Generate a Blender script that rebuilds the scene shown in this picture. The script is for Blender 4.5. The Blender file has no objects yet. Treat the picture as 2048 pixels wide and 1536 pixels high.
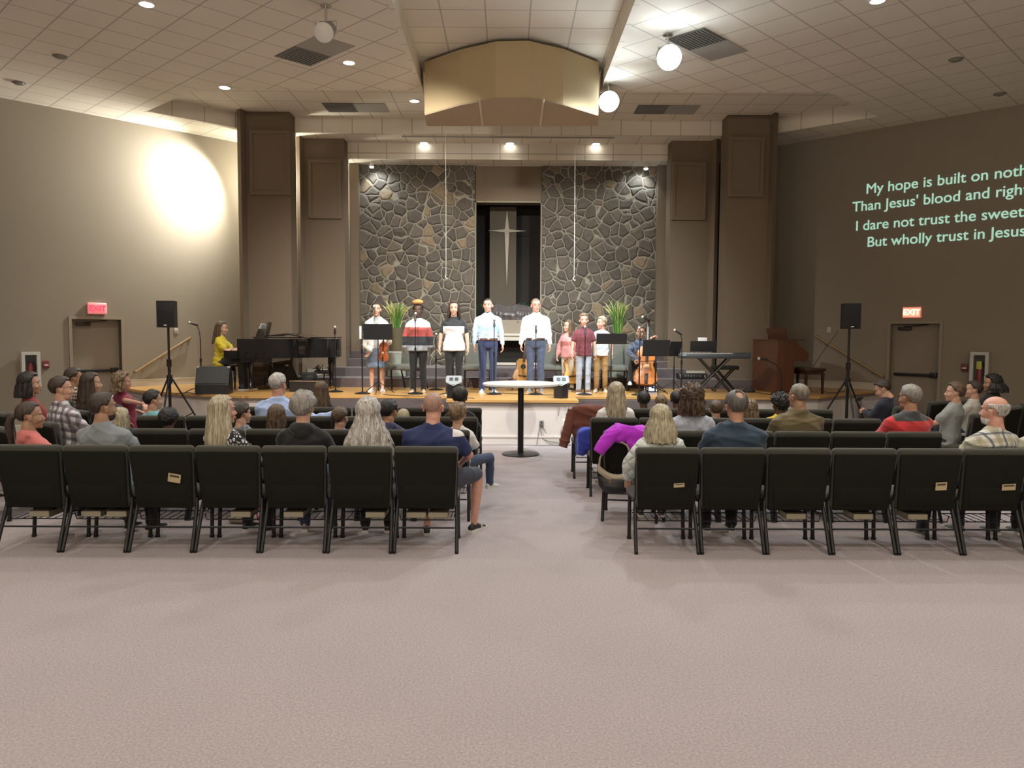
import bpy, bmesh, math, random
import numpy as np
from math import sin, cos, pi, radians, sqrt, atan2
from mathutils import Vector, Matrix, noise
random.seed(7)
SC = bpy.context.scene
COL = SC.collection
R = radians

# ---------------------------------------------------------------- camera
F = 1560.0; HC = 1.85
PIT = math.atan(103 / F); YAW = math.atan(10 / F); ROL = 0.0052
cd = bpy.data.cameras.new('camera'); cam = bpy.data.objects.new('camera', cd); COL.objects.link(cam)
cd.sensor_width = 36.0; cd.lens = F / 2048 * 36.0; cd.clip_start = 0.05; cd.clip_end = 200
cam.matrix_world = (Matrix.Translation((0, 0, HC)) @ Matrix.Rotation(-YAW, 4, 'Z') @ Matrix.Rotation(pi / 2 - PIT, 4, 'X')
                    @ Matrix.Rotation(ROL, 4, 'Z'))
SC.camera = cam
# ---------------------------------------------------------------- world, view
w = bpy.data.worlds.new('world'); SC.world = w; w.use_nodes = True
w.node_tree.nodes['Background'].inputs[0].default_value = (1.0, 0.93, 0.85, 1)
w.node_tree.nodes['Background'].inputs[1].default_value = 0.02
SC.view_settings.view_transform = 'Standard'; SC.view_settings.look = 'None'
SC.view_settings.exposure = 0.14; SC.view_settings.gamma = 1.0
SC.view_settings.use_curve_mapping = False
try:
    SC.cycles.use_denoising = True; SC.cycles.sample_clamp_indirect = 4.0
    SC.cycles.max_bounces = 8; SC.cycles.diffuse_bounces = 5
except Exception: pass

LIT = 1.0
def lamp(kind, name, loc, power, color=(1, .9, .78), aim=None, size=.1, spot=R(110), blend=.6, sy=None):
    l = bpy.data.lights.new(name, kind); l.energy = power * LIT; l.color = color
    o = bpy.data.objects.new(name, l); COL.objects.link(o); o.location = loc
    if kind == 'SPOT': l.spot_size = spot; l.spot_blend = blend; l.shadow_soft_size = size
    elif kind == 'POINT': l.shadow_soft_size = size
    elif kind == 'AREA':
        l.size = size
        if sy: l.shape = 'RECTANGLE'; l.size_y = sy
    if aim is not None:
        o.rotation_euler = (Vector(aim) - Vector(loc)).to_track_quat('-Z', 'Y').to_euler()
    return o
WARM = (1, .87, .72); NEU = (1, .93, .84); COOL = (.86, .95, 1.0)
HW = 5.9; HR = 6.2          # heights of the wing ceiling and of the raised coffer
# recessed downlights: (x, y, z of the ceiling, watts)
DOWN = [(-4.95, 9.78, HW, 260), (-2.55, 12.0, HW, 200), (-5.0, 13.0, HW, 200), (-1.75, 14.0, HR, 200),
        (4.9, 9.7, HW, 260), (-1.85, 16.6, HW, 90), (.06, 16.6, HW, 90), (1.95, 16.6, HW, 90)]
HIDDEN = [(x, y, HW, 200 if abs(x) < 5 else 110) for x in (-7.2, -3.6, 3.6, 7.2) for y in (7.5, 4.0, .4)] + [(0, y, HR, 190) for y in (8.0, 4.6, 1.0)]
for (x, y, z, p) in DOWN + HIDDEN:
    lamp('SPOT', 'downlight_lamp', (x, y, z - .04), p, NEU, aim=(x, y, 0), size=.09, spot=R(130), blend=.8)
# stage floods hanging under the ceiling
FLOODS = [((2.05, 10.85, 5.62), 1150, COOL), ((1.72, 13.0, 5.55), 800, COOL), ((-2.5, 10.2, 5.6), 1050, NEU)]
for i_, (p, e, c) in enumerate(FLOODS):
    lamp('SPOT', 'flood_lamp', (p[0], p[1] + .12, p[2] - .12), e, c, aim=(p[0] * .3, 15.2, 1.4), size=.09, spot=R(95), blend=.8)
    if i_ < 2: lamp('SPOT', 'flood_front_lamp', (p[0], p[1] - .28, p[2] - .16), 330, c, aim=(p[0] * .8, 4.0, 0), size=.09, spot=R(140), blend=.9)
# fill lamps added above the audience to soften shadows on the singers
for x in (-2.6, 2.7): lamp('SPOT', 'front_fill_lamp', (x, 5.6, 5.7), 900, NEU, aim=(x * .4, 14.4, 1.5), size=.09, spot=R(36), blend=.7)
# wall washer hidden behind the left front pier, and the lights in the slots between the piers
lamp('SPOT', 'pier_flood_lamp', (-5.75, 16.35, 5.15), 1100, (1, .97, .88), aim=(-6.9, 15.9, 4.5), size=.1, spot=R(150), blend=1.0)
lamp('POINT', 'slot_lamp', (-5.0, 16.75, 5.0), 110, (1, .95, .78), size=.1)
lamp('POINT', 'slot_lamp', (-4.05, 17.7, 4.9), 60, (1, .95, .78), size=.1)
# unseen fill lamps added behind the camera to lift the ceiling
for (x, y) in ((-9, -4.2), (-3, -4.2), (3, -4.2), (9, -4.2)):
    lamp('POINT', 'rear_fill_lamp', (x, y, 4.2), 300, WARM, size=.2)
# the two small spots that graze the stone wall
lamp('SPOT', 'stone_spot_lamp', (-2.98, 17.45, 5.50), 45, COOL, aim=(-2.55, 17.75, 3.6), size=.04, spot=R(120), blend=.7)
lamp('SPOT', 'stone_spot_lamp', (3.02, 17.45, 5.50), 45, COOL, aim=(2.6, 17.75, 3.6), size=.04, spot=R(120), blend=.7)

# ---------------------------------------------------------------- measuring: a pixel of the 2048x1536 picture -> a point of the room
def ray(px, py):
    x = px - 1024; y = -(py - 768)
    x, y = x * cos(ROL) - y * sin(ROL), x * sin(ROL) + y * cos(ROL)
    f = F * cos(PIT) + y * sin(PIT); u = y * cos(PIT) - F * sin(PIT)
    return Vector((x * cos(YAW) + f * sin(YAW), f * cos(YAW) - x * sin(YAW), u))
def atY(px, py, Y):
    r = ray(px, py); t = Y / r.y; return Vector((r.x * t, Y, HC + r.z * t))
def atZ(px, py, z):
    r = ray(px, py); t = (z - HC) / r.z; return Vector((r.x * t, r.y * t, z))
def atW(px, py, W):         # where the ray meets a vertical wall through W[0], W[1]
    r = ray(px, py); (x0, y0), (x1, y1) = W; dx, dy = x1 - x0, y1 - y0
    t = (x0 * dy - y0 * dx) / (r.x * dy - r.y * dx); return Vector((r.x * t, r.y * t, HC + r.z * t))

# ---------------------------------------------------------------- materials
MATS = {}
def mat(name, col, rough=.6, metal=0.0, bump=0.0, bscale=40.0, var=0.0, vscale=6.0, emit=None, es=1.0, coat=0.0, stretch=None, spec=None, alpha=None, sheen=0.0):
    if name in MATS: return MATS[name]
    m = bpy.data.materials.new(name); m.use_nodes = True; nt = m.node_tree; N = nt.nodes; L = nt.links
    b = N['Principled BSDF']; b.inputs['Base Color'].default_value = (*col, 1); b.inputs['Roughness'].default_value = rough
    b.inputs['Metallic'].default_value = metal
    if coat: b.inputs['Coat Weight'].default_value = coat
    if spec is not None: b.inputs['Specular IOR Level'].default_value = spec
    if sheen: b.inputs['Sheen Weight'].default_value = sheen
    if emit: b.inputs['Emission Color'].default_value = (*emit, 1); b.inputs['Emission Strength'].default_value = es
    if bump or var:
        tc = N.new('ShaderNodeTexCoord'); mp = N.new('ShaderNodeMapping'); L.new(tc.outputs['Object'], mp.inputs[0])
        if stretch: mp.inputs['Scale'].default_value = stretch
    if var:
        n = N.new('ShaderNodeTexNoise'); n.inputs['Scale'].default_value = vscale; n.inputs['Detail'].default_value = 4
        L.new(mp.outputs[0], n.inputs[0])
        r = N.new('ShaderNodeValToRGB'); r.color_ramp.elements[0].position = .3; r.color_ramp.elements[1].position = .7
        r.color_ramp.elements[0].color = (*[c * (1 - var) for c in col], 1)
        r.color_ramp.elements[1].color = (*[min(1, c * (1 + var)) for c in col], 1)
        L.new(n.outputs[0], r.inputs[0]); L.new(r.outputs[0], b.inputs['Base Color'])
    if bump:
        n = N.new('ShaderNodeTexNoise'); n.inputs['Scale'].default_value = bscale; n.inputs['Detail'].default_value = 3
        L.new(mp.outputs[0], n.inputs[0])
        bp = N.new('ShaderNodeBump'); bp.inputs['Strength'].default_value = bump; bp.inputs['Distance'].default_value = .01
        L.new(n.outputs[0], bp.inputs['Height']); L.new(bp.outputs[0], b.inputs['Normal'])
    MATS[name] = m
    return m
def nodes_of(m): return m.node_tree.nodes, m.node_tree.links, m.node_tree.nodes['Principled BSDF']
def mth(N, L, op, a, b=None, c=None):
    n = N.new('ShaderNodeMath'); n.operation = op
    for i, v in enumerate((a, b, c)):
        if v is None: continue
        if isinstance(v, (int, float)): n.inputs[i].default_value = v
        else: L.new(v, n.inputs[i])
    return n.outputs[0]
def mix(N, L, fac, a, b, mode='MIX'):
    n = N.new('ShaderNodeMix'); n.data_type = 'RGBA'; n.blend_type = mode
    if isinstance(fac, (int, float)): n.inputs[0].default_value = fac
    else: L.new(fac, n.inputs[0])
    for i, v in ((6, a), (7, b)):
        if isinstance(v, tuple): n.inputs[i].default_value = (*v, 1)
        else: L.new(v, n.inputs[i])
    return n.outputs[2]
def xyz(N, L, rot=0.0, scale=(1, 1, 1)):
    tc = N.new('ShaderNodeTexCoord'); mp = N.new('ShaderNodeMapping'); L.new(tc.outputs['Object'], mp.inputs[0])
    mp.inputs['Rotation'].default_value = (0, 0, rot); mp.inputs['Scale'].default_value = scale
    s = N.new('ShaderNodeSeparateXYZ'); L.new(mp.outputs[0], s.inputs[0]); return s.outputs[0], s.outputs[1], s.outputs[2], mp.outputs[0]

def tile_mat(name, rot, ax=('x', 'y'), sz=(.61, .61), off=(0., 0.), lw=.018, second=1.0):
    m = mat(name, (.74, .69, .60), .85); N, L, b = nodes_of(m)
    x, y, z, v = xyz(N, L, rot); d = dict(x=x, y=y, z=z)
    def line(s, size, o):
        f = mth(N, L, 'FRACT', mth(N, L, 'ADD', mth(N, L, 'DIVIDE', s, size), o + 100.0))
        e = mth(N, L, 'ABSOLUTE', mth(N, L, 'SUBTRACT', f, .5))
        return mth(N, L, 'GREATER_THAN', e, .5 - lw / size / 2 * 1.2)
    a = line(d[ax[0]], sz[0], off[0]); bb = mth(N, L, 'MULTIPLY', line(d[ax[1]], sz[1], off[1]), second)
    g = mth(N, L, 'MAXIMUM', a, bb)
    n = N.new('ShaderNodeTexNoise'); n.inputs['Scale'].default_value = 1.1; L.new(v, n.inputs[0])
    base = mix(N, L, n.outputs[0], (.70, .65, .55), (.80, .75, .645))
    L.new(mix(N, L, mth(N, L, 'MULTIPLY', g, .8), base, (.40, .365, .31)), b.inputs['Base Color'])
    n2 = N.new('ShaderNodeTexNoise'); n2.inputs['Scale'].default_value = 90; L.new(v, n2.inputs[0])
    bp = N.new('ShaderNodeBump'); bp.inputs['Strength'].default_value = .35; bp.inputs['Distance'].default_value = .01
    L.new(n2.outputs[0], bp.inputs['Height']); L.new(bp.outputs[0], b.inputs['Normal'])
    return m
def carpet_mat(name, c1, c2):
    m = mat(name, c1, .95, sheen=.2); N, L, b = nodes_of(m)
    x, y, z, v = xyz(N, L)
    n = N.new('ShaderNodeTexNoise'); n.inputs['Scale'].default_value = 75; n.inputs['Detail'].default_value = 5; n.inputs['Roughness'].default_value = .75; L.new(v, n.inputs[0])
    r = N.new('ShaderNodeValToRGB'); r.color_ramp.elements[0].position = .36; r.color_ramp.elements[1].position = .64
    r.color_ramp.elements[0].color = (*c1, 1); r.color_ramp.elements[1].color = (*c2, 1); L.new(n.outputs[0], r.inputs[0])
    w = N.new('ShaderNodeTexNoise'); w.inputs['Scale'].default_value = 1.3; L.new(v, w.inputs[0])
    L.new(mix(N, L, mth(N, L, 'MULTIPLY', w.outputs[0], .35), r.outputs[0], tuple(c * .8 for c in c1)), b.inputs['Base Color'])
    bp = N.new('ShaderNodeBump'); bp.inputs['Strength'].default_value = .6; bp.inputs['Distance'].default_value = .012
    L.new(n.outputs[0], bp.inputs['Height']); L.new(bp.outputs[0], b.inputs['Normal'])
    return m
def stone_mat():
    m = mat('field_stone', (.15, .13, .11), .8); N, L, b = nodes_of(m)
    x, y, z, v = xyz(N, L)
    dn = N.new('ShaderNodeTexNoise'); dn.inputs['Scale'].default_value = 2.2; dn.inputs['Detail'].default_value = 2; L.new(v, dn.inputs[0])
    vm = N.new('ShaderNodeVectorMath'); vm.operation = 'MULTIPLY_ADD'; L.new(dn.outputs['Color'], vm.inputs[0]); vm.inputs[1].default_value = (.17, .17, .17); L.new(v, vm.inputs[2])
    e = N.new('ShaderNodeTexVoronoi'); e.feature = 'DISTANCE_TO_EDGE'; e.inputs['Scale'].default_value = 4.2; L.new(vm.outputs[0], e.inputs['Vector'])
    c = N.new('ShaderNodeTexVoronoi'); c.inputs['Scale'].default_value = 4.2; L.new(vm.outputs[0], c.inputs['Vector'])
    cr = N.new('ShaderNodeValToRGB'); el = cr.color_ramp.elements
    el[0].color = (.060, .048, .036, 1); el[1].color = (.19, .14, .085, 1); el[1].position = .97
    for p, k in ((.25, (.088, .072, .053)), (.5, (.068, .056, .045)), (.75, (.112, .092, .068)), (.92, (.082, .067, .052))):
        q = el.new(p); q.color = (*k, 1)
    sp = N.new('ShaderNodeSeparateColor'); L.new(c.outputs['Color'], sp.inputs[0]); L.new(sp.outputs[0], cr.inputs[0])
    n = N.new('ShaderNodeTexNoise'); n.inputs['Scale'].default_value = 14; n.inputs['Detail'].default_value = 6; L.new(v, n.inputs[0])
    st = mix(N, L, .35, cr.outputs[0], n.outputs[0], 'OVERLAY')
    mr = N.new('ShaderNodeMapRange'); mr.inputs['From Min'].default_value = .016; mr.inputs['From Max'].default_value = .042; L.new(e.outputs['Distance'], mr.inputs['Value'])
    L.new(mix(N, L, mr.outputs[0], (.24, .22, .165), st), b.inputs['Base Color'])
    mr2 = N.new('ShaderNodeMapRange'); mr2.inputs['From Min'].default_value = .02; mr2.inputs['From Max'].default_value = .16; L.new(e.outputs['Distance'], mr2.inputs['Value'])
    h = mth(N, L, 'ADD', mth(N, L, 'MULTIPLY', mr2.outputs[0], 1.0), mth(N, L, 'MULTIPLY', n.outputs[0], .4))
    bp = N.new('ShaderNodeBump'); bp.inputs['Strength'].default_value = 1.0; bp.inputs['Distance'].default_value = .022
    L.new(h, bp.inputs['Height']); L.new(bp.outputs[0], b.inputs['Normal'])
    return m
def wood_mat(name, c1, c2, plank=.0, rough=.35, axis=0, coat=.0):
    m = mat(name, c1, rough, coat=coat); N, L, b = nodes_of(m)
    sc = [14, 14, 14]; sc[axis] = 1.2
    x, y, z, v = xyz(N, L, 0, tuple(sc))
    n = N.new('ShaderNodeTexNoise'); n.inputs['Scale'].default_value = 1.6; n.inputs['Detail'].default_value = 5; n.inputs['Distortion'].default_value = .6; L.new(v, n.inputs[0])
    col = mix(N, L, n.outputs[0], c1, c2)
    if plank:
        x, y, z, v = xyz(N, L)
        s = (x, y, z)[1 if axis == 0 else 0]; q = mth(N, L, 'DIVIDE', s, plank)
        wn = N.new('ShaderNodeTexWhiteNoise'); wn.noise_dimensions = '1D'; L.new(mth(N, L, 'FLOOR', q), wn.inputs['W'])
        col = mix(N, L, mth(N, L, 'MULTIPLY', wn.outputs[0], .35), col, tuple(c * .62 for c in c1))
        ln = mth(N, L, 'LESS_THAN', mth(N, L, 'FRACT', mth(N, L, 'ADD', q, 50.0)), .05)
        col = mix(N, L, mth(N, L, 'MULTIPLY', ln, .6), col, tuple(c * .35 for c in c1))
    L.new(col, b.inputs['Base Color']); return m
def plaid_mat(name, base, bands, rot=0.0):
    # bands: (axis, period, width, offset, colour, strength); laid over one another
    m = mat(name, base, .85, sheen=.2); N, L, b = nodes_of(m)
    x, y, z, v = xyz(N, L); rgb = N.new('ShaderNodeRGB'); rgb.outputs[0].default_value = (*base, 1); col = rgb.outputs[0]
    u = mth(N, L, 'ADD', x, mth(N, L, 'MULTIPLY', y, .55))
    for ax, per, wd, off, c, k in bands:
        s = {'x': u, 'z': mth(N, L, 'ADD', z, mth(N, L, 'MULTIPLY', y, .3))}[ax]
        f = mth(N, L, 'FRACT', mth(N, L, 'ADD', mth(N, L, 'DIVIDE', s, per), off + 20.0))
        col = mix(N, L, mth(N, L, 'MULTIPLY', mth(N, L, 'LESS_THAN', f, wd), k), col, c)
    L.new(col, b.inputs['Base Color'])
    n = N.new('ShaderNodeTexNoise'); n.inputs['Scale'].default_value = 18; L.new(v, n.inputs[0])
    bp = N.new('ShaderNodeBump'); bp.inputs['Strength'].default_value = .4; bp.inputs['Distance'].default_value = .01; L.new(n.outputs[0], bp.inputs['Height']); L.new(bp.outputs[0], b.inputs['Normal'])
    return m
def band_mat(name, stops):      # stops: (z, colour), constant from each z upwards
    m = mat(name, stops[0][1], .85, sheen=.2); N, L, b = nodes_of(m)
    x, y, z, v = xyz(N, L); rgb = N.new('ShaderNodeRGB'); rgb.outputs[0].default_value = (*stops[0][1], 1); col = rgb.outputs[0]
    for zz, c in stops[1:]: col = mix(N, L, mth(N, L, 'GREATER_THAN', z, zz), col, c)
    L.new(col, b.inputs['Base Color']); return m
def hair_mat(name, c1, c2):
    m = mat(name, c1, .55); N, L, b = nodes_of(m)
    x, y, z, v = xyz(N, L, 0, (70, 70, 5))
    n = N.new('ShaderNodeTexNoise'); n.inputs['Scale'].default_value = 1.2; n.inputs['Detail'].default_value = 4; n.inputs['Distortion'].default_value = .8; L.new(v, n.inputs[0])
    r = N.new('ShaderNodeValToRGB'); r.color_ramp.elements[0].position = .35; r.color_ramp.elements[1].position = .66
    r.color_ramp.elements[0].color = (*c1, 1); r.color_ramp.elements[1].color = (*c2, 1); L.new(n.outputs[0], r.inputs[0]); L.new(r.outputs[0], b.inputs['Base Color'])
    bp = N.new('ShaderNodeBump'); bp.inputs['Strength'].default_value = .8; bp.inputs['Distance'].default_value = .006; L.new(n.outputs[0], bp.inputs['Height']); L.new(bp.outputs[0], b.inputs['Normal'])
    return m

WALL = mat('taupe_wall_paint', (.245, .212, .162), .9, bump=.08, bscale=120, var=.03, vscale=.8)
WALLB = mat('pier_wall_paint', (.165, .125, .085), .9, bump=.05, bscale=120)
FASC = mat('pale_stage_front_paint', (.62, .58, .55), .85, bump=.05, bscale=90)
TRIMW = mat('cream_trim_paint', (.50, .465, .385), .5)
DOORM = mat('door_paint', (.235, .195, .145), .55)
FRAMEM = mat('door_frame_paint', (.27, .225, .165), .5)
CARPET = carpet_mat('mauve_carpet', (.262, .226, .234), (.468, .410, .412))
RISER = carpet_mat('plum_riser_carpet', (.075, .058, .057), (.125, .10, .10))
STONE = stone_mat()
STAGEW = wood_mat('honey_stage_boards', (.62, .36, .12), (.44, .235, .07), plank=.083, rough=.32, coat=.15)
BLACK = mat('black_plastic', (.012, .012, .013), .45)
BMET = mat('black_metal', (.014, .014, .015), .38, metal=.3)
PIANO = mat('black_piano_lacquer', (.006, .006, .007), .12, coat=.6)
CHROME = mat('chrome', (.75, .75, .75), .18, metal=1)
GRILLE = mat('grey_mic_grille', (.55, .55, .52), .35, metal=.8, bump=.5, bscale=300)
NEARBLK = mat('dark_niche_slot_tone', (.022, .018, .015), .95)  # near-black for the niche; in the right slots it stands for shade

# ---------------------------------------------------------------- geometry accumulator
class G:
    def __init__(s): s.v = []; s.f = []; s.m = []; s.mi = 0
    def add(s, vs, fs, M=None):
        n = len(s.v)
        s.v += [tuple(M @ Vector(v)) if M is not None else tuple(v) for v in vs]
        s.f += [tuple(i + n for i in f) for f in fs]; s.m += [s.mi] * len(fs); return s
    def box(s, a, b, M=None):
        (x0, y0, z0), (x1, y1, z1) = a, b
        return s.add([(x0, y0, z0), (x1, y0, z0), (x1, y1, z0), (x0, y1, z0), (x0, y0, z1), (x1, y0, z1), (x1, y1, z1), (x0, y1, z1)],
                     [(0, 3, 2, 1), (4, 5, 6, 7), (0, 1, 5, 4), (1, 2, 6, 5), (2, 3, 7, 6), (3, 0, 4, 7)], M)
    def rbox(s, c, sz, r=.02, k=2, M=None, fn=None):
        h = [max(q / 2 - r, 1e-4) for q in sz]; vs = []; lon = []; lat = []
        for q in range(4):
            for i in range(k + 1): lon.append((q * pi / 2 + i * pi / 2 / k, (1 if q in (0, 3) else -1, 1 if q < 2 else -1)))
        for q in (-1, 1):
            for i in range(k + 1): lat.append((-pi / 2 + i * pi / 2 / k + (pi / 2 if q > 0 else 0), q))
        for la, qz in lat:
            for lo, (sx, sy) in lon:
                p = (c[0] + sx * h[0] + r * cos(la) * cos(lo), c[1] + sy * h[1] + r * cos(la) * sin(lo), c[2] + qz * h[2] + r * sin(la))
                vs.append(fn(p) if fn else p)
        n = len(lon); fs = []
        for j in range(len(lat) - 1):
            for i in range(n): fs.append((j * n + i, j * n + (i + 1) % n, (j + 1) * n + (i + 1) % n, (j + 1) * n + i))
        fs.append(tuple(range(n))[::-1]); fs.append(tuple((len(lat) - 1) * n + i for i in range(n)))
        return s.add(vs, fs, M)
    def loft(s, rings, M=None, cap=True, close=False):
        n = len(rings[0]); vs = [p for r in rings for p in r]; fs = []; m = len(rings)
        for j in range(m if close else m - 1):
            a, b = j * n, ((j + 1) % m) * n
            for i in range(n): fs.append((a + i, a + (i + 1) % n, b + (i + 1) % n, b + i))
        if cap and not close: fs.append(tuple(range(n))[::-1]); fs.append(tuple((m - 1) * n + i for i in range(n)))
        return s.add(vs, fs, M)
    def cyl(s, p0, p1, r0, r1=None, n=12, M=None):
        r1 = r0 if r1 is None else r1; p0, p1 = Vector(p0), Vector(p1); return s.tube([p0, p1], [r0, r1], n, M)
    def tube(s, path, r, n=8, M=None, cap=True, close=False, flat=1.0):
        path = [Vector(p) for p in path]; m = len(path)
        rr = r if isinstance(r, (list, tuple)) else [r] * m; rings = []; u = None
        for i, p in enumerate(path):
            if close: d = path[(i + 1) % m] - path[i - 1]
            else: d = path[min(i + 1, m - 1)] - path[max(i - 1, 0)]
            d = d.normalized() if d.length > 1e-9 else Vector((0, 0, 1))
            if u is None: u = d.orthogonal().normalized()
            u = (u - d * u.dot(d)); u = u.normalized() if u.length > 1e-6 else d.orthogonal().normalized(); v = d.cross(u)
            rings.append([p + (u * cos(a) + v * sin(a) * flat) * rr[i] for a in [2 * pi * k / n for k in range(n)]])
        return s.loft(rings, M, cap, close)
    def caps(s, p0, p1, r0, r1, n=14, k=4, M=None):
        p0, p1 = Vector(p0), Vector(p1); d = (p1 - p0); L = d.length; d = d / L if L > 1e-6 else Vector((0, 0, 1))
        pa = []; rr = []
        for i in range(k + 1):
            a = -pi / 2 + (pi / 2) * i / k; pa.append(p0 + d * sin(a) * r0); rr.append(max(r0 * cos(a), .001))
        for i in range(k + 1):
            a = (pi / 2) * i / k; pa.append(p1 + d * sin(a) * r1); rr.append(max(r1 * cos(a), .001))
        return s.tube(pa, rr, n, M)
    def sph(s, c, r, n=16, m=10, M=None, fn=None):
        r = (r, r, r) if isinstance(r, (int, float)) else r; vs = []; fs = []
        for j in range(m + 1):
            la = -pi / 2 + pi * j / m; 
            for i in range(n):
                lo = 2 * pi * i / n; d = (max(cos(la), 1e-4) * cos(lo), max(cos(la), 1e-4) * sin(lo), sin(la)); k = fn(d) if fn else 1.0
                vs.append((c[0] + r[0] * d[0] * k, c[1] + r[1] * d[1] * k, c[2] + r[2] * d[2] * k))
        for j in range(m):
            for i in range(n): fs.append((j * n + i, j * n + (i + 1) % n, (j + 1) * n + (i + 1) % n, (j + 1) * n + i))
        fs.append(tuple(range(n))[::-1]); fs.append(tuple(m * n + i for i in range(n)))
        return s.add(vs, fs, M)
    def prism(s, poly, z0, z1, M=None):
        n = len(poly); vs = [(x, y, z0) for x, y in poly] + [(x, y, z1) for x, y in poly]
        return s.add(vs, [tuple(range(n))[::-1], tuple(range(n, 2 * n))] + [(i, (i + 1) % n, n + (i + 1) % n, n + i) for i in range(n)], M)
    def lathe(s, prof, n=24, c=(0, 0, 0), M=None):
        return s.loft([[(c[0] + r * cos(2 * pi * i / n), c[1] + r * sin(2 * pi * i / n), c[2] + z) for i in range(n)] for r, z in prof], M)
    def mesh(s, name):
        me = bpy.data.meshes.new(name); me.from_pydata(s.v, [], s.f); me.update(); return me
def finish(me, mats, smooth=True, ang=38):
    for m in (mats if isinstance(mats, (list, tuple)) else [mats]): me.materials.append(m)
    if smooth:
        me.polygons.foreach_set('use_smooth', [True] * len(me.polygons))
        try: me.set_sharp_from_angle(angle=R(ang))
        except Exception: pass
    me.update()
def obj(name, g, mats, parent=None, label=None, smooth=True, ang=38):
    me = g.mesh(name) if isinstance(g, G) else g
    if isinstance(g, G) and max(g.m or [0]): me.polygons.foreach_set('material_index', g.m)
    if isinstance(g, G):
        bm = bmesh.new(); bm.from_mesh(me); bmesh.ops.recalc_face_normals(bm, faces=bm.faces); bm.to_mesh(me); bm.free()
    finish(me, mats, smooth, ang); o = bpy.data.objects.new(name, me); COL.objects.link(o)
    if parent: o.parent = parent
    if label: o['label'] = label
    return o
def tag(o, label, cat, group=None, kind=None):
    o['label'] = label; o['category'] = cat
    if group: o['group'] = group
    if kind: o['kind'] = kind
    return o
def thing(name, label, cat, loc=(0, 0, 0), rz=0.0, group=None):
    o = bpy.data.objects.new(name, None); COL.objects.link(o); o.empty_display_size = .1
    o.location = loc; o.rotation_euler = (0, 0, rz); return tag(o, label, cat, group)
def struct(name, g, m, parent=None, smooth=False):
    o = obj(name, g, m, parent, smooth=smooth)
    if not parent: o['kind'] = 'structure'
    return o
def kids(o): return KID.get(o.name, [])
def dup(root, loc=None, rz=None, label=None, group=None):
    r = root.copy(); COL.objects.link(r)
    if loc is not None: r.location = loc
    if rz is not None: r.rotation_euler = (0, 0, rz)
    if label: r['label'] = label
    if group: r['group'] = group
    for ch in list(root.children):
        c = ch.copy(); COL.objects.link(c); c.parent = r
        for g in list(ch.children):
            d = g.copy(); COL.objects.link(d); d.parent = c
    return r
def remesh(g, voxel, it=5, fac=.5, fn=None):
    me = g.mesh('tmp'); ob = bpy.data.objects.new('tmp', me); COL.objects.link(ob)
    m = ob.modifiers.new('r', 'REMESH'); m.mode = 'VOXEL'; m.voxel_size = voxel
    if it: q = ob.modifiers.new('s', 'SMOOTH'); q.iterations = it; q.factor = fac
    dg = bpy.context.evaluated_depsgraph_get(); out = bpy.data.meshes.new_from_object(ob.evaluated_get(dg))
    bpy.data.objects.remove(ob); bpy.data.meshes.remove(me)
    out.materials.clear()
    if fn: fn(out)
    return out
def mesh_np(me):
    n = len(me.vertices); co = np.empty(n * 3, np.float32); me.vertices.foreach_get('co', co); return co.reshape(-1, 3)
def set_np(me, co): me.vertices.foreach_set('co', co.astype(np.float32).ravel()); me.update()
# ================================================================ THE ROOM
LW = ((-8.88, 13.98), (-5.83, 17.13)); RW = ((9.05, 13.94), (5.82, 17.12))
def wall_slab(name, p, q, z0, z1, th, m, side):
    # vertical slab along p-q; side=+1 puts the thickness to the left of p->q
    p, q = Vector(p), Vector(q); d = (q - p).normalized(); n = Vector((-d.y, d.x)) * side * th
    g = G(); g.prism([tuple(p), tuple(q), tuple(q + n), tuple(p + n)], z0, z1); return struct(name, g, m)
dl = (Vector(LW[1]) - Vector(LW[0])).normalized(); dr = (Vector(RW[1]) - Vector(RW[0])).normalized()
L0 = Vector(LW[0]) - dl * 6.0; L1 = Vector(LW[1]) + dl * 1.6
R0 = Vector(RW[0]) - dr * 6.0; R1 = Vector(RW[1]) + dr * 1.6
def along(W, d, t): return (W[0][0] + d.x * t, W[0][1] + d.y * t)
# floor
g = G(); g.box((-15, -5, -.1), (15, 20.5, 0)); struct('floor', g, CARPET)
# diagonal side walls with door openings
DL = [atW(145, 700, LW), atW(243, 700, LW)]; DR = [atW(1780, 700, RW), atW(1878, 700, RW)]
tl = sorted((Vector(p.xy) - L0).dot(dl) for p in DL); tr = sorted((Vector(p.xy) - R0).dot(dr) for p in DR)
DH = 2.06
def wall_with_door(name, A, B, d, t0, t1, side):
    g = G(); n = Vector((-d.y, d.x)) * side * .22
    def seg(a, b, z0, z1):
        p, q = A + d * a, A + d * b; g.prism([tuple(p), tuple(q), tuple(q + n), tuple(p + n)], z0, z1)
    Ln = (B - A).length
    seg(0, t0, 0, 6.3); seg(t1, Ln, 0, 6.3); seg(t0, t1, DH, 6.3)
    return struct(name, g, WALL)
wall_with_door('wall_left', L0, L1, dl, tl[0], tl[1], 1)
wall_with_door('wall_right', R0, R1, dr, tr[0], tr[1], -1)
for s, A in ((-1, L0), (1, R0)):
    g = G(); g.box((A.x - .2 if s < 0 else A.x, -5, 0), (A.x if s < 0 else A.x + .2, A.y + .1, 6.3)); struct('wall_left_rear' if s < 0 else 'wall_right_rear', g, WALL)
g = G(); g.box((-15, -5.2, 0), (15, -5, 6.3)); struct('wall_rear', g, WALL)
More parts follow.
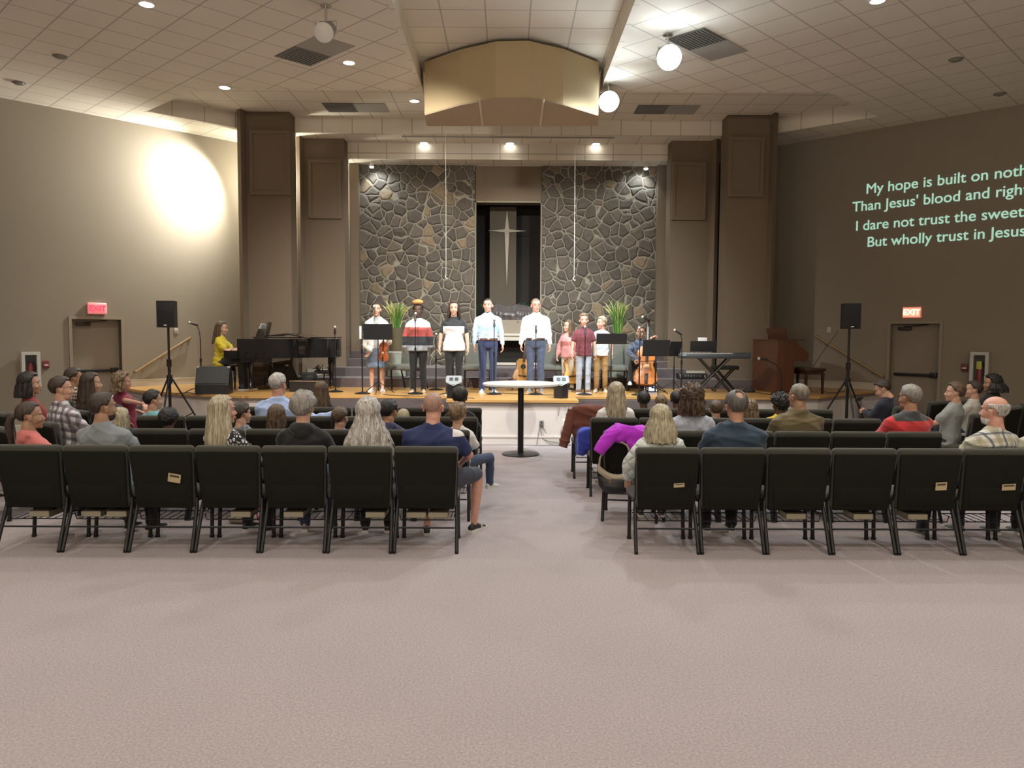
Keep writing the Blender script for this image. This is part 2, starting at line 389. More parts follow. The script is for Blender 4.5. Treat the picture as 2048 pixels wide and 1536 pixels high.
# doors, recessed in their openings
def door(n, A, d, t0, t1, side, hinge_right):
    nrm = Vector((-d.y, d.x)) * side; ang = atan2(d.y, d.x); O = A + d * t0; W = t1 - t0
    M = Matrix.Translation((O.x, O.y, 0)) @ Matrix.Rotation(ang, 4, 'Z'); sg = side
    g = G(); g.box((.0, sg * .13, 0), (W, sg * .18, DH), M); D = struct('door_%d' % n, g, DOORM)
    g = G()
    for a, b in (((-.055, -.012), (.0, 0)), ((W, W + .055), (0, 0))):
        x0, x1 = (-.055, 0) if a[0] < 0 else (W, W + .055); g.box((x0, -sg * .02, 0), (x1, sg * .19, DH + .055), M)
    g.box((0, -sg * .02, DH), (W, sg * .19, DH + .055), M); obj('door_frame', g, FRAMEM, D, smooth=False)
    g = G(); bz = 1.07
    g.rbox((W / 2, sg * .085, bz), (W * .86, .05, .055), .012, M=M); g.rbox((W * .12 if hinge_right else W * .88, sg * .10, bz), (.13, .09, .10), .012, M=M); obj('panic_bar', g, BMET, D)
    g = G(); hx = W * .74 if hinge_right else W * .26; g.rbox((hx, sg * .095, DH - .095), (.25, .06, .065), .012, M=M)
    g.tube([(hx, sg * .05, DH - .06), (hx - (.25 if hinge_right else -.25), sg * .02, DH - .03), (hx - (.42 if hinge_right else -.42), sg * .10, DH - .02)], .011, M=M)
    obj('door_closer', g, mat('bronze_closer', (.05, .035, .03), .4, metal=.4), D)
    g = G(); g.box((.03, sg * .115, 0.01), (W - .03, sg * .129, .22), M); obj('kick_plate', g, DOORM, D, smooth=False)
    return D
door(1, L0, dl, tl[0], tl[1], 1, False)
door(2, R0, dr, tr[0], tr[1], -1, True)
# baseboards along the side walls
def basebd(name, A, d, a, b, side, z=0.0):
    g = G(); n = Vector((-d.y, d.x)) * -side * .018; p, q = A + d * a, A + d * b
    g.prism([tuple(p), tuple(q), tuple(q + n), tuple(p + n)], z, z + .12); p, q = p + n * .0, q
    g.prism([tuple(p), tuple(q), tuple(q + n * 1.5), tuple(p + n * 1.5)], z + .12, z + .14); return struct(name, g, TRIMW)
LnL = (L1 - L0).length; LnR = (R1 - R0).length
basebd('baseboard_left', L0, dl, 0, tl[0] - .06, 1); basebd('baseboard_left_near_stage', L0, dl, tl[1] + .06, (Vector((-7.6, 15.29)) - L0).dot(dl), 1)
basebd('baseboard_right', R0, dr, 0, tr[0] - .06, -1); basebd('baseboard_right_near_stage', R0, dr, tr[1] + .06, (Vector((7.55, 15.42)) - R0).dot(dr), -1)
basebd('baseboard_left_stage', L0, dl, (Vector((-7.6, 15.29)) - L0).dot(dl), LnL - 1.5, 1, .74)
basebd('baseboard_right_stage', R0, dr, (Vector((7.55, 15.42)) - R0).dot(dr), LnR - 1.5, -1, .74)

# ---- ceiling: two wings at 5.9, raised coffer and stage recess at 6.2, dropped bands towards the stone wall
TW_L = tile_mat('ceiling_tile_left', R(-45), sz=(.56, .56), off=(.2, .45)); TW_R = tile_mat('ceiling_tile_right', R(45), sz=(.56, .56), off=(.3, .6))
TC = tile_mat('ceiling_tile_coffer', 0, off=(.52, .2)); TF = tile_mat('ceiling_tile_fascia', 0, ax=('x', 'z'), sz=(.61, .6), off=(.25, .52))
def slab(name, poly, z, m, th=.08):
    g = G(); g.prism(poly, z, z + th); return struct(name, g, m)
CX0, CX1 = -1.44, 1.55
REC = [(-5.22, 13.42), (-6.70, 14.78), (-5.30, 16.02), (-4.86, 16.25), (4.98, 16.25), (5.45, 16.0), (6.88, 14.78), (5.42, 13.38)]
slab('ceiling_left_wing', [(-15, -5.2), (CX0, -5.2), (CX0, 13.4), REC[0], REC[1], (-7.9, 16.0), (-15, 8.5)], HW, TW_L)
slab('ceiling_right_wing', [(CX1, -5.2), (15, -5.2), (15, 8.5), (8.1, 16.0), REC[6], REC[7], (CX1, 13.4)], HW, TW_R)
slab('ceiling_left_soffit', [REC[1], REC[2], (-4.86, 16.25), (-5.2, 18.2), (-7.9, 16.0)], HW, TW_L)
slab('ceiling_right_soffit', [REC[6], (8.1, 16.0), (5.4, 18.2), (4.98, 16.25), REC[5]], HW, TW_R)
slab('ceiling_coffer', [(CX0 - .1, -5.2), (CX1 + .1, -5.2), (CX1 + .1, 13.5), (CX0 - .1, 13.5)], HR, TC)
slab('ceiling_stage_recess', [(-5.2, 13.3), (-6.9, 14.8), (-5.3, 16.4), (5.5, 16.4), (7.05, 14.8), (5.4, 13.3)], HR + .001, TC)
slab('ceiling_stage_soffit', [(-5.2, 16.25), (5.4, 16.25), (5.4, 17.2), (-5.2, 17.2)], HW + .001, TC)
slab('ceiling_choir', [(-5.2, 17.1), (5.4, 17.1), (5.4, 20.3), (-5.2, 20.3)], 5.57, TC)
def vface(name, p, q, z0, z1, m, th=.06):
    p, q = Vector(p), Vector(q); d = (q - p); n = Vector((-d.y, d.x)).normalized() * th
    ang = atan2(d.y, d.x); g = G(); g.box((-.012, -.012, z0 - .004), (d.length + .012, th, z1)); o = struct(name, g, m); o.location = (p.x, p.y, 0); o.rotation_euler = (0, 0, ang); return o
vface('ceiling_fascia_front', REC[3], REC[4], HW, HR, TF); vface('ceiling_fascia_left', REC[1], REC[2], HW, HR, TF); vface('ceiling_fascia_right', REC[5], REC[6], HW, HR, TF)
vface('ceiling_fascia_left_return', REC[2], REC[3], HW, HR, TF); vface('ceiling_fascia_right_return', REC[4], REC[5], HW, HR, TF)
vface('ceiling_fascia_choir', (-4.9, 17.1), (5.1, 17.1), 5.57, HW, TF)
vface('ceiling_coffer_side_left', (CX0, -5), (CX0, 13.42), HW, HR, TF); vface('ceiling_coffer_side_right', (CX1, 13.42), (CX1, -5), HW, HR, TF)
g = G(); g.box((-2.2, 16.45, HW - .02), (2.2, 16.5, HW + .002)); struct('trim_1', g, mat('track_grey', (.30, .28, .25), .6))

# ---- the stage
ST = [(-7.6, 15.29), (-6.79, 14.48), (-5.14, 13.52), (-4.55, 13.36), (-3.56, 13.42), (-2.7, 13.5), (-1.0, 13.5), (-1.0, 12.78), (1.18, 12.78), (1.18, 13.55),
      (2.5, 13.56), (4.55, 13.56), (5.58, 13.83), (7.05, 15.1), (7.5, 15.47), (6.0, 17.3), (-6.0, 17.3)]
def inset(poly, d):
    out = []
    for i, p in enumerate(poly):
        p = Vector(p); a = Vector(poly[i - 1]); b = Vector(poly[(i + 1) % len(poly)])
        n1 = Vector(((p - a).y * -1, (p - a).x)).normalized(); n2 = Vector(((b - p).y * -1, (b - p).x)).normalized()
        n = (n1 + n2); n = n / max(n.length_squared, .3) * 2; out.append(tuple(p + n * d))
    return out
g = G(); g.prism(ST, .70, .74); struct('floor_stage_boards', g, STAGEW)
ins = inset(ST, .05)
g = G(); g.prism(ins, 0, .70); struct('wall_stage_front', g, FASC)
g = G(); q = inset(ST, .03)
nose = G(); nose.prism(q, .645, .70); struct('trim_stage_lip_shade', nose, mat('stage_shadow_trim', (.26, .22, .20), .7))  # darker strip below the boards: shade under the lip put into its colour
g = G(); g.box((-1.0 + .025, 12.785 + .02, 0), (1.18 - .025, 12.82 + .02, .12)); g.box((-1.0 + .02, 12.78 + .015, .12), (1.18 - .02, 12.84, .145)); struct('baseboard_stage_front', g, mat('white_base_paint', (.68, .64, .60), .5))
# carpeted steps up to the stage on both sides of the thrust
for nm, x0, x1 in (('left', -3.7, -.98), ('right', 1.16, 4.0)):
    g = G(); g.box((x0, 12.95, 0), (x1, 13.6, .26)); g.box((x0, 13.25, .26), (x1, 13.6, .50)); g.box((x0, 13.47, .5), (x1, 13.62, .69))
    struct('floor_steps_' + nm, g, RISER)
# steps up from the doors along the side walls
for nm, A, d, e, sd in (('left', L0, dl, Vector((-7.6, 15.29)), 1), ('right', R0, dr, Vector((7.5, 15.47)), -1)):
    g = G(); t = (e - A).dot(d); n = Vector((d.y, -d.x)) * sd
    for k in range(4):
        a, b = t - .30 * (k + 1), t + .02; z0, z1 = .0, .74 - .148 * (k + 1)
        p, q2 = A + d * a, A + d * b; g.prism([tuple(p), tuple(q2), tuple(q2 + n * 1.05), tuple(p + n * 1.05)], 0, z1 if z1 > 0 else .01)
    struct('floor_side_steps_' + nm, g, CARPET)
# carpeted choir risers
g = G(); g.box((-5.2, 15.62, .74), (5.3, 19.0, .92)); g.box((-3.75, 16.3, .92), (3.75, 19.0, 1.10))
g.box((-3.75, 16.85, 1.10), (-3.0, 19, 1.26)); g.box((-3.75, 17.3, 1.26), (-3.0, 19, 1.42)); g.box((3.0, 16.85, 1.10), (3.75, 19, 1.26)); g.box((3.0, 17.3, 1.26), (3.75, 19, 1.42))
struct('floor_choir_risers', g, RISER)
# ---- stone walls with the niche between them
SX0, SX1 = -3.31, 3.33; NX0, NX1 = -.74, .77
for nm, a, b in (('left', SX0, NX0), ('right', NX1, SX1)):
    g = G(); g.box((a, 17.7, 1.1), (b, 18.3, 5.57)); struct('wall_stone_' + nm, g, STONE)
NT = atY(1016, 403, 17.78).z; NB = atY(1016, 640, 17.7).z
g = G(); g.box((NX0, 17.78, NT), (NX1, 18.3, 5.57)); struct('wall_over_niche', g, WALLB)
g = G(); g.box((NX0, 17.74, NT), (NX0 + .03, 17.8, NB)); g.box((NX1 - .03, 17.74, NT), (NX1, 17.8, NB)); g.box((NX0, 17.74, NT - .03), (NX1, 17.8, NT)); struct('trim_niche', g, mat('niche_edge', (.24, .22, .15), .6))
g = G(); g.box((NX0, 18.9, 1.1), (NX1, 19.0, 5.0)); g.box((NX0 - .1, 17.8, 1.1), (NX0, 19, 5)); g.box((NX1, 17.8, 1.1), (NX1 + .1, 19, 5)); struct('wall_niche', g, NEARBLK)
g = G(); g.box((-.42, 18.5, NB), (.20, 18.9, NT)); o = struct('wall_niche_panel', g, mat('niche_panel_paint', (.085, .07, .05), .9))
zl = atY(1016, 660, 17.7).z; zm = atY(1016, 667, 17.7).z; zn = atY(1016, 681, 17.7).z
g = G(); g.box((NX0, 17.66, zm), (NX1, 18.9, NB - .0)); struct('wall_niche_apron', g, WALL)
g = G(); g.box((NX0, 17.60, zn), (NX1, 17.75, zm - .04)); g.box((NX0, 17.56, zm - .05), (NX1, 17.76, zm)); struct('trim_mantel', g, TRIMW)
g = G(); g.box((NX0, 18.1, 1.1), (NX1, 18.2, zn)); struct('wall_niche_lower', g, NEARBLK)
zq = atY(1016, 725, 17.7).z; g = G(); g.box((NX0, 17.62, zq - .05), (NX1, 17.7, zq)); struct('trim_hearth', g, TRIMW)
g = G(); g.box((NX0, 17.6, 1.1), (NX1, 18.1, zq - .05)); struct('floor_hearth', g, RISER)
g = G(); g.box((-4.9, 19.0, .7), (-3.31, 19.1, 5.6)); g.box((3.3, 19.0, .7), (5.1, 19.1, 5.6)); g.box((-3.6, 18.25, 1), (3.6, 18.35, 5.6)) if 0 else None; struct('wall_rear_stage', g, WALLB)
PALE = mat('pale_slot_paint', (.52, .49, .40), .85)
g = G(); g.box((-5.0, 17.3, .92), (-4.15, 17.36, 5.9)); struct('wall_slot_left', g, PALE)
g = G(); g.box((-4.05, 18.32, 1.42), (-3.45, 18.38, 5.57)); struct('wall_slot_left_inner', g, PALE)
g = G(); g.box((4.0, 17.3, .92), (5.1, 17.36, 5.9)); struct('wall_slot_right_shade', g, NEARBLK)  # near-black sheet: shade of the unlit slot put into its colour
g = G(); g.box((3.4, 18.32, .92), (4.1, 18.38, 5.57)); struct('wall_slot_right_inner_shade', g, NEARBLK)  # inner slot, its shade painted near-black as well
# narrow wall strips beside the stone
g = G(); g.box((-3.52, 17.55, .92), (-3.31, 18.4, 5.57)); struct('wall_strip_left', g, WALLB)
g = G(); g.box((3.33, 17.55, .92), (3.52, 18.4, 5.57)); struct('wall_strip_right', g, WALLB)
# ---- piers
def pier(name, xa, xb, Y, z0, z1, s, chx, chy, dk=.45):
    # front face xa..xb at Y; a return wing towards the camera on the outer side s
    g = G(); xo = xa if s < 0 else xb
    g.box((min(xa, xb), Y, z0), (max(xa, xb), Y + dk, z1))
    poly = [(xo, Y + dk), (xo, Y + .001), (xo + s * .02, Y), (xo + s * chx, Y - chy), (xo + s * (chx + .09), Y - chy + .07), (xo + s * (chx + .09), Y + dk)]
    g.prism(poly, z0, z1); o = struct(name, g, WALLB)
    g = G(); e = .02; g.box((min(xa, xb), Y - .018, z0), (max(xa, xb), Y, z0 + .11)); g.box((min(xa, xb), Y - .026, z0 + .11), (max(xa, xb), Y, z0 + .13)); obj('baseboard', g, TRIMW, o, smooth=False)
    return o
a = atY(496, 400, 15.83).x; b = atY(581, 400, 15.83).x
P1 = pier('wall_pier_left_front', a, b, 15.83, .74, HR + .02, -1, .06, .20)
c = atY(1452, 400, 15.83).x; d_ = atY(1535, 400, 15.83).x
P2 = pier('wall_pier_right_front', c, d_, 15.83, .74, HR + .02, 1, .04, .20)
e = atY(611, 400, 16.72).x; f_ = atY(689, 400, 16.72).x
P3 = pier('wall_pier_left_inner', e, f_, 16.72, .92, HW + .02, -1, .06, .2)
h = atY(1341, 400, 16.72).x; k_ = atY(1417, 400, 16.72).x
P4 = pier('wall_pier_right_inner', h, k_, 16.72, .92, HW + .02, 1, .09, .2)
# framed grille panels set in the tops of the piers
for i, (x0, y0, x1, y1, Y) in enumerate(((500, 262, 583, 391, 15.83), (617, 320, 684, 438, 16.72), (1456, 275, 1524, 395, 15.83), (1344, 325, 1409, 441, 16.72))):
    A = atY(x0, y0, Y); B = atY(x1, y1, Y); g = G(); fw = .07
    g.box((A.x, Y - .05, B.z), (B.x, Y + .01, A.z)); 
    o = struct('trim_grille_panel_%d' % (i + 1), g, WALLB)
    g = G()
    for (p, q) in (((A.x, B.z), (A.x + fw, A.z)), ((B.x - fw, B.z), (B.x, A.z)), ((A.x + fw, A.z - fw), (B.x - fw, A.z)), ((A.x + fw, B.z), (B.x - fw, B.z + fw))):
        g.box((p[0], Y - .075, p[1]), (q[0], Y - .05, q[1]))
    obj('panel_frame', g, WALLB, o, smooth=False)

# ---- hanging acoustic box over the thrust, open at the top
BZ = 5.34
vb = [atZ(x, y, BZ) for x, y in ((849, 228), (920, 208), (991, 195), (1057, 194), (1126, 207), (1197, 229))]
back = [atZ(1195, 250, BZ), atZ(853, 250, BZ)]
poly = [(p.x, p.y) for p in vb] + [(p.x, p.y) for p in back]
zt = atY(1024, 83, vb[2].y).z
FAB = mat('gold_acoustic_fabric', (.50, .40, .235), .9, bump=.3, bscale=160)
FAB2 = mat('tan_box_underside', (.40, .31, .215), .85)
B = thing('hanging_acoustic_box', 'large faceted gold fabric box hanging from the ceiling over the stage', 'acoustic baffle', (0, 0, 0))
g = G(); inn = inset(poly, .04)
n = len(poly); vs = [(x, y, z) for z in (BZ, zt) for x, y in poly] + [(x, y, z) for z in (BZ + .03, zt) for x, y in inn]
fs = [(i, (i + 1) % n, n + (i + 1) % n, n + i) for i in range(n)] + [(2 * n + (i + 1) % n, 2 * n + i, 3 * n + i, 3 * n + (i + 1) % n) for i in range(n)] + [(n + i, n + (i + 1) % n, 3 * n + (i + 1) % n, 3 * n + i) for i in range(n)]
g.add(vs, fs); obj('fabric_side', g, FAB, B, smooth=False)
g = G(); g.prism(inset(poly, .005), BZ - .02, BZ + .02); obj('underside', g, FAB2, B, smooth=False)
g = G()
for xa, xb in ((959, 965), (1087, 1081)):
    p = atZ(xa, 198, BZ - .03); q = atZ(xb, 250, BZ - .03); dx = .02; g.box((0, 0, 0), (0, 0, 0)) if 0 else g.tube([p, q], .018, 6)
obj('seam', g, mat('pale_seam', (.62, .55, .42), .8), B)
g = G()
for x, y in ((0, vb[2].y + .5), (-1.05, 12.9), (1.2, 12.9), (.7, 12.6)): g.tube([(x, y, zt - .3), (x, y, HR)], .012, 6)
obj('hanger', g, BMET, B)

# ---- ceiling fittings
LENS = mat('lit_lamp_lens', (1, 1, 1), .4, emit=(1, .95, .85), es=14)
LENSC = mat('lit_flood_lens', (1, 1, 1), .4, emit=(.86, .95, 1), es=60)
TRIMM = mat('lamp_trim_ring', (.72, .70, .66), .4)
dlab = ['recessed downlight in left wing ceiling at the top edge of the picture', 'recessed downlight in left wing ceiling beside the coffer, near the larger grille', 'recessed downlight at the front edge of the recess, above the left pier',
        'recessed downlight in the stage recess close to the gold box', 'recessed downlight in right wing ceiling at the top edge of the picture', 'left one of three downlights in the soffit before the stone wall',
        'middle one of three downlights in the soffit before the stone wall', 'right one of three downlights in the soffit before the stone wall']
dpx = [(293, 7), (698, 124), (482, 178), (829, 201), (1755, 0), (848, 285), (1020, 286), (1192, 287)]
for i, (px, py) in enumerate(dpx):
    zc = HR if i == 3 else HW; p = atZ(px, py, zc)
    if i == 2: p = Vector((-4.72, 13.30, HW))
    t = thing('recessed_downlight', dlab[i], 'ceiling light', (p.x, p.y, zc), 0, 'recessed downlights')
    g = G(); g.loft([[(r * cos(a), r * sin(a), z) for a in [2 * pi * q / 24 for q in range(24)]] for r, z in ((.11, 0), (.11, -.012), (.085, -.016), (.085, -.002))], cap=False); obj('trim_ring', g, TRIMM, t)
    g = G(); g.lathe([(.084, -.010), (.07, -.022), (.02, -.028)], 20); obj('lens', g, LENS, t)
def vent(px, py, z, rz, lab):
    p = atZ(px, py, z); t = thing('ceiling_vent', lab, 'vent', (p.x, p.y, z), rz)
    g = G(); g.box((-.6, -.3, -.008), (0, .3, 0)); obj('register', g, mat('vent_dark', (.16, .165, .15), .6), t, smooth=False)
    g = G(); 
    for k in range(12): g.box((-.57, -.275 + k * .048, -.02), (-.03, -.262 + k * .048, -.008))
    obj('louvre', g, mat('vent_louvre', (.24, .24, .22), .5), t, smooth=False)
    g = G(); g.box((0, -.3, -.008), (.6, .3, 0)); obj('return_panel', g, mat('vent_grey', (.36, .345, .31), .7, bump=.4, bscale=200), t, smooth=False)
vent(628, 102, HW, R(-45), 'square ceiling air grille left of the raised coffer')
vent(1415, 90, HW, R(45), 'square ceiling air grille beside the bright flood on the right')
vent(712, 215, HR, 0, 'ceiling air grille in the stage recess left of the gold box')
vent(1333, 219, HR, 0, 'ceiling air grille in the stage recess right of the gold box')
for px, py, lab in ((120, 112, 'small unlit ceiling fitting, the nearer one above the left wall'), (38, 165, 'small unlit ceiling fitting, the farther one above the left wall'), (1912, 118, 'small unlit ceiling fitting, the one nearer the middle of right wing'), (2000, 187, 'small unlit ceiling fitting closest to the right wall top')):
    p = atZ(px, py, HW); g = G(); g.lathe([(.10, 0), (.10, -.01), (.075, -.012), (.07, -.03), (.02, -.04)], 20); o = obj('ceiling_speaker', g, mat('dull_fitting', (.22, .20, .17), .6)); o.location = p; tag(o, lab, 'ceiling fitting', 'unlit ceiling fittings')
def flood(p, lab, lit):
    t = thing('stage_flood', lab, 'stage light', p); p = Vector(p)
    g = G(); g.cyl((0, 0, 0), (0, 0, HW - p.z), .018); g.tube([(-.13, 0, -.10), (-.13, 0, .02), (.13, 0, .02), (.13, 0, -.10)], .012, 6); g.lathe([(.07, HW - p.z), (.07, HW - p.z - .02)], 16); obj('yoke', g, CHROME, t)
    M = Matrix.Translation((0, 0, -.10)) @ Matrix.Rotation(R(-62) if not lit else R(-66), 4, 'X')
    if lit: M = M @ Matrix.Diagonal((1.35, 1.35, 1, 1))
    g = G(); g.lathe([(.05, .16), (.10, .14), (.115, -.02), (.12, -.14)], 20, M=M); obj('can', g, mat('flood_can', (.30, .30, .29), .4, metal=.6), t)
    g = G(); g.lathe([(.119, -.135), (.12, -.15), (.10, -.17), (.02, -.185)], 24, M=M); obj('lens', g, LENSC if lit else mat('dim_lens', (.8, .8, .75), .3), t)
flood(atY(1335, 98, 10.85), 'blazing flood lamp under the right wing ceiling beside the grille', True)
flood(atY(1216, 188, 13.0), 'blazing flood lamp just right of the gold box', True)
flood(atY(652, 45, 10.0), 'silver stage lamp on a yoke left of the coffer, turned away', False)
for sx, lab in ((-2.98, 'small bright spot lamp at the left top corner of the stone wall'), (3.02, 'small bright spot lamp at the right top corner of the stone wall')):
    t = thing('stone_spot', lab, 'spot light', (sx, 17.35, 5.57), 0)
    g = G(); g.cyl((0, 0, 0), (0, 0, -.04), .02); g.lathe([(.02, -.04), (.045, -.05), (.05, -.12)], 14); obj('can', g, TRIMM, t)
    g = G(); g.sph((0, 0, -.12), (.045, .045, .03)); obj('bulb', g, LENSC, t)
# choir microphones hanging on long cords
for px, py, lab in ((892, 556, 'slim hanging choir microphone on a white cord, left of the cross'), (1148, 560, 'slim hanging choir microphone on a white cord, right of the cross')):
    q = atY(px, py, 15.2); t = thing('hanging_microphone', lab, 'microphone', (q.x, q.y, q.z), 0, 'hanging choir microphones')
    g = G(); g.tube([(0, 0, .05), (.0, 0, 1.5), (-.01, 0, HR - q.z)], .0045, 6); obj('cord', g, mat('pale_cord', (.6, .57, .5), .6), t)
    g = G(); g.tube([(0, 0, .06), (-.012, 0, .02), (.01, -.01, -.01), (.03, -.02, .0)], .008, 8); obj('capsule', g, mat('mic_white', (.7, .68, .62), .4), t)

# ---- lyrics on the right wall: glowing letter meshes in place of projected light
W0 = atW(1655, 470, RW); dnx = (Vector(RW[0]) - Vector(RW[1])).normalized()
LYR = mat('glowing_letter_light', (.5, .62, .55), .9, emit=(.46, .70, .58), es=.42)
nin = Vector((dnx.y, -dnx.x)); nin = nin if nin.y < 0 else -nin
angw = atan2(dnx.y, dnx.x)
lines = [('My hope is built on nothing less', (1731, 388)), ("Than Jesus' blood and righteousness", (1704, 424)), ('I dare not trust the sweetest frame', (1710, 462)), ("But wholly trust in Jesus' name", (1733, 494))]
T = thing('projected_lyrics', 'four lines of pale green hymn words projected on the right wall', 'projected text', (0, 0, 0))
def text_mesh(tx):
    c = bpy.data.curves.new('tmp', 'FONT'); c.body = tx; c.size = .272; c.extrude = .001; tmp = bpy.data.objects.new('tmp', c); COL.objects.link(tmp)
    dg = bpy.context.evaluated_depsgraph_get(); me = bpy.data.meshes.new_from_object(tmp.evaluated_get(dg)); bpy.data.objects.remove(tmp); return me
BAR = max(v.co.x for v in text_mesh('|').vertices)
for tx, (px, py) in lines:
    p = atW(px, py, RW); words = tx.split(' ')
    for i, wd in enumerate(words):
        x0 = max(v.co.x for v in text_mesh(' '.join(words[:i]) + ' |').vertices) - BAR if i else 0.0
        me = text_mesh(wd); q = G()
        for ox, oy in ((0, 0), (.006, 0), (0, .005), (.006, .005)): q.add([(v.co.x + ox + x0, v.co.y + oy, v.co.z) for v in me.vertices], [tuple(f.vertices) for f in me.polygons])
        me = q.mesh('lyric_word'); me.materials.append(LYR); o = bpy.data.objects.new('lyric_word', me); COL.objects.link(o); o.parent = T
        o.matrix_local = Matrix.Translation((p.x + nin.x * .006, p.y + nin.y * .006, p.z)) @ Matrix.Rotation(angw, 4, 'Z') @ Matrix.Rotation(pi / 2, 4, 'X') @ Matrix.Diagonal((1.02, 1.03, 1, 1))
# the projector beam's dim rectangle around the words
PJ = Vector((2.6, 5.2, 5.5)); l = lamp('SPOT', 'projector_lamp', PJ, 45, (.95, .95, 1), size=.01, spot=R(70), blend=0)
ctr = atW(1900, 470, RW); l.rotation_euler = (ctr - PJ).to_track_quat('-Z', 'Y').to_euler()
ld = l.data; ld.use_nodes = True; N = ld.node_tree.nodes; LK = ld.node_tree.links; em = N['Emission']
tcn = N.new('ShaderNodeTexCoord'); sp = N.new('ShaderNodeSeparateXYZ'); LK.new(tcn.outputs['Normal'], sp.inputs[0])
ax = mth(N, LK, 'ABSOLUTE', mth(N, LK, 'DIVIDE', sp.outputs[0], sp.outputs[2])); ay = mth(N, LK, 'ABSOLUTE', mth(N, LK, 'DIVIDE', sp.outputs[1], sp.outputs[2]))
LK.new(mth(N, LK, 'MULTIPLY', mth(N, LK, 'LESS_THAN', ax, .235), mth(N, LK, 'LESS_THAN', ay, .19)), em.inputs['Strength'])
# ================================================================ PEOPLE
def head_mesh(w=1.0, jaw=1.0):
    g = G()
    g.sph((0, -.014, .036), (.077 * w, .097, .084), 24, 16); g.sph((0, .022, -.02), (.064 * w, .074, .078), 20, 14)
    g.sph((0, .03, -.07), (.050 * w * jaw, .058, .044), 18, 12); g.sph((0, .074, -.098), (.021 * jaw, .017, .016), 12, 8)
    g.tube([(0, .083, .008), (0, .096, -.014), (0, .107, -.034)], [.006, .0085, .0115], 10); g.sph((0, .097, -.038), (.017, .012, .009), 12, 8)
    g.sph((0, .072 if jaw > 1 else .069, .028), (.050 * w, .019, .013), 14, 8)
    for s in (-1, 1):
        g.sph((s * .036, .064, -.034), (.022, .020, .020), 12, 8)
        g.sph((s * .079 * w, -.006, -.012), (.010, .019, .031), 12, 8); g.sph((s * .084 * w, -.014, .002), (.009, .016, .018), 10, 8)
    g.sph((0, .088, -.060), (.023, .011, .0055), 12, 8); g.sph((0, .087, -.070), (.019, .011, .006), 12, 8)
    g.tube([(0, -.012, -.05), (0, -.022, -.10), (0, -.034, -.165)], [.057, .054, .058], 18)
    me = remesh(g, .0052, 3); co = mesh_np(me)
    for s in (-1, 1):           # eye sockets
        d = np.sqrt((co[:, 0] - s * .031) ** 2 + (co[:, 2] - .006) ** 2); m = (co[:, 1] > .04)
        co[:, 1] -= m * .006 * np.exp(-(d / .014) ** 2)
    v = co.copy(); f = [tuple(p.vertices) for p in me.polygons]; bpy.data.meshes.remove(me); return v, f
def hand_mesh(curl):
    g = G(); g.caps((0, 0, .02), (0, 0, -.01), .025, .026, 12, 3)
    g.sph((0, 0, -.048), (.0155, .041, .052), 14, 10); g.sph((-.004, .022, -.035), (.017, .020, .032), 12, 8)
    for i, (y, L) in enumerate(((.030, .92), (.0105, 1.0), (-.0095, .95), (-.028, .76))):
        c = curl * (1 + .12 * i); p = Vector((0, y, -.085)); a = 0.12 + c * .5; pts = [Vector((0, y * .8, -.06)), p]
        for seg in (.040, .026, .021):
            d = Vector((-sin(a), (y) * .9, -cos(a))).normalized(); p = p + d * seg * L; pts.append(p); a += c * .55
        g.tube([pts[0]] + pts[1:] + [pts[-1] + (pts[-1] - pts[-2]).normalized() * .004], [.010, .0098, .0092, .0082, .0072, .004], 8)
    g.tube([(-.004, .020, -.022), (-.012, .042, -.045), (-.020, .054, -.070), (-.026, .056, -.094), (-.027, .056, -.098)], [.013, .012, .0105, .009, .004], 8)
    me = remesh(g, .0042, 2); v = mesh_np(me).copy(); f = [tuple(p.vertices) for p in me.polygons]; bpy.data.meshes.remove(me); return v, f
HEADS = {'m': head_mesh(1.02, 1.12), 'f': head_mesh(.96, .92), 'c': head_mesh(1.02, .86)}
HANDS = {'relax': hand_mesh(.55), 'flat': hand_mesh(.15), 'grip': hand_mesh(1.5)}
SKINS = {'fair': (.56, .33, .23), 'pink': (.58, .31, .23), 'tan': (.42, .23, .14), 'olive': (.36, .21, .13), 'brown': (.13, .062, .035), 'deep': (.075, .036, .022)}
def skin_mat(k): return mat('skin_' + k, SKINS[k], .5, var=.06, vscale=25)
def frame3(d, out):
    Z = -Vector(d).normalized(); X = Vector(out); X = (X - Z * X.dot(Z)).normalized(); return Matrix((X, Z.cross(X), Z)).transposed()
def sstep(a, b, x):
    t = min(1, max(0, (x - a) / (b - a))); return t * t * (3 - 2 * t)

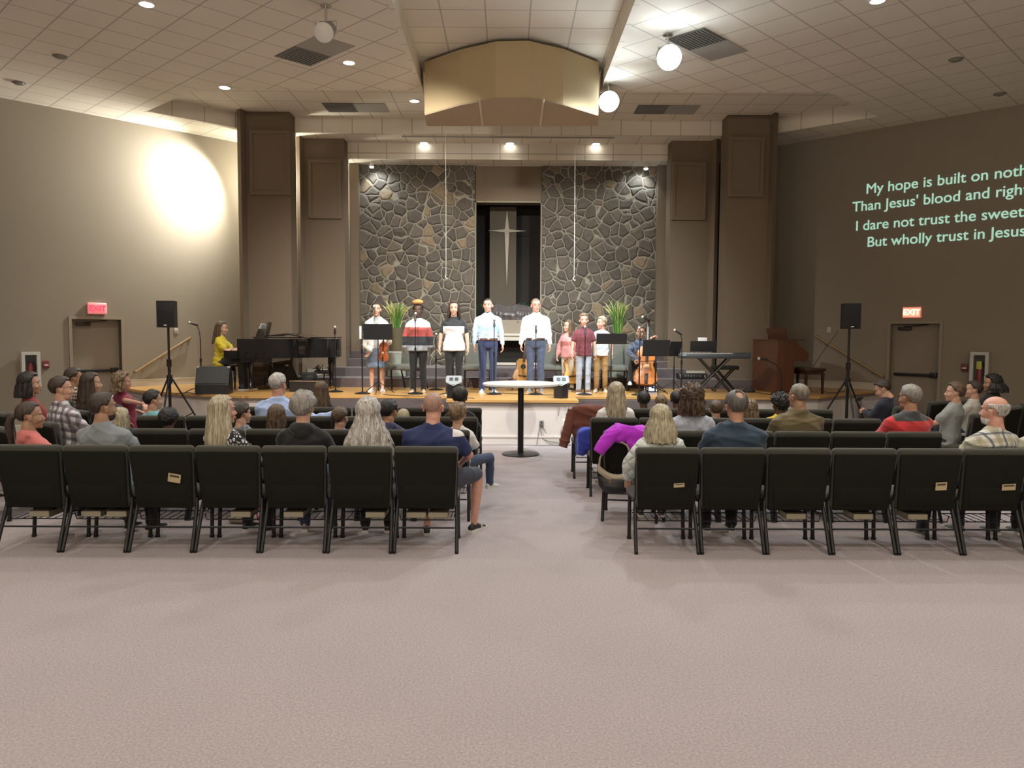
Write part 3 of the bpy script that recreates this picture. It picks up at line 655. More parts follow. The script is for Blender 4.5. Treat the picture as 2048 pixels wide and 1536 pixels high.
def hair_mesh(style, hs, o):
    th = o.get('th', .014); am = o.get('amp', .004); fr = o.get('freq', 30.0); seed = o.get('seed', 0.0)
    n, m = 64, 40; vs = []
    bald = o.get('bald', None); front = o.get('front', 38)
    for j in range(m + 1):
        la = -pi / 2 + pi * j / m
        for i in range(n):
            az = 2 * pi * i / n; A = abs(atan2(sin(az), cos(az))) * 180 / pi          # 0 = front, 180 = back
            if A < 50: lo = front
            elif A < 75: lo = front + (5 - front) * (A - 50) / 25
            elif A < 88: lo = 5 + (-22 - 5) * (A - 75) / 13
            elif A < 106: lo = -8
            elif A < 125: lo = -8 + (-48 + 8) * (A - 106) / 19
            else: lo = -52
            e = la * 180 / pi; k = sstep(lo - 5, lo + 3, e)
            if style == 'fringe': k *= 1 - sstep(10, 32, e + (0 if A > 100 else 0))
            if bald: k *= 1 - sstep(0, 12, bald[1] - math.hypot((e - bald[0]), (180 - A) * max(cos(la), .1)))
            if style == 'receding' and A < 120: k *= 1 - sstep(0, 14, (120 - A) * .25 + (e - 48) * .0) if e > front - 6 and A < 60 and e < 62 else 1
            d = Vector((cos(la) * sin(az), cos(la) * cos(az), sin(la)))
            nz = noise.noise(d * 2.2 + Vector((seed, 0, 0))) * am * 1.2 + sin(az * fr + 5 * noise.noise(d * 3 + Vector((seed, 3, 1)))) * am * .35
            if style == 'curly': nz += noise.noise(d * 9 + Vector((seed, 5, 0))) * am * 2.2 + noise.noise(d * 18) * am
            t = th * (1 + o.get('top', 0) * max(0, sin(la))) + nz
            side = 1 if A > 60 else 1 + o.get('lift', 0) * sstep(35, 60, e)
            b = .60 * (1 - k) + k
            vs.append((d.x * ((.077 + t * side) * b), -.014 + d.y * ((.097 + t * side) * b), .036 + d.z * ((.084 + t * side) * b)))
    fs = [(j * n + i, j * n + (i + 1) % n, (j + 1) * n + (i + 1) % n, (j + 1) * n + i) for j in range(m) for i in range(n)]
    fs += [tuple(range(n))[::-1], tuple(m * n + i for i in range(n))]
    g = G(); g.add(vs, fs)
    if 'L' in o:        # a curtain of hair round the back and the sides
        L = o['L']; az0 = o.get('az', 68); wb = o.get('w', .12); db = o.get('d', .12); wav = o.get('wave', .006); nn = 56; mm = 26
        outer = []; inner = []
        for j in range(mm + 1):
            t = j / mm; ro = []; ri = []
            for i in range(nn + 1):
                a = R(az0 + (360 - 2 * az0) * i / nn); jag = 1 + .07 * noise.noise(Vector((i * .5, seed, 0))) - (0 if 3 < i < nn - 3 else .08)
                z = .080 - (L + .080) * t * jag
                q = sstep(0, .35, t); top = sqrt(max(0, 1 - (max(0, z - .036) / .102) ** 2))
                rx = (.094 * top) * (1 - q) + (.094 + (wb - .094) * sstep(.08, .75, t)) * q if z < .036 else .091 * top
                ry = (.114 * top) * (1 - q) + (.114 + (db - .114) * sstep(.08, .75, t)) * q if z < .036 else .111 * top
                wv = wav * (sin(i * .9 + seed) + .7 * sin(i * 2.3 + z * 22) + 1.6 * noise.noise(Vector((i * .35, z * 16, seed)))) * (.3 + t)
                endt = sstep(.86, 1.0, t); th2 = .030 * (1 - .75 * endt)
                x, y = sin(a), cos(a)
                ro.append((x * (rx + wv), -.016 + y * (ry + wv), z)); ri.append((x * (rx + wv - th2), -.016 + y * (ry + wv - th2), z))
            outer.append(ro); inner.append(ri)
        g.loft([ro + ri[::-1] for ro, ri in zip(outer, inner)])
    if style == 'pony' or o.get('tail'):
        p = o.get('tail', [(0, -.125, .03), (0, -.165, .0), (0, -.175, -.07), (0.005, -.165, -.15), (.01, -.15, -.21)])
        rr = [.018, .032, .036, .028, .008]; g.tube(p, rr[:len(p)], 12)
    if o.get('bun'): c = o['bun']; g.sph(c[:3], c[3], 16, 12, fn=lambda d: 1 + .12 * noise.noise(Vector(d) * 6))
    return g

def add_arr(g, v, f, T):
    n = len(g.v); w = v @ np.array(T.to_3x3()).T + np.array(T.translation); g.v += [tuple(r) for r in w.tolist()]
    g.f += [tuple(i + n for i in q) for q in f]; g.m += [g.mi] * len(f)
def mirror_add(g, v, f, T):      # T is for the right hand; this lays down its mirror image
    n = len(g.v); w = v @ np.array(T.to_3x3()).T + np.array(T.translation); w[:, 0] *= -1; g.v += [tuple(r) for r in w.tolist()]
    g.f += [tuple(i + n for i in q)[::-1] for q in f]; g.m += [g.mi] * len(f)
def wrinkle(me, amp, sc, seed):
    co = mesh_np(me).astype(float); n = len(me.vertices); no = np.empty(n * 3, np.float32); me.vertices.foreach_get('normal', no); no = no.reshape(-1, 3)
    rs = np.random.RandomState(int(seed * 13) % 9999); h = np.zeros(n)
    for k in range(6):
        d = rs.normal(size=3) * np.array([.6, .6, 1.5]); d /= np.linalg.norm(d); ph = rs.rand() * 6; f = sc * (.5 + rs.rand() * .9)
        d2 = rs.normal(size=3); d2 /= np.linalg.norm(d2); ph2 = rs.rand() * 6
        w_ = np.clip(np.sin((co @ d2) * 7 + ph2) + .2, 0, 1)
        h += w_ * (1 - np.abs(np.sin((co @ d) * f + ph + 1.1 * np.sin((co @ d2) * 9 + ph2)))) ** 2.2
    set_np(me, co + no * ((h[:, None] - .35) * amp * .75))

def ring_pts(c, U, rx, ry, n=22, pw=2.4, Fd=None):
    # super-ellipse ring at c, perpendicular to U, x lateral
    X = Vector((1, 0, 0)); Yv = (U.cross(X)).normalized() * 1.0; Yv = Yv if Yv.y > 0 else -Yv; out = []
    for k in range(n):
        a = 2 * pi * k / n; ca, sa = cos(a), sin(a); e = 2 / pw
        out.append(c + X * rx * (abs(ca) ** e) * (1 if ca >= 0 else -1) + Yv * ry * (abs(sa) ** e) * (1 if sa >= 0 else -1))
    return out
SECT = {'m': [(-.10, .120, .10, 0), (-.04, .165, .118, -.005), (.03, .172, .122, -.008), (.10, .160, .115, 0), (.20, .157, .110, .006), (.32, .176, .120, .010), (.40, .176, .112, 0), (.445, .142, .094, -.008), (.488, .090, .074, -.014), (.54, .062, .062, -.018)],
        'f': [(-.10, .125, .10, 0), (-.04, .176, .120, -.008), (.03, .176, .122, -.012), (.10, .150, .105, 0), (.20, .132, .095, .004), (.32, .150, .122, .018), (.40, .150, .100, .004), (.445, .120, .082, -.006), (.488, .074, .064, -.014), (.54, .052, .054, -.018)]}
SECT['c'] = [(t, rx * .92, ry * .92, y) for t, rx, ry, y in SECT['m']]
def limb(g, P, rr, off=0.0, k0=1.0):
    for i in range(len(P) - 1): g.caps(P[i], P[i + 1], rr[i] * k0 + off, rr[i + 1] * k0 + off, 14, 3)
def foot_mesh():
    def rings(gz, gw, z0):
        out = []
        for y, w, h in ((-.072, .022, .060), (-.066, .032, .078), (-.03, .036, .092), (.02, .036, .095), (.07, .040, .072), (.12, .047, .052), (.165, .042, .042), (.190, .024, .030), (.197, .008, .020)):
            h *= gz; w += gw; out.append([(w * cos(a), y, z0 + (h - z0) * .5 + (h - z0) * .5 * sin(a)) if True else 0 for a in [2 * pi * k / 16 for k in range(16)]])
        return out
    g = G(); r = [[(x * (1 if z < .03 else 1 - .45 * min(1, (z - .03) / .06)), y, z) for x, y, z in q] for q in rings(1, 0, .012)]; g.loft(r)
    up = g; s = G(); poly = [(.030, -.075), (.040, -.03), (.041, .04), (.052, .12), (.046, .175), (.022, .203), (-.022, .203), (-.046, .175), (-.052, .12), (-.041, .04), (-.040, -.03), (-.030, -.075)]
    s.prism(poly, 0, .026); return up, s
FOOT_UP, FOOT_SOLE = foot_mesh()

def person(label, loc, rz, H=1.7, sex='m', pose='sit', skin='fair', hair=None, hcol=None, top=None, bot=None, shoes=None, g=1.0, lean=-.10, yaw=0.0, pitch=0.0,
           arms=None, legs=None, face=False, seat=.475, group=None, wide=1.0, headk=None, vox=.0125, tilt=0.0, extra=None, zbase=0.0, belly=0.0, ankles=None):
    s = H / 1.75; hs = headk or (1.06 * s ** .42 if H < 1.6 else 1.055); kids_ = H < 1.5
    t = thing('person', label, 'person', loc, rz, group); sk = skin_mat(skin)
    hipz = .93 * s if pose == 'stand' else seat + .085 * s * g
    U = Vector((0, sin(lean), cos(lean))); hip = Vector((0, 0 if pose == 'stand' else .0, hipz)); P = lambda q, y=0.0: hip + U * (q * s) + Vector((0, y * s, 0))
    sw = (.180 if sex != 'f' else .158) * s * wide * (.92 if kids_ else 1)
    sh = [P(.405) + Vector((i * sw, -.012 * s, 0)) for i in (-1, 1)]
    if pose == 'stand':
        A = [[(-.24, .015, .205), (-.265, .07, -.03)], [(.24, .015, .205), (.265, .07, -.03)]]; hd = [((-.02, .15, -1), (-1, .0, 0))] * 2
        Lg = [[(-.095, .012, .50), (-.105, -.02, .085)], [(.095, .012, .50), (.105, -.02, .085)]]
    else:
        A = [[(-.255, .08, .235), (-.13, .31, .155)], [(.255, .08, .235), (.13, .31, .155)]]
        Lg = [[(-.12, .46, .0), (-.125, .44, -1)], [(.12, .46, .0), (.125, .44, -1)]]
    elbow = []; wrist = []
    inv = Matrix.Rotation(-rz, 3, 'Z'); LV = Vector(loc)
    if arms:
        arms = {k: (((inv @ (Vector(v[0]) - LV) - hip) / s, (inv @ (Vector(v[1]) - LV) - hip) / s) + tuple(v[2:5]) if len(v) > 5 else v) for k, v in arms.items()}
    for i in (0, 1):
        a = (arms or {}).get('LR'[i]) or A[i]; e, w_ = Vector(a[0]), Vector(a[1])
        if pose == 'stand' and len(a[0]) == 3: e = Vector((e.x * s, e.y * s, e.z * s)) + hip; w_ = Vector((w_.x * s, w_.y * s, w_.z * s)) + hip
        else: e = e * s + hip; w_ = w_ * s + hip
        elbow.append(e); wrist.append(w_)
    hj = [hip + Vector((i * .092 * s, 0, -.02 * s)) for i in (-1, 1)]; knee = []; ank = []
    for i in (0, 1):
        l = (legs or {}).get('LR'[i]) or Lg[i]
        if pose == 'stand': k = Vector(l[0]) * s; a = Vector(l[1]) * s
        else:
            k = Vector((l[0][0] * s, l[0][1] * s, hipz + l[0][2] * s)); k.z = max(k.z, .47 * s + .03); a = Vector((l[1][0] * s, l[1][1] * s, .085 * s if l[1][2] < 0 else l[1][2]))
            if seat > .3 and H < 1.45: k.z = hipz - .0; a.z = max(a.z, k.z - .40 * s)
        knee.append(k); ank.append(a)
    ub = [.048 * g, .043 * g ** .7, .040]; fb = [.040 * g ** .6, .036 * g ** .5, .026]; tb = [.084 * g, .070 * g ** .8, .056]; cb = [.054, .053 * g ** .5, .035]
    SC_ = SECT[sex]; gg = g
    def torso(G_, t0, t1, off, k=1.0):
        rings = []; secs = [q for q in SC_ if t0 - 1e-6 <= q[0] <= t1 + 1e-6]
        def itp(tt):
            for a, b in zip(SC_, SC_[1:]):
                if a[0] <= tt <= b[0]: u = (tt - a[0]) / (b[0] - a[0]); return tuple(a[i] + (b[i] - a[i]) * u for i in range(4))
            return SC_[0] if tt < SC_[0][0] else SC_[-1]
        ts = sorted(set([t0, t1] + [q[0] for q in secs])); 
        if t0 < SC_[0][0]: pass
        for tt in ts:
            q = itp(tt)
            if off > .009 and tt < -.06: q = (tt, itp(-.04)[1] + .004, itp(-.04)[2] + .004, itp(-.04)[3])
            gk = 1 + (gg - 1) * (1 if tt < .40 else max(0, 1 - (tt - .40) / .1) * 1); wk = wide if .25 < tt < .48 else 1 + (wide - 1) * .4
            rings.append(ring_pts(P(tt, q[3] + belly * sstep(-.05, .1, tt) * (1 - sstep(.25, .38, tt)) * .5), U, (q[1] * gk * s * k * wk + off), (q[2] * gk * s * k + belly * s * .5 * sstep(-.05, .1, tt) * (1 - sstep(.25, .38, tt)) + off)))
        G_.loft(rings)
    # body: one surface from neck to ankles, with head and hands run into it
    b = G(); torso(b, -.10, .54, -.018)
    nb = P(.52, -.016); hc = P(.53, -.012) + Vector((0, .020 * s, .010 * s + .128 * hs)); hc += Vector((0, -sin(pitch) * .0, 0))
    if tilt: hc += Vector((sin(tilt) * .05, 0, 0))
    if pitch < 0: hc += Vector((0, -pitch * .10 * cos(yaw), pitch * .05)); hc += Vector((pitch * .08 * sin(yaw), 0, 0))
    b.caps(P(.46, -.01), hc + Vector((0, -.025, -.07 * hs)), .062 * s * g ** .6, .054 * hs * g ** .4, 14, 3)
    for i in (0, 1):
        b.caps(P(.475, -.012) + Vector(((-1, 1)[i] * .05 * s, 0, 0)), sh[i], .048 * s, .042 * s, 12, 3)
        limb(b, [sh[i], (sh[i] + elbow[i]) / 2, elbow[i]], [r * s * (.86 if (top or {}).get('sleeve', 'long') == 'long' else 1) for r in ub]); limb(b, [elbow[i], elbow[i].lerp(wrist[i], .3), wrist[i]], [r * s for r in fb])
        limb(b, [hj[i], hj[i].lerp(knee[i], .5), knee[i]], [r * s * .93 for r in tb]); limb(b, [knee[i], knee[i].lerp(ank[i], .33), ank[i]], [r * s for r in cb])
        b.caps(ank[i], ank[i] + Vector((0, .03, -.03)) * s, .034 * s, .03 * s, 10, 3)
    me = remesh(b, vox, 4); bb = G(); v0 = mesh_np(me).copy(); f0 = [tuple(p.vertices) for p in me.polygons]; bpy.data.meshes.remove(me)
    bb.v = [tuple(r) for r in v0.tolist()]; bb.f = f0; bb.m = [0] * len(f0)
    HM = Matrix.Translation(hc) @ Matrix.Rotation(yaw, 4, 'Z') @ Matrix.Rotation(tilt, 4, 'Y') @ Matrix.Rotation(pitch, 4, 'X') @ Matrix.Scale(hs, 4)
    hv, hf = HEADS['c' if kids_ else sex]; add_arr(bb, hv, hf, HM)
    for i in (0, 1):
        a = (arms or {}).get('LR'[i]); kind = a[2] if a and len(a) > 2 else ('relax' if pose == 'stand' else 'flat')
        d = (wrist[i] - elbow[i]).normalized(); out = Vector(a[3]) if a and len(a) > 3 else (Vector(((-1, 1)[i], 0, .1)) if pose == 'stand' else Vector((0, .2, 1)))
        if a and len(a) > 4: d = Vector(a[4]).normalized()
        hk = s ** .8; v, f = HANDS[kind]
        if i == 1: add_arr(bb, v, f, Matrix.Translation(wrist[i]) @ frame3(d, out).to_4x4() @ Matrix.Scale(hk, 4))
        else:
            mw = Vector((-wrist[i].x, wrist[i].y, wrist[i].z)); md = Vector((-d.x, d.y, d.z)); mo = Vector((-out.x, out.y, out.z))
            mirror_add(bb, v, f, Matrix.Translation(mw) @ frame3(md, mo).to_4x4() @ Matrix.Scale(hk, 4))
    me = bb.mesh('body'); finish(me, sk, True, 180); o = bpy.data.objects.new('body', me); COL.objects.link(o); o.parent = t
    seed = loc[0] * 3.1 + loc[1] * 1.7 + 20
    # upper garment
    T = dict(m=None, sleeve='long', off=.013, hem=-.10, wr=.006, collar=False, hood=False); T.update(top or {})
    tp = G(); torso(tp, T['hem'], .54, T['off'] * 1.0, T.get('k', 1.0))
    for i in (0, 1):
        tp.caps(P(.47, -.012) + Vector(((-1, 1)[i] * .06 * s, 0, 0)), sh[i], .050 * s + T['off'], .053 * s + T['off'], 12, 3)
        if T['sleeve'] == 'short': m_ = sh[i].lerp(elbow[i], .68); limb(tp, [sh[i], m_], [ub[0] * s, ub[1] * s], T['off'] + .006); 
        elif T['sleeve'] == 'long':
            w_ = wrist[i] + (elbow[i] - wrist[i]) * .04; limb(tp, [sh[i], (sh[i] + elbow[i]) / 2, elbow[i]], [r * s for r in ub], T['off']); limb(tp, [elbow[i], elbow[i].lerp(w_, .35), w_], [r * s for r in fb], T['off'] * .85)
        elif T['sleeve'] == 'push': w_ = elbow[i].lerp(wrist[i], .35); limb(tp, [sh[i], elbow[i], w_], [ub[0] * s, ub[2] * s, fb[1] * s], T['off'])
    if T['collar']:
        cc = P(.530, -.016); tp.loft([ring_pts(cc + U * z, U, r * s, r * s * .98, 18, 2) for z, r in ((-.02, .074), (.022, .067), (.03, .062), (.01, .064))])
    if T['hood']:
        hb = P(.50, -.075); tp.sph(tuple(hb), (.115 * s, .055 * s, .060 * s), 16, 10); tp.sph(tuple(P(.46, -.10)), (.085 * s, .045 * s, .055 * s), 14, 8)
        tp.tube([P(.54, -.06), P(.53, -.03) + Vector((.07 * s, 0, 0)), P(.49, .06) + Vector((.05 * s, 0, 0))], .022 * s, 8); tp.tube([P(.54, -.06), P(.53, -.03) - Vector((.07 * s, 0, 0)), P(.49, .06) - Vector((.05 * s, 0, 0))], .022 * s, 8)
    me = remesh(tp, vox, 4); wrinkle(me, T['wr'], 26, seed); finish(me, T['m'], True, 180)
    if T.get('fn'): T['fn'](me, P, s)
    o = bpy.data.objects.new(T.get('name', 'shirt'), me); COL.objects.link(o); o.parent = t; to = o
    if T.get('label'): o['label'] = T['label']
    # trousers, shorts or skirt
    B = dict(m=None, kind='long', off=.011); B.update(bot or {})
    bt = G(); torso(bt, -.10, .085 if T['hem'] > -.05 else .03, B['off'] * .8 if T['hem'] > -.05 else .0, .98)
    if B['kind'] == 'skirt':
        z0 = hip.z; bt.loft([ring_pts(Vector((0, .0, z)), Vector((0, 0, 1)), rx * s, ry * s, 22, 2.2) for z, rx, ry in ((z0 - .02, .160, .120), (z0 - .14 * s, .185, .145), (z0 - .42 * s, .215, .17), (z0 - .46 * s, .21, .165))])
    else:
        bt.sph(tuple(hip + Vector((0, -.02, -.05)) * s), (.165 * s * g, .115 * s * g, .085 * s), 16, 10)
        for i in (0, 1):
            limb(bt, [hj[i], hj[i].lerp(knee[i], .5), knee[i] if B['kind'] == 'long' else hj[i].lerp(knee[i], .92)], [tb[0] * s, tb[1] * s, tb[2] * s * (1 if B['kind'] == 'long' else 1.15)], B['off'])
            if B['kind'] == 'long': ak = ank[i] + Vector((0, 0, -.0)); limb(bt, [knee[i], knee[i].lerp(ak, .4), ak], [cb[0] * s * 1.02, cb[1] * s, .044 * s * B.get('cuff', 1)], B['off'])
    me = remesh(bt, vox, 3); wrinkle(me, .005, 22, seed + 3); finish(me, B['m'], True, 180); o = bpy.data.objects.new('skirt' if B['kind'] == 'skirt' else ('shorts' if B['kind'] == 'short' else 'trousers'), me); COL.objects.link(o); o.parent = t
    # shoes
    S_ = shoes or (mat('dark_shoe', (.03, .03, .035), .5), mat('white_sole', (.6, .6, .58), .6))
    for i in (0, 1):
        M = Matrix.Translation((ank[i].x, ank[i].y, ank[i].z - .085 * s)) @ Matrix.Rotation((ankles[i] if ankles else (.14, -.14)[i]), 4, 'Z') @ Matrix.Scale(s, 4)
        q = G(); q.add(FOOT_UP.v, FOOT_UP.f, M); so = obj('shoe', q, S_[0], t, ang=60); q = G(); q.add(FOOT_SOLE.v, FOOT_SOLE.f, M); obj('sole', q, S_[1], so)
    # hair
    if hair:
        hg = hair_mesh(hair[0], hs, hair[1]); q = G(); q.add(hg.v, hg.f, HM); obj('hair', q, hcol, t, ang=80)
    if face:
        q = G()
        for sx in (-1, 1): q.mi = 0; q.sph((sx * .031, .0765, .006), (.0105, .0090, .0070), 12, 8, M=HM); q.mi = 1; q.sph((sx * .031, .0832, .006), (.0052, .0036, .0054), 10, 6, M=HM)
        obj('eyes', q, [mat('eye_white', (.36, .31, .28), .6), mat('eye_iris', (.03, .022, .016), .2)], t)
        hc_ = hcol or mat('brow_brown', (.06, .04, .025), .8); q = G()
        for sx in (-1, 1): q.tube([(sx * .014, .093, .031), (sx * .032, .092, .034), (sx * .050, .078, .028)], [.0022, .0028, .0015], 6, M=HM)
        obj('eyebrows', q, hc_ if not (extra and 'brow' in extra) else extra['brow'], t)
        q = G(); q.tube([(-.021, .091, -.064), (-.008, .0985, -.061), (.008, .0985, -.061), (.021, .091, -.064)], [.002, .0042, .0042, .002], 8, M=HM); q.tube([(-.017, .091, -.066), (0, .0985, -.070), (.017, .091, -.066)], [.002, .005, .002], 8, M=HM)
        obj('lips', q, mat('lips_' + skin, tuple(c * k for c, k in zip(SKINS[skin], (.85, .55, .6))), .45), t)
    e = extra or {}
    if e.get('glasses'):
        q = G(); pr = []
        for sx in (-1, 1):
            q.tube([(sx * .032 + .021 * cos(a), .098, .004 + .015 * sin(a)) for a in [2 * pi * k / 14 for k in range(14)]], .0016, 6, close=True, M=HM)
            q.tube([(sx * .052, .095, .006), (sx * .078, .06, .008), (sx * .084, -.01, .006)], .0018, 6, M=HM)
        q.tube([(-.011, .1, .006), (.011, .1, .006)], .0016, 6, M=HM); obj('glasses', q, mat('glasses_frame', (.03, .025, .02), .3), t)
    if e.get('belt'):
        q = G(); q.loft([ring_pts(P(.062, 0) + Vector((0, 0, z)), U, (.163 * g + .016) * s, (.118 * g + .016) * s, 28) for z in (-.018, .018)]); q.mi = 1; q.rbox(tuple(P(.062, 0) + Vector((0, (.118 * g + .016) * s + .003, 0))), (.045, .012, .036), .005); obj('belt', q, [e['belt'], mat('buckle', (.6, .58, .5), .3, metal=1)], t)
    if e.get('beard'):
        q = G(); q.sph((0, .030, -.074), (.0575, .064, .050), 18, 12, M=HM, fn=lambda d: 1 if d[2] < .45 else .8); obj('beard', q, e['beard'], t)
    t['_'] = 0; del t['_']
    return t, HM, P, dict(w=wrist, e=elbow, k=knee, a=ank, hip=hip, s=s, hc=hc)
# ================================================================ FURNITURE AND INSTRUMENTS
FAB_CH = mat('charcoal_olive_upholstery', (.052, .052, .042), .95, bump=.3, bscale=220, sheen=.2, spec=.2)
FAB_BK = mat('black_back_fabric', (.0135, .013, .0105), 1.0, spec=.12)
FAB_ST = mat('sage_grey_upholstery', (.105, .106, .088), .9, bump=.3, bscale=220)
BOOKP = mat('book_page_edges', (.42, .39, .30), .8); BOOKC = mat('book_cover', (.20, .17, .12), .6); CARD = mat('tan_card', (.45, .37, .22), .7); INK = mat('dark_print', (.05, .04, .03), .7)
def make_chair(fab, back, label, group, rack=True):
    t = thing('church_chair', label, 'chair', (0, 0, 0), 0, group)
    def bend(p):        # back leans away, is narrower at the bottom and slightly dished
        z = p[2]; u = (z - .40) / .49; return (p[0] * (.90 + .10 * u), p[1] - .075 * u + .02 * (p[0] / .26) ** 2 * 0, z)
    g = G(); g.rbox((0, -.225, .622), (.545, .085, .545), .036, 4, fn=bend); obj('backrest', g, fab, t, ang=60)
    g = G(); g.rbox((0, -.262, .600), (.528, .035, .495), .016, 3, fn=bend)
    g.rbox((0, -.2795, .48), (.42, .006, .16), .003, 2, fn=bend); obj('back_panel', g, back, t)
    g = G(); g.rbox((0, .02, .445), (.525, .47, .085), .040, 4, fn=lambda p: (p[0], p[1], p[2] + .012 * cos(p[0] * 5) - (.05 * max(0, (p[1] - .14) / .12) ** 2 if p[1] > .14 else 0))); obj('seat', g, fab, t, ang=60)
    for s in (-1, 1):
        g = G(); g.tube([(s * .246, -.20, .44), (s * .252, -.225, .36), (s * .259, -.30, .18), (s * .262, -.375, .008)], [.016] * 4, 10); g.cyl((s * .262, -.376, 0), (s * .262, -.374, .02), .014, .018); obj('leg', g, BMET, t)
        g = G(); g.tube([(s * .236, .16, .42), (s * .240, .15, .30), (s * .244, .125, .008)], [.017] * 3, 10); g.cyl((s * .244, .125, 0), (s * .244, .125, .02), .021); obj('leg', g, BMET, t)
    g = G()
    for s in (-1, 1): g.tube([(s * .240, .16, .405), (s * .242, -.19, .405), (s * .250, -.235, .47), (s * .258, -.275, .70), (s * .255, -.29, .78)], .012, 8)
    g.tube([(-.24, -.30, .20), (.24, -.30, .20)], .009, 6); g.tube([(-.24, -.19, .395), (.24, -.19, .395)], .011, 6); g.tube([(-.24, .15, .395), (.24, .15, .395)], .011, 6)
    obj('frame', g, BMET, t)
    if rack:
        g = G()
        for k in range(7): g.tube([(-.20 + .066 * k, -.21, .245), (-.20 + .066 * k, .10, .245)], .0035, 5)
        g.tube([(-.235, -.22, .30), (-.225, -.21, .245), (.225, -.21, .245), (.235, -.22, .30)], .005, 6); g.tube([(-.242, .13, .30), (-.225, .10, .245), (.225, .10, .245), (.242, .13, .30)], .005, 6); obj('book_rack', g, BMET, t)
    return t
first = make_chair(FAB_CH, FAB_BK, 'x', 'x'); used = [False]
ORD = ['first', 'second', 'third', 'fourth', 'fifth', 'sixth', 'seventh', 'eighth', 'ninth']
def chair(x, y, rz, label, group):
    if not used[0]: used[0] = True; first.location = (x, y, 0); first.rotation_euler = (0, 0, rz); first['label'] = label; first['group'] = group; return first
    return dup(first, (x, y, 0), rz, label, group)
YR = {'A': 6.50, 'B': 7.62, 'C': 8.80, 'D': 9.88}; RN = {'A': 'back', 'B': 'second', 'C': 'third', 'D': 'front'}
CH = {}
def rowof(r, side, xa, n, yaw=0.0, skip=()):
    for k in range(n):
        if k in skip: continue
        x = xa + (-1 if side == 'left' else 1) * .553 * (k + .5)
        CH[(r, side, k)] = chair(x, YR[r] + .30, yaw, 'charcoal church chair, %s from the centre aisle, %s row of the %s block' % (ORD[k], {'A': 'back', 'B': 'second from back', 'C': 'second from front', 'D': 'front'}[r], side), 'church chairs in rows')
rowof('A', 'left', -.40, 7); rowof('B', 'left', -.355, 6); rowof('C', 'left', -.32, 7); rowof('D', 'left', -.31, 6)
rowof('A', 'right', 1.075, 7); rowof('B', 'right', 1.53, 5); rowof('C', 'right', .94, 6); rowof('D', 'right', .845, 6)
# angled sections at both ends; (pixel x of the back's middle, depth, turn)
ANG_L = [(-60, 7.4, -30, 'angled church chair at the left edge beside the pink hoodie'), (50, 7.9, -38, 'angled church chair with its dark back beside the plaid shirt'), (138, 8.35, -38, 'angled church chair holding the man in the black and white plaid shirt'),
         (-70, 8.3, -40, 'angled church chair at the far left under the wall cabinet'), (48, 9.25, -40, 'angled church chair holding the woman with the dark bob'),
         (165, 10.9, -40, 'angled church chair holding the boy in the checked shirt'), (200, 9.55, -38, 'angled church chair holding the woman with long dark hair'), (256, 9.25, -34, 'angled church chair with a black jacket thrown over it')]
ANG_R = [(1775, 10.6, 36, 'angled church chair holding the boy who looks down'), (1848, 11.4, 30, 'empty angled church chair in front of the right exit door'), (1925, 9.7, 34, 'angled church chair holding the teenager in the grey tee'),
         (2018, 11.2, 40, 'angled church chair behind the black hoodie by the right wall'), (1985, 10.6, 38, 'angled church chair holding the boy in the white tee')]
for px, y, a, lab in ANG_L + ANG_R:
    p = atY(px, 800, y); CH[lab] = chair(p.x, y + .1, R(a), lab, 'angled church chairs at the ends')
CH['bag'] = chair(1.262, 7.90, R(-9), 'church chair turned from its row, with the purple jacket and handbag', 'church chairs in rows')

def at_chair(c, v): return c.matrix_basis @ Vector(v) if False else Vector(c.location) + Matrix.Rotation(c.rotation_euler[2], 3, 'Z') @ Vector(v)
# hymn books in the racks and cards in the pockets
def book(c, x, w, lab):
    p = at_chair(c, (x, -.05, .25)); t = thing('hymn_book', lab, 'book', p, c.rotation_euler[2], 'hymn books under the seats')
    g = G(); g.box((-w / 2, -.11, .004), (w / 2 - .003, .105, .046)); obj('pages', g, BOOKP, t, smooth=False)
    g = G(); g.box((-w / 2, -.112, 0), (w / 2, .11, .004)); g.box((-w / 2, -.11, .046), (w / 2, .11, .050)); g.box((w / 2 - .004, -.11, .0), (w / 2, .11, .05)); obj('cover', g, BOOKC, t, smooth=False)
for side, k, x, lab in (('left', 6, -.02, 'thick hymn book under the chair of the pink hoodie'), ('left', 5, -.13, 'left one of two books under the chair of the grey polo'), ('left', 5, .09, 'right one of two books under the chair of the grey polo'), ('left', 3, .05, 'book under the chair of the long haired blonde'),
                        ('left', 2, -.05, 'book under the chair of the black hoodie'), ('left', 1, .10, 'book under the chair of the curly grey hair'), ('left', 0, -.10, 'left one of two books under the aisle chair of the navy polo'), ('left', 0, .09, 'right one of two books under the aisle chair of the navy polo'),
                        ('right', 2, .05, 'book under the third back row chair right of the aisle'), ('right', 3, .08, 'book under the fourth back row chair right of the aisle'), ('right', 4, .0, 'book under the fifth back row chair right of the aisle')):
    book(CH[('A', side, k)], x, .17, lab)
def card(c, x, z, w, h, tilt, lab):
    u = (z - .40) / .49; p = at_chair(c, (x, -.292 - .075 * u, z)); t = thing('offering_card', lab, 'card', p, c.rotation_euler[2]); M = Matrix.Rotation(R(tilt), 4, 'Y') @ Matrix.Rotation(R(8), 4, 'X')
    g = G(); g.box((-w / 2, -.002, -h / 2), (w / 2, .001, h / 2), M); obj('sheet', g, CARD, t, smooth=False)
    g = G(); g.box((-w * .38, -.0035, h * .12), (w * .38, -.002, h * .34), M); obj('printing', g, INK, t, smooth=False)
card(CH[('A', 'left', 4)], .11, .620, .105, .075, 10, 'tan card sticking up askew from the pocket of a left back row chair')
card(CH[('A', 'right', 0)], .10, .575, .09, .035, -4, 'tan card in the pocket of the chair with the white quilted jacket')
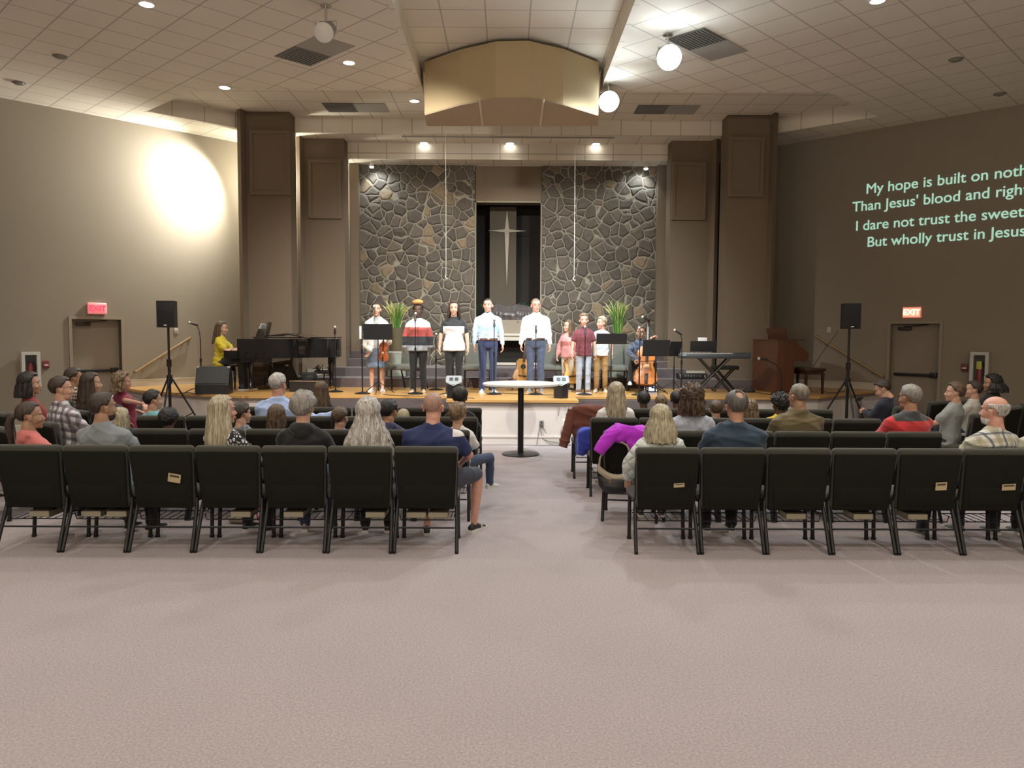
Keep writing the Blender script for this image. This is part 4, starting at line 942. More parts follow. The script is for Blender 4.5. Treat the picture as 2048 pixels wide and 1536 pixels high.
card(CH[('A', 'right', 4)], .10, .575, .095, .07, -3, 'tan card in the pocket of the fifth chair right of the aisle')
card(CH[('A', 'right', 5)], .12, .570, .115, .055, -3, 'tan card in the pocket of the chair behind the bald man')

# ---- high round table in the aisle
t = thing('bar_table', 'tall round table with white top and black pedestal in the aisle', 'table', atZ(1041, 909, 0))
g = G(); g.lathe([(.555, 1.055), (.578, 1.062), (.578, 1.085), (.56, 1.092)], 64); obj('tabletop', g, mat('white_laminate', (.62, .60, .56), .3), t)
g = G(); g.cyl((0, 0, .03), (0, 0, 1.055), .045, n=24); g.lathe([(.15, 1.03), (.12, 1.056)], 24); obj('column', g, BMET, t)
g = G(); g.lathe([(.285, 0), (.288, .012), (.27, .022), (.07, .034)], 48); obj('base', g, BMET, t)

# ---- loudspeakers on tripods
def tripod_speaker(px, Y, lab, y0, y1, wpx, turn):
    b = atY(px, 800, Y); b.z = 0; zt_ = atY(px, y0, Y).z; zb = atY(px, y1, Y).z
    s = thing('speaker_stand', 'black tripod stand under the ' + lab, 'speaker stand', b, R(turn)); H = zb
    g = G(); g.cyl((0, 0, .30), (0, 0, 1.35), .024); g.cyl((0, 0, 1.2), (0, 0, H + .02), .018); obj('pole', g, BMET, s)
    g = G(); g.cyl((0, 0, 1.26), (0, 0, 1.38), .038); g.cyl((0, 0, .98), (0, 0, 1.12), .045); g.cyl((0, 0, 1.31), (0, -.06, 1.31), .012); g.cyl((0, 0, .27), (0, 0, .36), .036); obj('collar', g, BMET, s)
    for k in range(3):
        a = R(30 + 120 * k); d = Vector((cos(a), sin(a), 0)); g = G(); g.tube([d * .04 + Vector((0, 0, 1.06)), d * .62 + Vector((0, 0, .02))], .015, 8); g.tube([d * .03 + Vector((0, 0, .32)), d * .36 + Vector((0, 0, .475))], .009, 6); l = obj('leg', g, BMET, s)
        g = G(); g.sph(tuple(d * .62 + Vector((0, 0, .022))), (.026, .026, .022), 10, 6); obj('rubber_foot', g, BLACK, l)
    w_ = wpx * Y / F; q = thing('loudspeaker', 'black ' + lab + ' on its tripod', 'loudspeaker', (b.x, b.y, H), R(turn)); h = zt_ - zb
    g = G(); g.prism([(-w_ / 2, -.13), (w_ / 2, -.13), (w_ * .36, .16), (-w_ * .36, .16)], 0, h); obj('cabinet', g, BLACK, q, smooth=False)
    g = G(); g.rbox((0, -.135, h / 2), (w_ * .95, .02, h * .95), .006); obj('grille', g, mat('speaker_grille', (.016, .016, .018), .6, bump=.8, bscale=400), q)
    g = G(); g.box((-.025, -.148, .03), (.025, -.145, .045)); obj('badge', g, CHROME, q, smooth=False)
tripod_speaker(340, 12.9, 'loudspeaker near the left exit door', 602, 655, 34, 6)
tripod_speaker(1694, 12.9, 'loudspeaker near the right exit door', 607, 658, 33, -6)

SZ = .74
# ---- grand piano
X0 = atY(478, 700, 14.3).x; Y0 = 14.2
t = thing('grand_piano', 'black grand piano with its lid lowered, played by the woman in yellow', 'piano', (X0, Y0, SZ), R(2))
def rim(off, near=0.0):
    pts = [(0 + off, 0 + off), (.80, 0 + off)]
    for k in range(1, 9):
        u = k / 8; pts.append((.80 + u * .55, off + .42 * (u * u * (3 - 2 * u))))
    for k in range(1, 10): a = -pi / 2 + pi * k / 10; pts.append((1.35 + (.36 - off) * cos(a), .92 + (.50 - off) * sin(a)))
    pts += [(1.3, 1.42 - off), (0 + off, 1.42 - off)]; return pts
g = G(); g.prism(rim(0), .62, .97); obj('case', g, PIANO, t, ang=30)
g = G(); g.prism([(.05, .02), (.62, .02), (.62, 1.4), (.05, 1.4)], .54, .63); g.prism([(-.23, .03), (.05, .03), (.05, 1.39), (-.23, 1.39)], .60, .70); g.prism([(-.24, .0), (.04, .0), (.04, .06), (-.24, .06)], .62, .755); g.prism([(-.24, 1.36), (.04, 1.36), (.04, 1.42), (-.24, 1.42)], .62, .755); obj('key_bed', g, PIANO, t, smooth=False)
g = G(); g.mi = 0; g.box((-.20, .07, .70), (-.05, 1.35, .72)); g.mi = 1
for k in range(36):
    if k % 7 in (0, 1, 3, 4, 5): g.box((-.14, .09 + k * .035, .72), (-.05, .105 + k * .035, .732))
obj('keyboard', g, [mat('ivory_keys', (.7, .68, .62), .3), PIANO], t, smooth=False)
g = G(); g.prism([(x, y) for x, y in rim(-.015) if x > .5] + [(.5, 1.435), (.5, -.015)][0:2], .985, 1.005)
M = Matrix.Translation((.50, 0, 1.01)) @ Matrix.Rotation(R(-6), 4, 'Y'); g.box((-.02, -.01, 0), (.42, 1.43, .02), M); M = Matrix.Translation((.90, 0, 1.055)) @ Matrix.Rotation(R(12), 4, 'Y'); g.box((0, -.01, 0), (.40, 1.43, .018), M)
obj('lid', g, PIANO, t, ang=30)
g = G(); M = Matrix.Translation((.20, .45, .97)) @ Matrix.Rotation(R(22), 4, 'Y'); g.box((-.01, 0, 0), (.01, .62, .20), M); g.box((-.05, -.02, 0), (.02, .64, .02), M); obj('music_desk', g, PIANO, t, smooth=False)
for lx, ly in ((.20, .12), (.30, 1.28), (1.52, .92)):
    g = G(); g.lathe([(.062, .62), (.068, .50), (.05, .42), (.038, .10), (.048, .07), (.03, .055)], 16, c=(lx, ly, 0)); l = obj('leg', g, PIANO, t); g = G(); g.lathe([(.01, .0), (.032, .008), (.034, .05), (.01, .06)], 14, c=(lx, ly, 0)); obj('caster', g, mat('brass', (.45, .33, .12), .3, metal=1), l)
g = G(); 
for dy in (-.08, .08): g.tube([(.45, .70 + dy, .56), (.36, .70 + dy * .6, .06)], .012, 6)
g.rbox((.36, .70, .10), (.09, .26, .07), .01); obj('pedal_lyre', g, PIANO, t)
g = G(); 
for dy in (-.05, 0, .05): g.rbox((.28, .70 + dy, .07), (.11, .022, .012), .004)
obj('pedals', g, mat('brass', (0, 0, 0)), t)
pM = t.matrix_basis.copy() if False else Matrix.Translation(t.location) @ Matrix.Rotation(R(2), 4, 'Z')
q = thing('sheet_music', 'white open sheet music on the piano desk', 'sheet music', pM @ Vector((.215, .5, .995)), R(2)); g = G(); M = Matrix.Rotation(R(22), 4, 'Y')
g.box((-.022, .0, .0), (-.014, .24, .27), M); g.box((-.024, .245, .0), (-.016, .47, .26), M); obj('pages', g, mat('paper', (.72, .71, .68), .8), q, smooth=False)
q = thing('songbook', 'brown songbook propped up behind the white pages on the piano', 'book', pM @ Vector((.34, .55, .975)), R(2)); g = G(); M = Matrix.Rotation(R(14), 4, 'Y'); g.rbox((0, .1, .16), (.03, .26, .32), .006, M=M); obj('cover', g, mat('brown_cover', (.055, .038, .022), .6), q)
def bench(loc, rz, w, d, h, m, lab, cush=None):
    t = thing('piano_bench', lab, 'bench', loc, rz); g = G(); g.rbox((0, 0, h - .03), (w, d, .05), .012); g.box((-w / 2 + .03, -d / 2 + .03, h - .12), (w / 2 - .03, d / 2 - .03, h - .05)); obj('seat', g, m, t)
    for sx in (-1, 1):
        for sy in (-1, 1): x, y = sx * (w / 2 - .045), sy * (d / 2 - .045); g = G(); g.loft([[(x + a * r, y + b * r, z) for a, b in ((-1, -1), (1, -1), (1, 1), (-1, 1))] for z, r in ((0, .014), (h - .1, .024))]); obj('leg', g, m, t, smooth=False)
PB = atY(436, 735, 14.55); bench((PB.x - .05, 14.75, SZ), R(2), .42, .86, .47, PIANO, 'black piano bench under the woman in yellow')
# ---- floor wedges
def wedge(loc, rz, w, h, d, lab, tiltback=0):
    t = thing('floor_monitor', lab, 'loudspeaker', loc, rz)
    pr = [(-d / 2, 0), (d / 2, 0), (d / 2, h * .45), (d * .18, h), (-d * .12, h), (-d / 2, h * .35)]
    g = G(); n = len(pr); 
    g.add([(-w / 2, y, z) for y, z in pr] + [(w / 2, y, z) for y, z in pr], [tuple(range(n)), tuple(range(n, 2 * n))[::-1]] + [(i, (i + 1) % n, n + (i + 1) % n, n + i) for i in range(n)]); obj('cabinet', g, BLACK, t, smooth=False)
    g = G(); a, b = Vector((0, pr[4][0], pr[4][1])), Vector((0, pr[5][0], pr[5][1])); nn = Vector((0, -(a.z - b.z), a.y - b.y)).normalized(); nn = nn if nn.y < 0 else -nn
    qs = [b.lerp(a, .06), b.lerp(a, .94)]; g.add([(x, p.y + nn.y * e, p.z + nn.z * e) for e in (0, .012) for x in (-w * .46, w * .46) for p in qs], [(0, 1, 3, 2), (4, 6, 7, 5), (0, 4, 5, 1), (2, 3, 7, 6), (0, 2, 6, 4), (1, 5, 7, 3)]); obj('grille', g, mat('wedge_grille', (.045, .047, .047), .7, bump=.6, bscale=300), t, smooth=False)
    g = G()
    for sx in (-1, 1): g.rbox((sx * (w / 2 - .02), pr[4][0] + .0, h - .01), (.05, .06, .035), .008)
    obj('corner', g, mat('metal_corner', (.42, .42, .42), .5, metal=.4), t)
p = atY(431, 790, 13.9); wedge((p.x, 13.85, SZ), R(8), .56, .48, .40, 'black floor monitor at the front edge of the stage by the pianist')
p = atY(553, 760, 15.0); wedge((p.x, 15.35, SZ + .0), R(-38), .50, .46, .38, 'black floor monitor tilted under the grand piano')

# ---- microphones and stands
def mic_stand(px, py, Y, lab, boom, mic, base='round', px_top=None, tri=.32):
    b = atY(px, py, Y); t = thing('microphone_stand', lab, 'microphone stand', (b.x, Y, SZ))
    h = boom[0][2]; g = G(); g.cyl((0, 0, .02), (0, 0, h * .62), .0125); g.cyl((0, 0, h * .58), (0, 0, h), .0085); obj('pole', g, BMET, t)
    g = G()
    if base == 'round': g.lathe([(.135, 0), (.14, .012), (.10, .022), (.018, .04)], 28)
    else:
        for k in range(3): a = R(90 + 120 * k + 17); g.tube([(0, 0, .12), (tri * .6 * cos(a), tri * .6 * sin(a), .07), (tri * cos(a), tri * sin(a), .01)], .009, 6)
    obj('base', g, BMET, t)
    g = G(); g.cyl((0, 0, h * .56), (0, 0, h * .63), .019); obj('clutch', g, BMET, t)
    if len(boom) > 1: g = G(); g.tube(boom, .007, 8); obj('boom', g, BMET, t)
    e = Vector(boom[-1]); d = Vector(mic).normalized(); m = thing('microphone', 'handheld microphone on the ' + lab, 'microphone', (b.x + e.x, Y + e.y, SZ + e.z))
    g = G(); g.tube([-d * .04, d * .10], [.011, .017], 12); g.cyl(-d * .01, d * .05, .022, .022); obj('handle', g, BLACK, m)
    g = G(); g.sph(tuple(d * .125), (.027, .027, .03), 14, 10); obj('grille', g, GRILLE, m)
mic_stand(403, 790, 14.0, 'boom stand beside the piano bench', [(0, 0, .98), (-.02, 0, 1.12), (-.06, -.02, 1.22)], (-1, 0, .25), 'tri')
mic_stand(671, 783, 14.35, 'boom stand at the tail of the piano', [(0, 0, 1.08)], (0.1, -.4, .9))
mic_stand(725, 790, 13.95, 'stand left of the violinist', [(0, 0, 1.28), (.03, .15, 1.32), (.12, .32, 1.48)], (.2, .6, .6))
mic_stand(831, 788, 13.95, 'straight stand before the striped sweater', [(0, 0, 1.32)], (0, .35, .9)); mic_stand(872, 778, 15.0, 'short stand behind the striped sweater', [(0, 0, .95)], (0, .35, .9))
mic_stand(906, 790, 13.95, 'straight stand before the black and white tee', [(0, 0, 1.18)], (0, .35, .9)); mic_stand(988, 790, 13.95, 'straight stand before the light blue shirt', [(0, 0, 1.22)], (0, .35, .9))
mic_stand(1071, 790, 13.95, 'straight stand before the white shirt', [(0, 0, 1.12)], (0, .35, .9)); mic_stand(1169, 790, 13.95, 'straight stand before the maroon shirt', [(0, 0, 1.10)], (0, .35, .9))
mic_stand(1278, 788, 13.95, 'stand left of the cello', [(0, 0, 1.10)], (0, .5, .7)); mic_stand(1362, 784, 14.2, 'stand left of the electric keyboard', [(0, 0, .98), (-.03, 0, 1.10)], (-.8, 0, .5))
mic_stand(1562, 787, 13.8, 'low boom stand before the organ', [(0, 0, .40), (-.10, -.02, .56), (-.30, -.05, .66)], (-1, 0, .1), 'tri')
mic_stand(1296, 770, 14.6, 'tall stand at the cellist head', [(0, 0, 1.32), (-.02, -.05, 1.36)], (-.7, -.1, .3), 'tri')
def music_stand(px, Y, y0, y1, wpx, lab, rz=0.0, dz=None, pages=False):
    a = atY(px, y0, Y); b = atY(px, y1, Y); w_ = wpx * Y / F; zb = (dz if dz is not None else SZ); t = thing('music_stand', lab, 'music stand', (a.x, Y, zb), R(rz))
    zt2 = a.z - zb; zb2 = b.z - zb; M = Matrix.Translation((0, 0, zb2)) @ Matrix.Rotation(R(14), 4, 'X'); h = (zt2 - zb2) / cos(R(14)) * 1.0
    g = G(); g.box((-w_ / 2, -.004, 0), (w_ / 2, .004, h), M); g.box((-w_ / 2, -.004, -.003), (w_ / 2, .06, .004), M) ; obj('desk', g, BLACK, t, smooth=False)
    if dz is None:
        g = G(); g.cyl((0, 0, .05), (0, 0, zb2 + .12), .010); g.cyl((0, 0, .05), (0, 0, .5), .014); obj('pole', g, BMET, t)
        for k in range(3): a_ = R(30 + 120 * k); g = G(); g.tube([(0, 0, .22), (.18 * cos(a_), .18 * sin(a_), .10), (.30 * cos(a_), .30 * sin(a_), .01)], .007, 6); obj('leg', g, BMET, t)
    return t, M, h
music_stand(756, 13.98, 648, 679, 58, 'black music stand in front of the violinist'); music_stand(1223, 14.05, 667, 688, 61, 'black music stand in front of the boy in tan trousers'); music_stand(1312, 14.0, 680, 712, 54, 'black music stand in front of the cello')
music_stand(1349, 14.6, 683, 712, 26, 'black music stand between cello and electric keyboard', 20)
q = thing('sheet_music', 'white pages clipped beside the violinist stand', 'sheet music', atY(721, 665, 14.0)); g = G(); g.rbox((0, 0, 0), (.04, .02, .23), .004); obj('pages', g, mat('paper', (0, 0, 0)), q)
# ---- electric keyboard on an X stand
K = atY(1427, 712, 14.5); t = thing('electric_keyboard', 'long black electric keyboard on a crossed stand', 'keyboard', (K.x, 14.5, K.z - .045), R(-6))
g = G(); g.rbox((0, 0, .045), (1.30, .30, .09), .018); g.prism([(.38, -.16), (.66, -.12), (.66, .15), (.38, .15)], .06, .11); obj('case', g, mat('slate_plastic', (.035, .042, .048), .45), t)
g = G(); g.mi = 0; g.box((-.6, .02, .088), (.36, .145, .098)); g.mi = 1
for k in range(30):
    if k % 7 in (0, 1, 3, 4, 5): g.box((-.585 + k * .0315, .02, .098), (-.57 + k * .0315, .09, .106))
obj('keys', g, [mat('ivory_keys', (0, 0, 0)), PIANO], t, smooth=False)
g = G(); g.rbox((-.56, -.152, .06), (.09, .004, .022), .001); obj('name_plate', g, mat('light_plate', (.3, .32, .33), .4), t)
t = thing('keyboard_stand', 'black crossed stand under the electric keyboard', 'keyboard stand', (K.x, 14.5, SZ), R(-6)); hk = K.z - .05 - SZ
for sx in (-1, 1):
    for yy in (-.13, .13): g = G(); g.tube([(sx * .33, yy, .02), (-sx * .26, yy, hk)], .018, 8); obj('leg', g, BMET, t)
    g = G(); g.cyl((sx * .33, -.2, .018), (sx * .33, .2, .018), .018); g.cyl((-sx * .26, -.17, hk - .01), (-sx * .26, .17, hk - .01), .016); obj('foot_bar', g, BMET, t)
g = G(); g.cyl((.03, -.15, hk * .52), (.03, .15, hk * .52), .03); obj('pivot', g, BMET, t)
music_stand(1407, 14.55, 682, 703, 52, 'black music rest standing on the electric keyboard', -6, dz=K.z + .04)
q = thing('sheet_music', 'small white sheet above the keyboard music rest', 'sheet music', atY(1405, 679, 14.62)); g = G(); g.rbox((0, 0, 0), (.17, .006, .075), .002); obj('pages', g, mat('paper', (0, 0, 0)), q)
Q = atY(1449, 735, 15.0); t = thing('keyboard_bench', 'black cushioned crossed-leg bench behind the electric keyboard', 'bench', (Q.x, 15.0, SZ), R(-4)); hb = Q.z - SZ
g = G(); g.rbox((0, 0, hb), (.50, .30, .075), .02); obj('seat', g, BLACK, t)
for sx in (-1, 1):
    for yy in (-.10, .10): g = G(); g.tube([(sx * .20, yy, .02), (-sx * .16, yy, hb - .03)], .014, 8); obj('leg', g, BMET, t)
    g = G(); g.cyl((sx * .20, -.16, .016), (sx * .20, .16, .016), .016); obj('foot_bar', g, BMET, t)
# ---- organ and its bench
OW = wood_mat('dark_cherry_wood', (.115, .042, .020), (.06, .022, .011), rough=.3, axis=2, coat=.2); OW2 = wood_mat('dark_bench_wood', (.05, .018, .012), (.03, .012, .008), rough=.3, axis=2)
O = atZ(1553, 787, SZ); t = thing('organ', 'brown wooden church organ console with keys facing away from the singers', 'organ', (O.x, O.y, SZ), R(8))
g = G(); g.box((0, 0, 0), (.03, 1.02, 1.0)); g.box((-.012, 0, .60), (0, 1.02, .64)); g.box((-.02, -.012, .985), (.52, 1.03, 1.005)); obj('back_panel', g, OW, t, smooth=False)
for yy in (0, .98):
    g = G(); pr = [(.03, 0), (.34, 0), (.34, .60), (.62, .62), (.62, .76), (.40, .92), (.36, .985), (.03, .985)]; n = len(pr)
    g.add([(x, yy, z) for x, z in pr] + [(x, yy + .04, z) for x, z in pr], [tuple(range(n)), tuple(range(n, 2 * n))[::-1]] + [(i, (i + 1) % n, n + (i + 1) % n, n + i) for i in range(n)]); obj('side_panel', g, OW, t, smooth=False)
g = G(); g.box((.03, .04, .60), (.60, .98, .64)); g.box((.03, .04, .62), (.34, .98, .985)); obj('key_bed', g, OW, t, smooth=False)
g = G(); g.box((.36, .12, .64), (.58, .92, .665)); g.box((.34, .12, .70), (.50, .92, .72)); obj('keys', g, mat('ivory_keys', (0, 0, 0)), t, smooth=False)
g = G(); g.box((.20, .2, 0), (.55, .88, .05)); 
for k in range(10): g.box((.45, .22 + k * .065, .05), (.80, .25 + k * .065, .075))
obj('pedal_board', g, OW2, t, smooth=False)
g = G(); M = Matrix.Translation((.24, .12, 1.0)) @ Matrix.Rotation(R(-14), 4, 'Y'); g.box((0, 0, 0), (.02, .75, .22), M); g.tube([(.02, .05, .15), (.02, .3, .235), (.02, .6, .22)], .012, 6, M=M); obj('music_desk', g, OW, t, smooth=False)
OB = atY(1612, 740, 14.6); bench((OB.x + .02, 14.85, SZ), R(8), .42, 1.0, .48, OW2, 'dark wooden bench to the right of the organ')
# ---- two silver-topped monitors on the thrust
def silver(px, lab):
    b = atZ(px, 796, SZ); t = thing('stage_monitor', lab, 'loudspeaker', b, 0)
    pl = [(-.125, .03), (-.105, -.06), (0, -.13), (.105, -.06), (.125, .03), (.10, .13), (-.10, .13)]
    g = G(); g.prism(pl, 0, .24); obj('cabinet', g, BLACK, t, smooth=False)
    g = G(); tp = [(-.14, .02, .355), (-.135, -.06, .275), (0, -.145, .215), (.135, -.06, .275), (.14, .02, .355), (.12, .07, .375), (-.12, .07, .375)]; lo = [(x * .9, y + .02, .235) for x, y, z in tp]; n = 7; g.add(tp + lo, [tuple(range(7)), tuple(range(7, 14))[::-1]] + [(i, (i + 1) % n, n + (i + 1) % n, n + i) for i in range(n)]); obj('head', g, mat('silver_grey_plastic', (.19, .205, .21), .45), t, smooth=False)
    g = G()
    for sx in (-1, 1): M = Matrix.Translation((sx * .045, -.012, .322)) @ Matrix.Rotation(R(46), 4, 'X'); g.rbox((0, 0, .0), (.058, .062, .012), .004, M=M)
    obj('window', g, BLACK, t)
silver(908, 'small black monitor with silver faceted top, before the black and white tee'); silver(1122, 'small black monitor with silver faceted top, right of the high table')
# ---- chairs on the stage
sc0 = make_chair(FAB_ST, FAB_ST, 'x', 'x', rack=False); sc0.name = 'stage_chair'
STC = [(812, 15.05, 155, 'sage grey padded chair turned sideways beside the banded sweater'), (955, 15.15, 180, 'sage grey padded chair behind the light blue shirt'), (1105, 15.3, 178, 'sage grey padded chair between the white shirt and the girl'),
       (1170, 15.3, 182, 'sage grey padded chair behind the maroon shirt'), (1232, 15.2, 176, 'sage grey padded chair left of the cellist')]
for i, (px, y, a, lab) in enumerate(STC):
    x = atY(px, 700, y).x; o = sc0 if i == 0 else dup(sc0); o.location = (x, y, SZ); o.rotation_euler = (0, 0, R(a)); o['label'] = lab; o['group'] = 'chairs on the stage'
CC = atY(1283, 700, 14.75); o = dup(sc0, (CC.x, 14.98, SZ), R(178), 'sage grey padded chair under the cellist', 'chairs on the stage')
# ---- guitars, cello, violin
SUN = mat('amber_guitar_top', (.62, .33, .08), .3, coat=.5, var=.35, vscale=3); DKW = mat('dark_varnish', (.07, .028, .012), .3, coat=.5); CEL = mat('orange_cello_varnish', (.52, .17, .035), .28, coat=.6, var=.3, vscale=5); STEEL = mat('steel_string', (.6, .6, .58), .3, metal=1)
def bout(prof, n=12):      # prof: (z, half width) control points -> closed outline
    pts = []; 
    for i in range(len(prof) - 1):
        (z0, w0), (z1, w1) = prof[i], prof[i + 1]
        for k in range(4): u = k / 4; u2 = u * u * (3 - 2 * u); pts.append((w0 + (w1 - w0) * u2, z0 + (z1 - z0) * u))
    pts.append((prof[-1][1], prof[-1][0])); return pts + [(-x, z) for x, z in pts[::-1]]
def plate(g, pts, y0, y1, M, dome=0.0):
    n = len(pts); c0 = sum(p[1] for p in pts) / n
    vs = [(x, y0, z) for x, z in pts] + [(x, y1, z) for x, z in pts]; fs = [(i, (i + 1) % n, n + (i + 1) % n, n + i) for i in range(n)]
    rings = [[(x * k, y0 - dome * (1 - k * k), c0 + (z - c0) * k) for x, z in pts] for k in (1, .85, .55, .2)]; g.add(vs, fs, M); g.loft(rings, M); g.loft([[(x * k, y1 + dome * (1 - k * k), c0 + (z - c0) * k) for x, z in pts] for k in (1, .85, .55, .2)], M)
GUIT = [(0, .01), (.02, .12), (.10, .19), (.22, .165), (.28, .128), (.34, .125), (.42, .142), (.48, .115), (.50, .03)]
def guitar(px, py, Y, lab, topm, tilt, z0):
    b = atY(px, py, Y); t = thing('acoustic_guitar', lab, 'guitar', (b.x, Y, z0 + .12), R(8)); M = Matrix.Rotation(R(-12), 4, 'X') @ Matrix.Rotation(R(tilt), 4, 'Y'); o = bout(GUIT)
    g = G(); g.mi = 1; plate(g, o, -.045, .05, M, .004); g.mi = 0; plate(g, [(x * .95, z * .96 + .01) for x, z in o], -.051, -.044, M, .004); obj('body', g, [topm, DKW], t, ang=60)
    g = G(); g.cyl((0, -.060, .34), (0, -.054, .34), .05, M=M) if 0 else g.lathe([(.001, 0), (.05, 0), (.05, .003), (.001, .003)], 20, M=M @ Matrix.Translation((0, -.056, .335)) @ Matrix.Rotation(pi / 2, 4, 'X')); obj('sound_hole', g, BLACK, t)
    g = G(); g.rbox((0, -.055, .68), (.05, .022, .50), .006, M=M); g.rbox((0, -.045, 1.0), (.075, .02, .17), .008, M=M); obj('neck', g, DKW, t)
    g = G(); g.rbox((0, -.06, .15), (.16, .012, .03), .004, M=M); obj('bridge', g, DKW, t)
    g = G(); 
    for k in range(6): x = -.018 + .0072 * k; g.tube([(x, -.068, .15), (x, -.069, .92)], .0012, 4, M=M)
    obj('strings', g, STEEL, t)
    s = thing('guitar_stand', 'black stand holding the ' + lab, 'guitar stand', (b.x, Y, z0), R(8))
    for k, (x, y) in enumerate(((-.20, -.16), (.20, -.16), (0, .24))): g = G(); g.tube([(0, .10, .42), (x, y, .01)], .009, 6); obj('leg', g, BMET, s)
    g = G(); g.tube([(-.13, -.10, .13), (-.13, .06, .10), (.13, .06, .10), (.13, -.10, .13)], .008, 6); g.tube([(0, .10, .42), (0, .06, .10)], .009, 6); obj('cradle', g, BMET, s)
guitar(1042, 740, 15.0, 'sunburst guitar left of the white shirt', SUN, 8, SZ); guitar(1147, 740, 14.95, 'sunburst guitar behind the girl in pink', SUN, -6, SZ)
CEL_P = [(0, .02), (.01, .15), (.10, .215), (.22, .20), (.30, .15), (.37, .125), (.44, .135), (.50, .165), (.60, .172), (.70, .12), (.745, .03)]
def fiddle(t, sc, M0, strings=True):
    o = [(x * sc, z * sc) for x, z in bout(CEL_P)]; M = M0
    g = G(); plate(g, o, -.055 * sc, .055 * sc, M, .02 * sc); obj('body', g, CEL if sc > .6 else mat('red_violin_varnish', (.34, .08, .025), .25, coat=.6), t, ang=60)
    g = G(); g.rbox((0, -.095 * sc, .72 * sc), (.048 * sc, .03 * sc, .62 * sc), .008 * sc, M=M); g.rbox((0, -.06 * sc, .93 * sc), (.035 * sc, .05 * sc, .42 * sc), .01 * sc, M=M); obj('fingerboard', g, BLACK, t)
    g = G(); g.rbox((0, -.085 * sc, .10 * sc), (.06 * sc, .02 * sc, .20 * sc), .008 * sc, M=M); obj('tailpiece', g, BLACK, t)
    g = G(); g.rbox((0, -.10 * sc, .33 * sc), (.085 * sc, .014 * sc, .07 * sc), .005 * sc, M=M); obj('bridge', g, mat('pale_maple', (.55, .38, .2), .5), t)
    g = G(); g.tube([(0, -.05 * sc, 1.10 * sc), (0, -.05 * sc, 1.22 * sc), (0, -.08 * sc, 1.27 * sc), (0, -.10 * sc, 1.24 * sc), (0, -.085 * sc, 1.22 * sc)], [.022 * sc, .02 * sc, .02 * sc, .016 * sc, .01 * sc], 8, M=M)
    for k in range(4): g.cyl((-.05 * sc, -.05 * sc, (1.12 + .03 * k) * sc), (.05 * sc, -.05 * sc, (1.12 + .03 * k) * sc), .007 * sc, M=M)
    obj('scroll', g, DKW, t)
    g = G(); 
    for sx in (-1, 1): g.tube([(sx * .085 * sc, -.072 * sc, .25 * sc), (sx * .075 * sc, -.076 * sc, .33 * sc), (sx * .068 * sc, -.076 * sc, .40 * sc)], .006 * sc, 6, M=M)
    obj('sound_holes', g, BLACK, t)
    g = G(); 
    for k in range(4): x = (-.015 + .01 * k) * sc; g.tube([(x, -.095 * sc, .18 * sc), (x * 1.3, -.138 * sc, .33 * sc), (x * .6, -.112 * sc, 1.08 * sc)], .0011 if sc > .6 else .0006, 4, M=M)
    obj('strings', g, STEEL, t)
b = atY(1291, 755, 14.3); t = thing('cello', 'glossy orange cello held upright by the seated cellist', 'cello', (b.x, 14.33, SZ + .16), 0)
MC = Matrix.Rotation(R(-16), 4, 'X') @ Matrix.Rotation(R(4), 4, 'Y'); fiddle(t, 1.0, MC); g = G(); g.cyl((0, 0, .0), (-.03, -.10, -.155), .006); obj('end_pin', g, STEEL, t)
# ---- tall grass plants
def grass(px, y_base, y_top, Y, lab, seedv, zfloor):
    b = atY(px, y_base, Y); zt_ = atY(px, y_top, Y).z; t = thing('potted_grass', lab, 'plant', (b.x, Y, zfloor)); h0 = b.z - zfloor; H = zt_ - b.z; rn = random.Random(seedv)
    g = G(); g.lathe([(.17, 0), (.19, .02), (.17, h0 * .45), (.19, h0 * .5), (.15, h0 * .52)], 28); obj('pedestal', g, mat('sage_pedestal', (.28, .30, .25), .6), t)
    g = G(); g.lathe([(.12, h0 * .5), (.145, h0 * .56), (.17, h0 * .98), (.18, h0), (.155, h0), (.14, h0 * .93), (.02, h0 * .92)], 28); obj('pot', g, mat('olive_brown_pot', (.10, .085, .05), .5), t)
    for nm, cnt, m_, k0, k1, sp, tp_ in (('blades', 130, mat('green_blade', (.07, .19, .03), .5, var=.35, vscale=6), .55, .92, .13, .3), ('seed_heads', 34, mat('straw_seed', (.42, .40, .14), .6), .75, 1.05, .20, 1)):
        g = G()
        for i in range(cnt):
            a = rn.uniform(0, 2 * pi); L = H * rn.uniform(k0, k1); s_ = rn.uniform(.2, 1) * sp; r0 = rn.uniform(0, .09); pts = []
            for q in range(7): u = q / 6; pts.append((cos(a) * (r0 + s_ * u ** 2.2 * 1.6), sin(a) * (r0 + s_ * u ** 2.2 * 1.6), h0 * .93 + L * (u - .10 * s_ / sp * u ** 4 * (2.2 if tp_ == 1 else 1))))
            g.tube(pts, [.005, .0055, .006, .006, .005 if tp_ < 1 else .009, .0035 if tp_ < 1 else .012, .001], 4, flat=.4)
        o = obj(nm, g, m_, t); o['kind'] = 'stuff'
grass(793, 655, 588, 16.1, 'tall potted grass with straw tips behind the violinist', 3, .92); grass(1236, 668, 582, 16.1, 'tall potted grass with straw tips between the boy and the cellist', 5, .92)
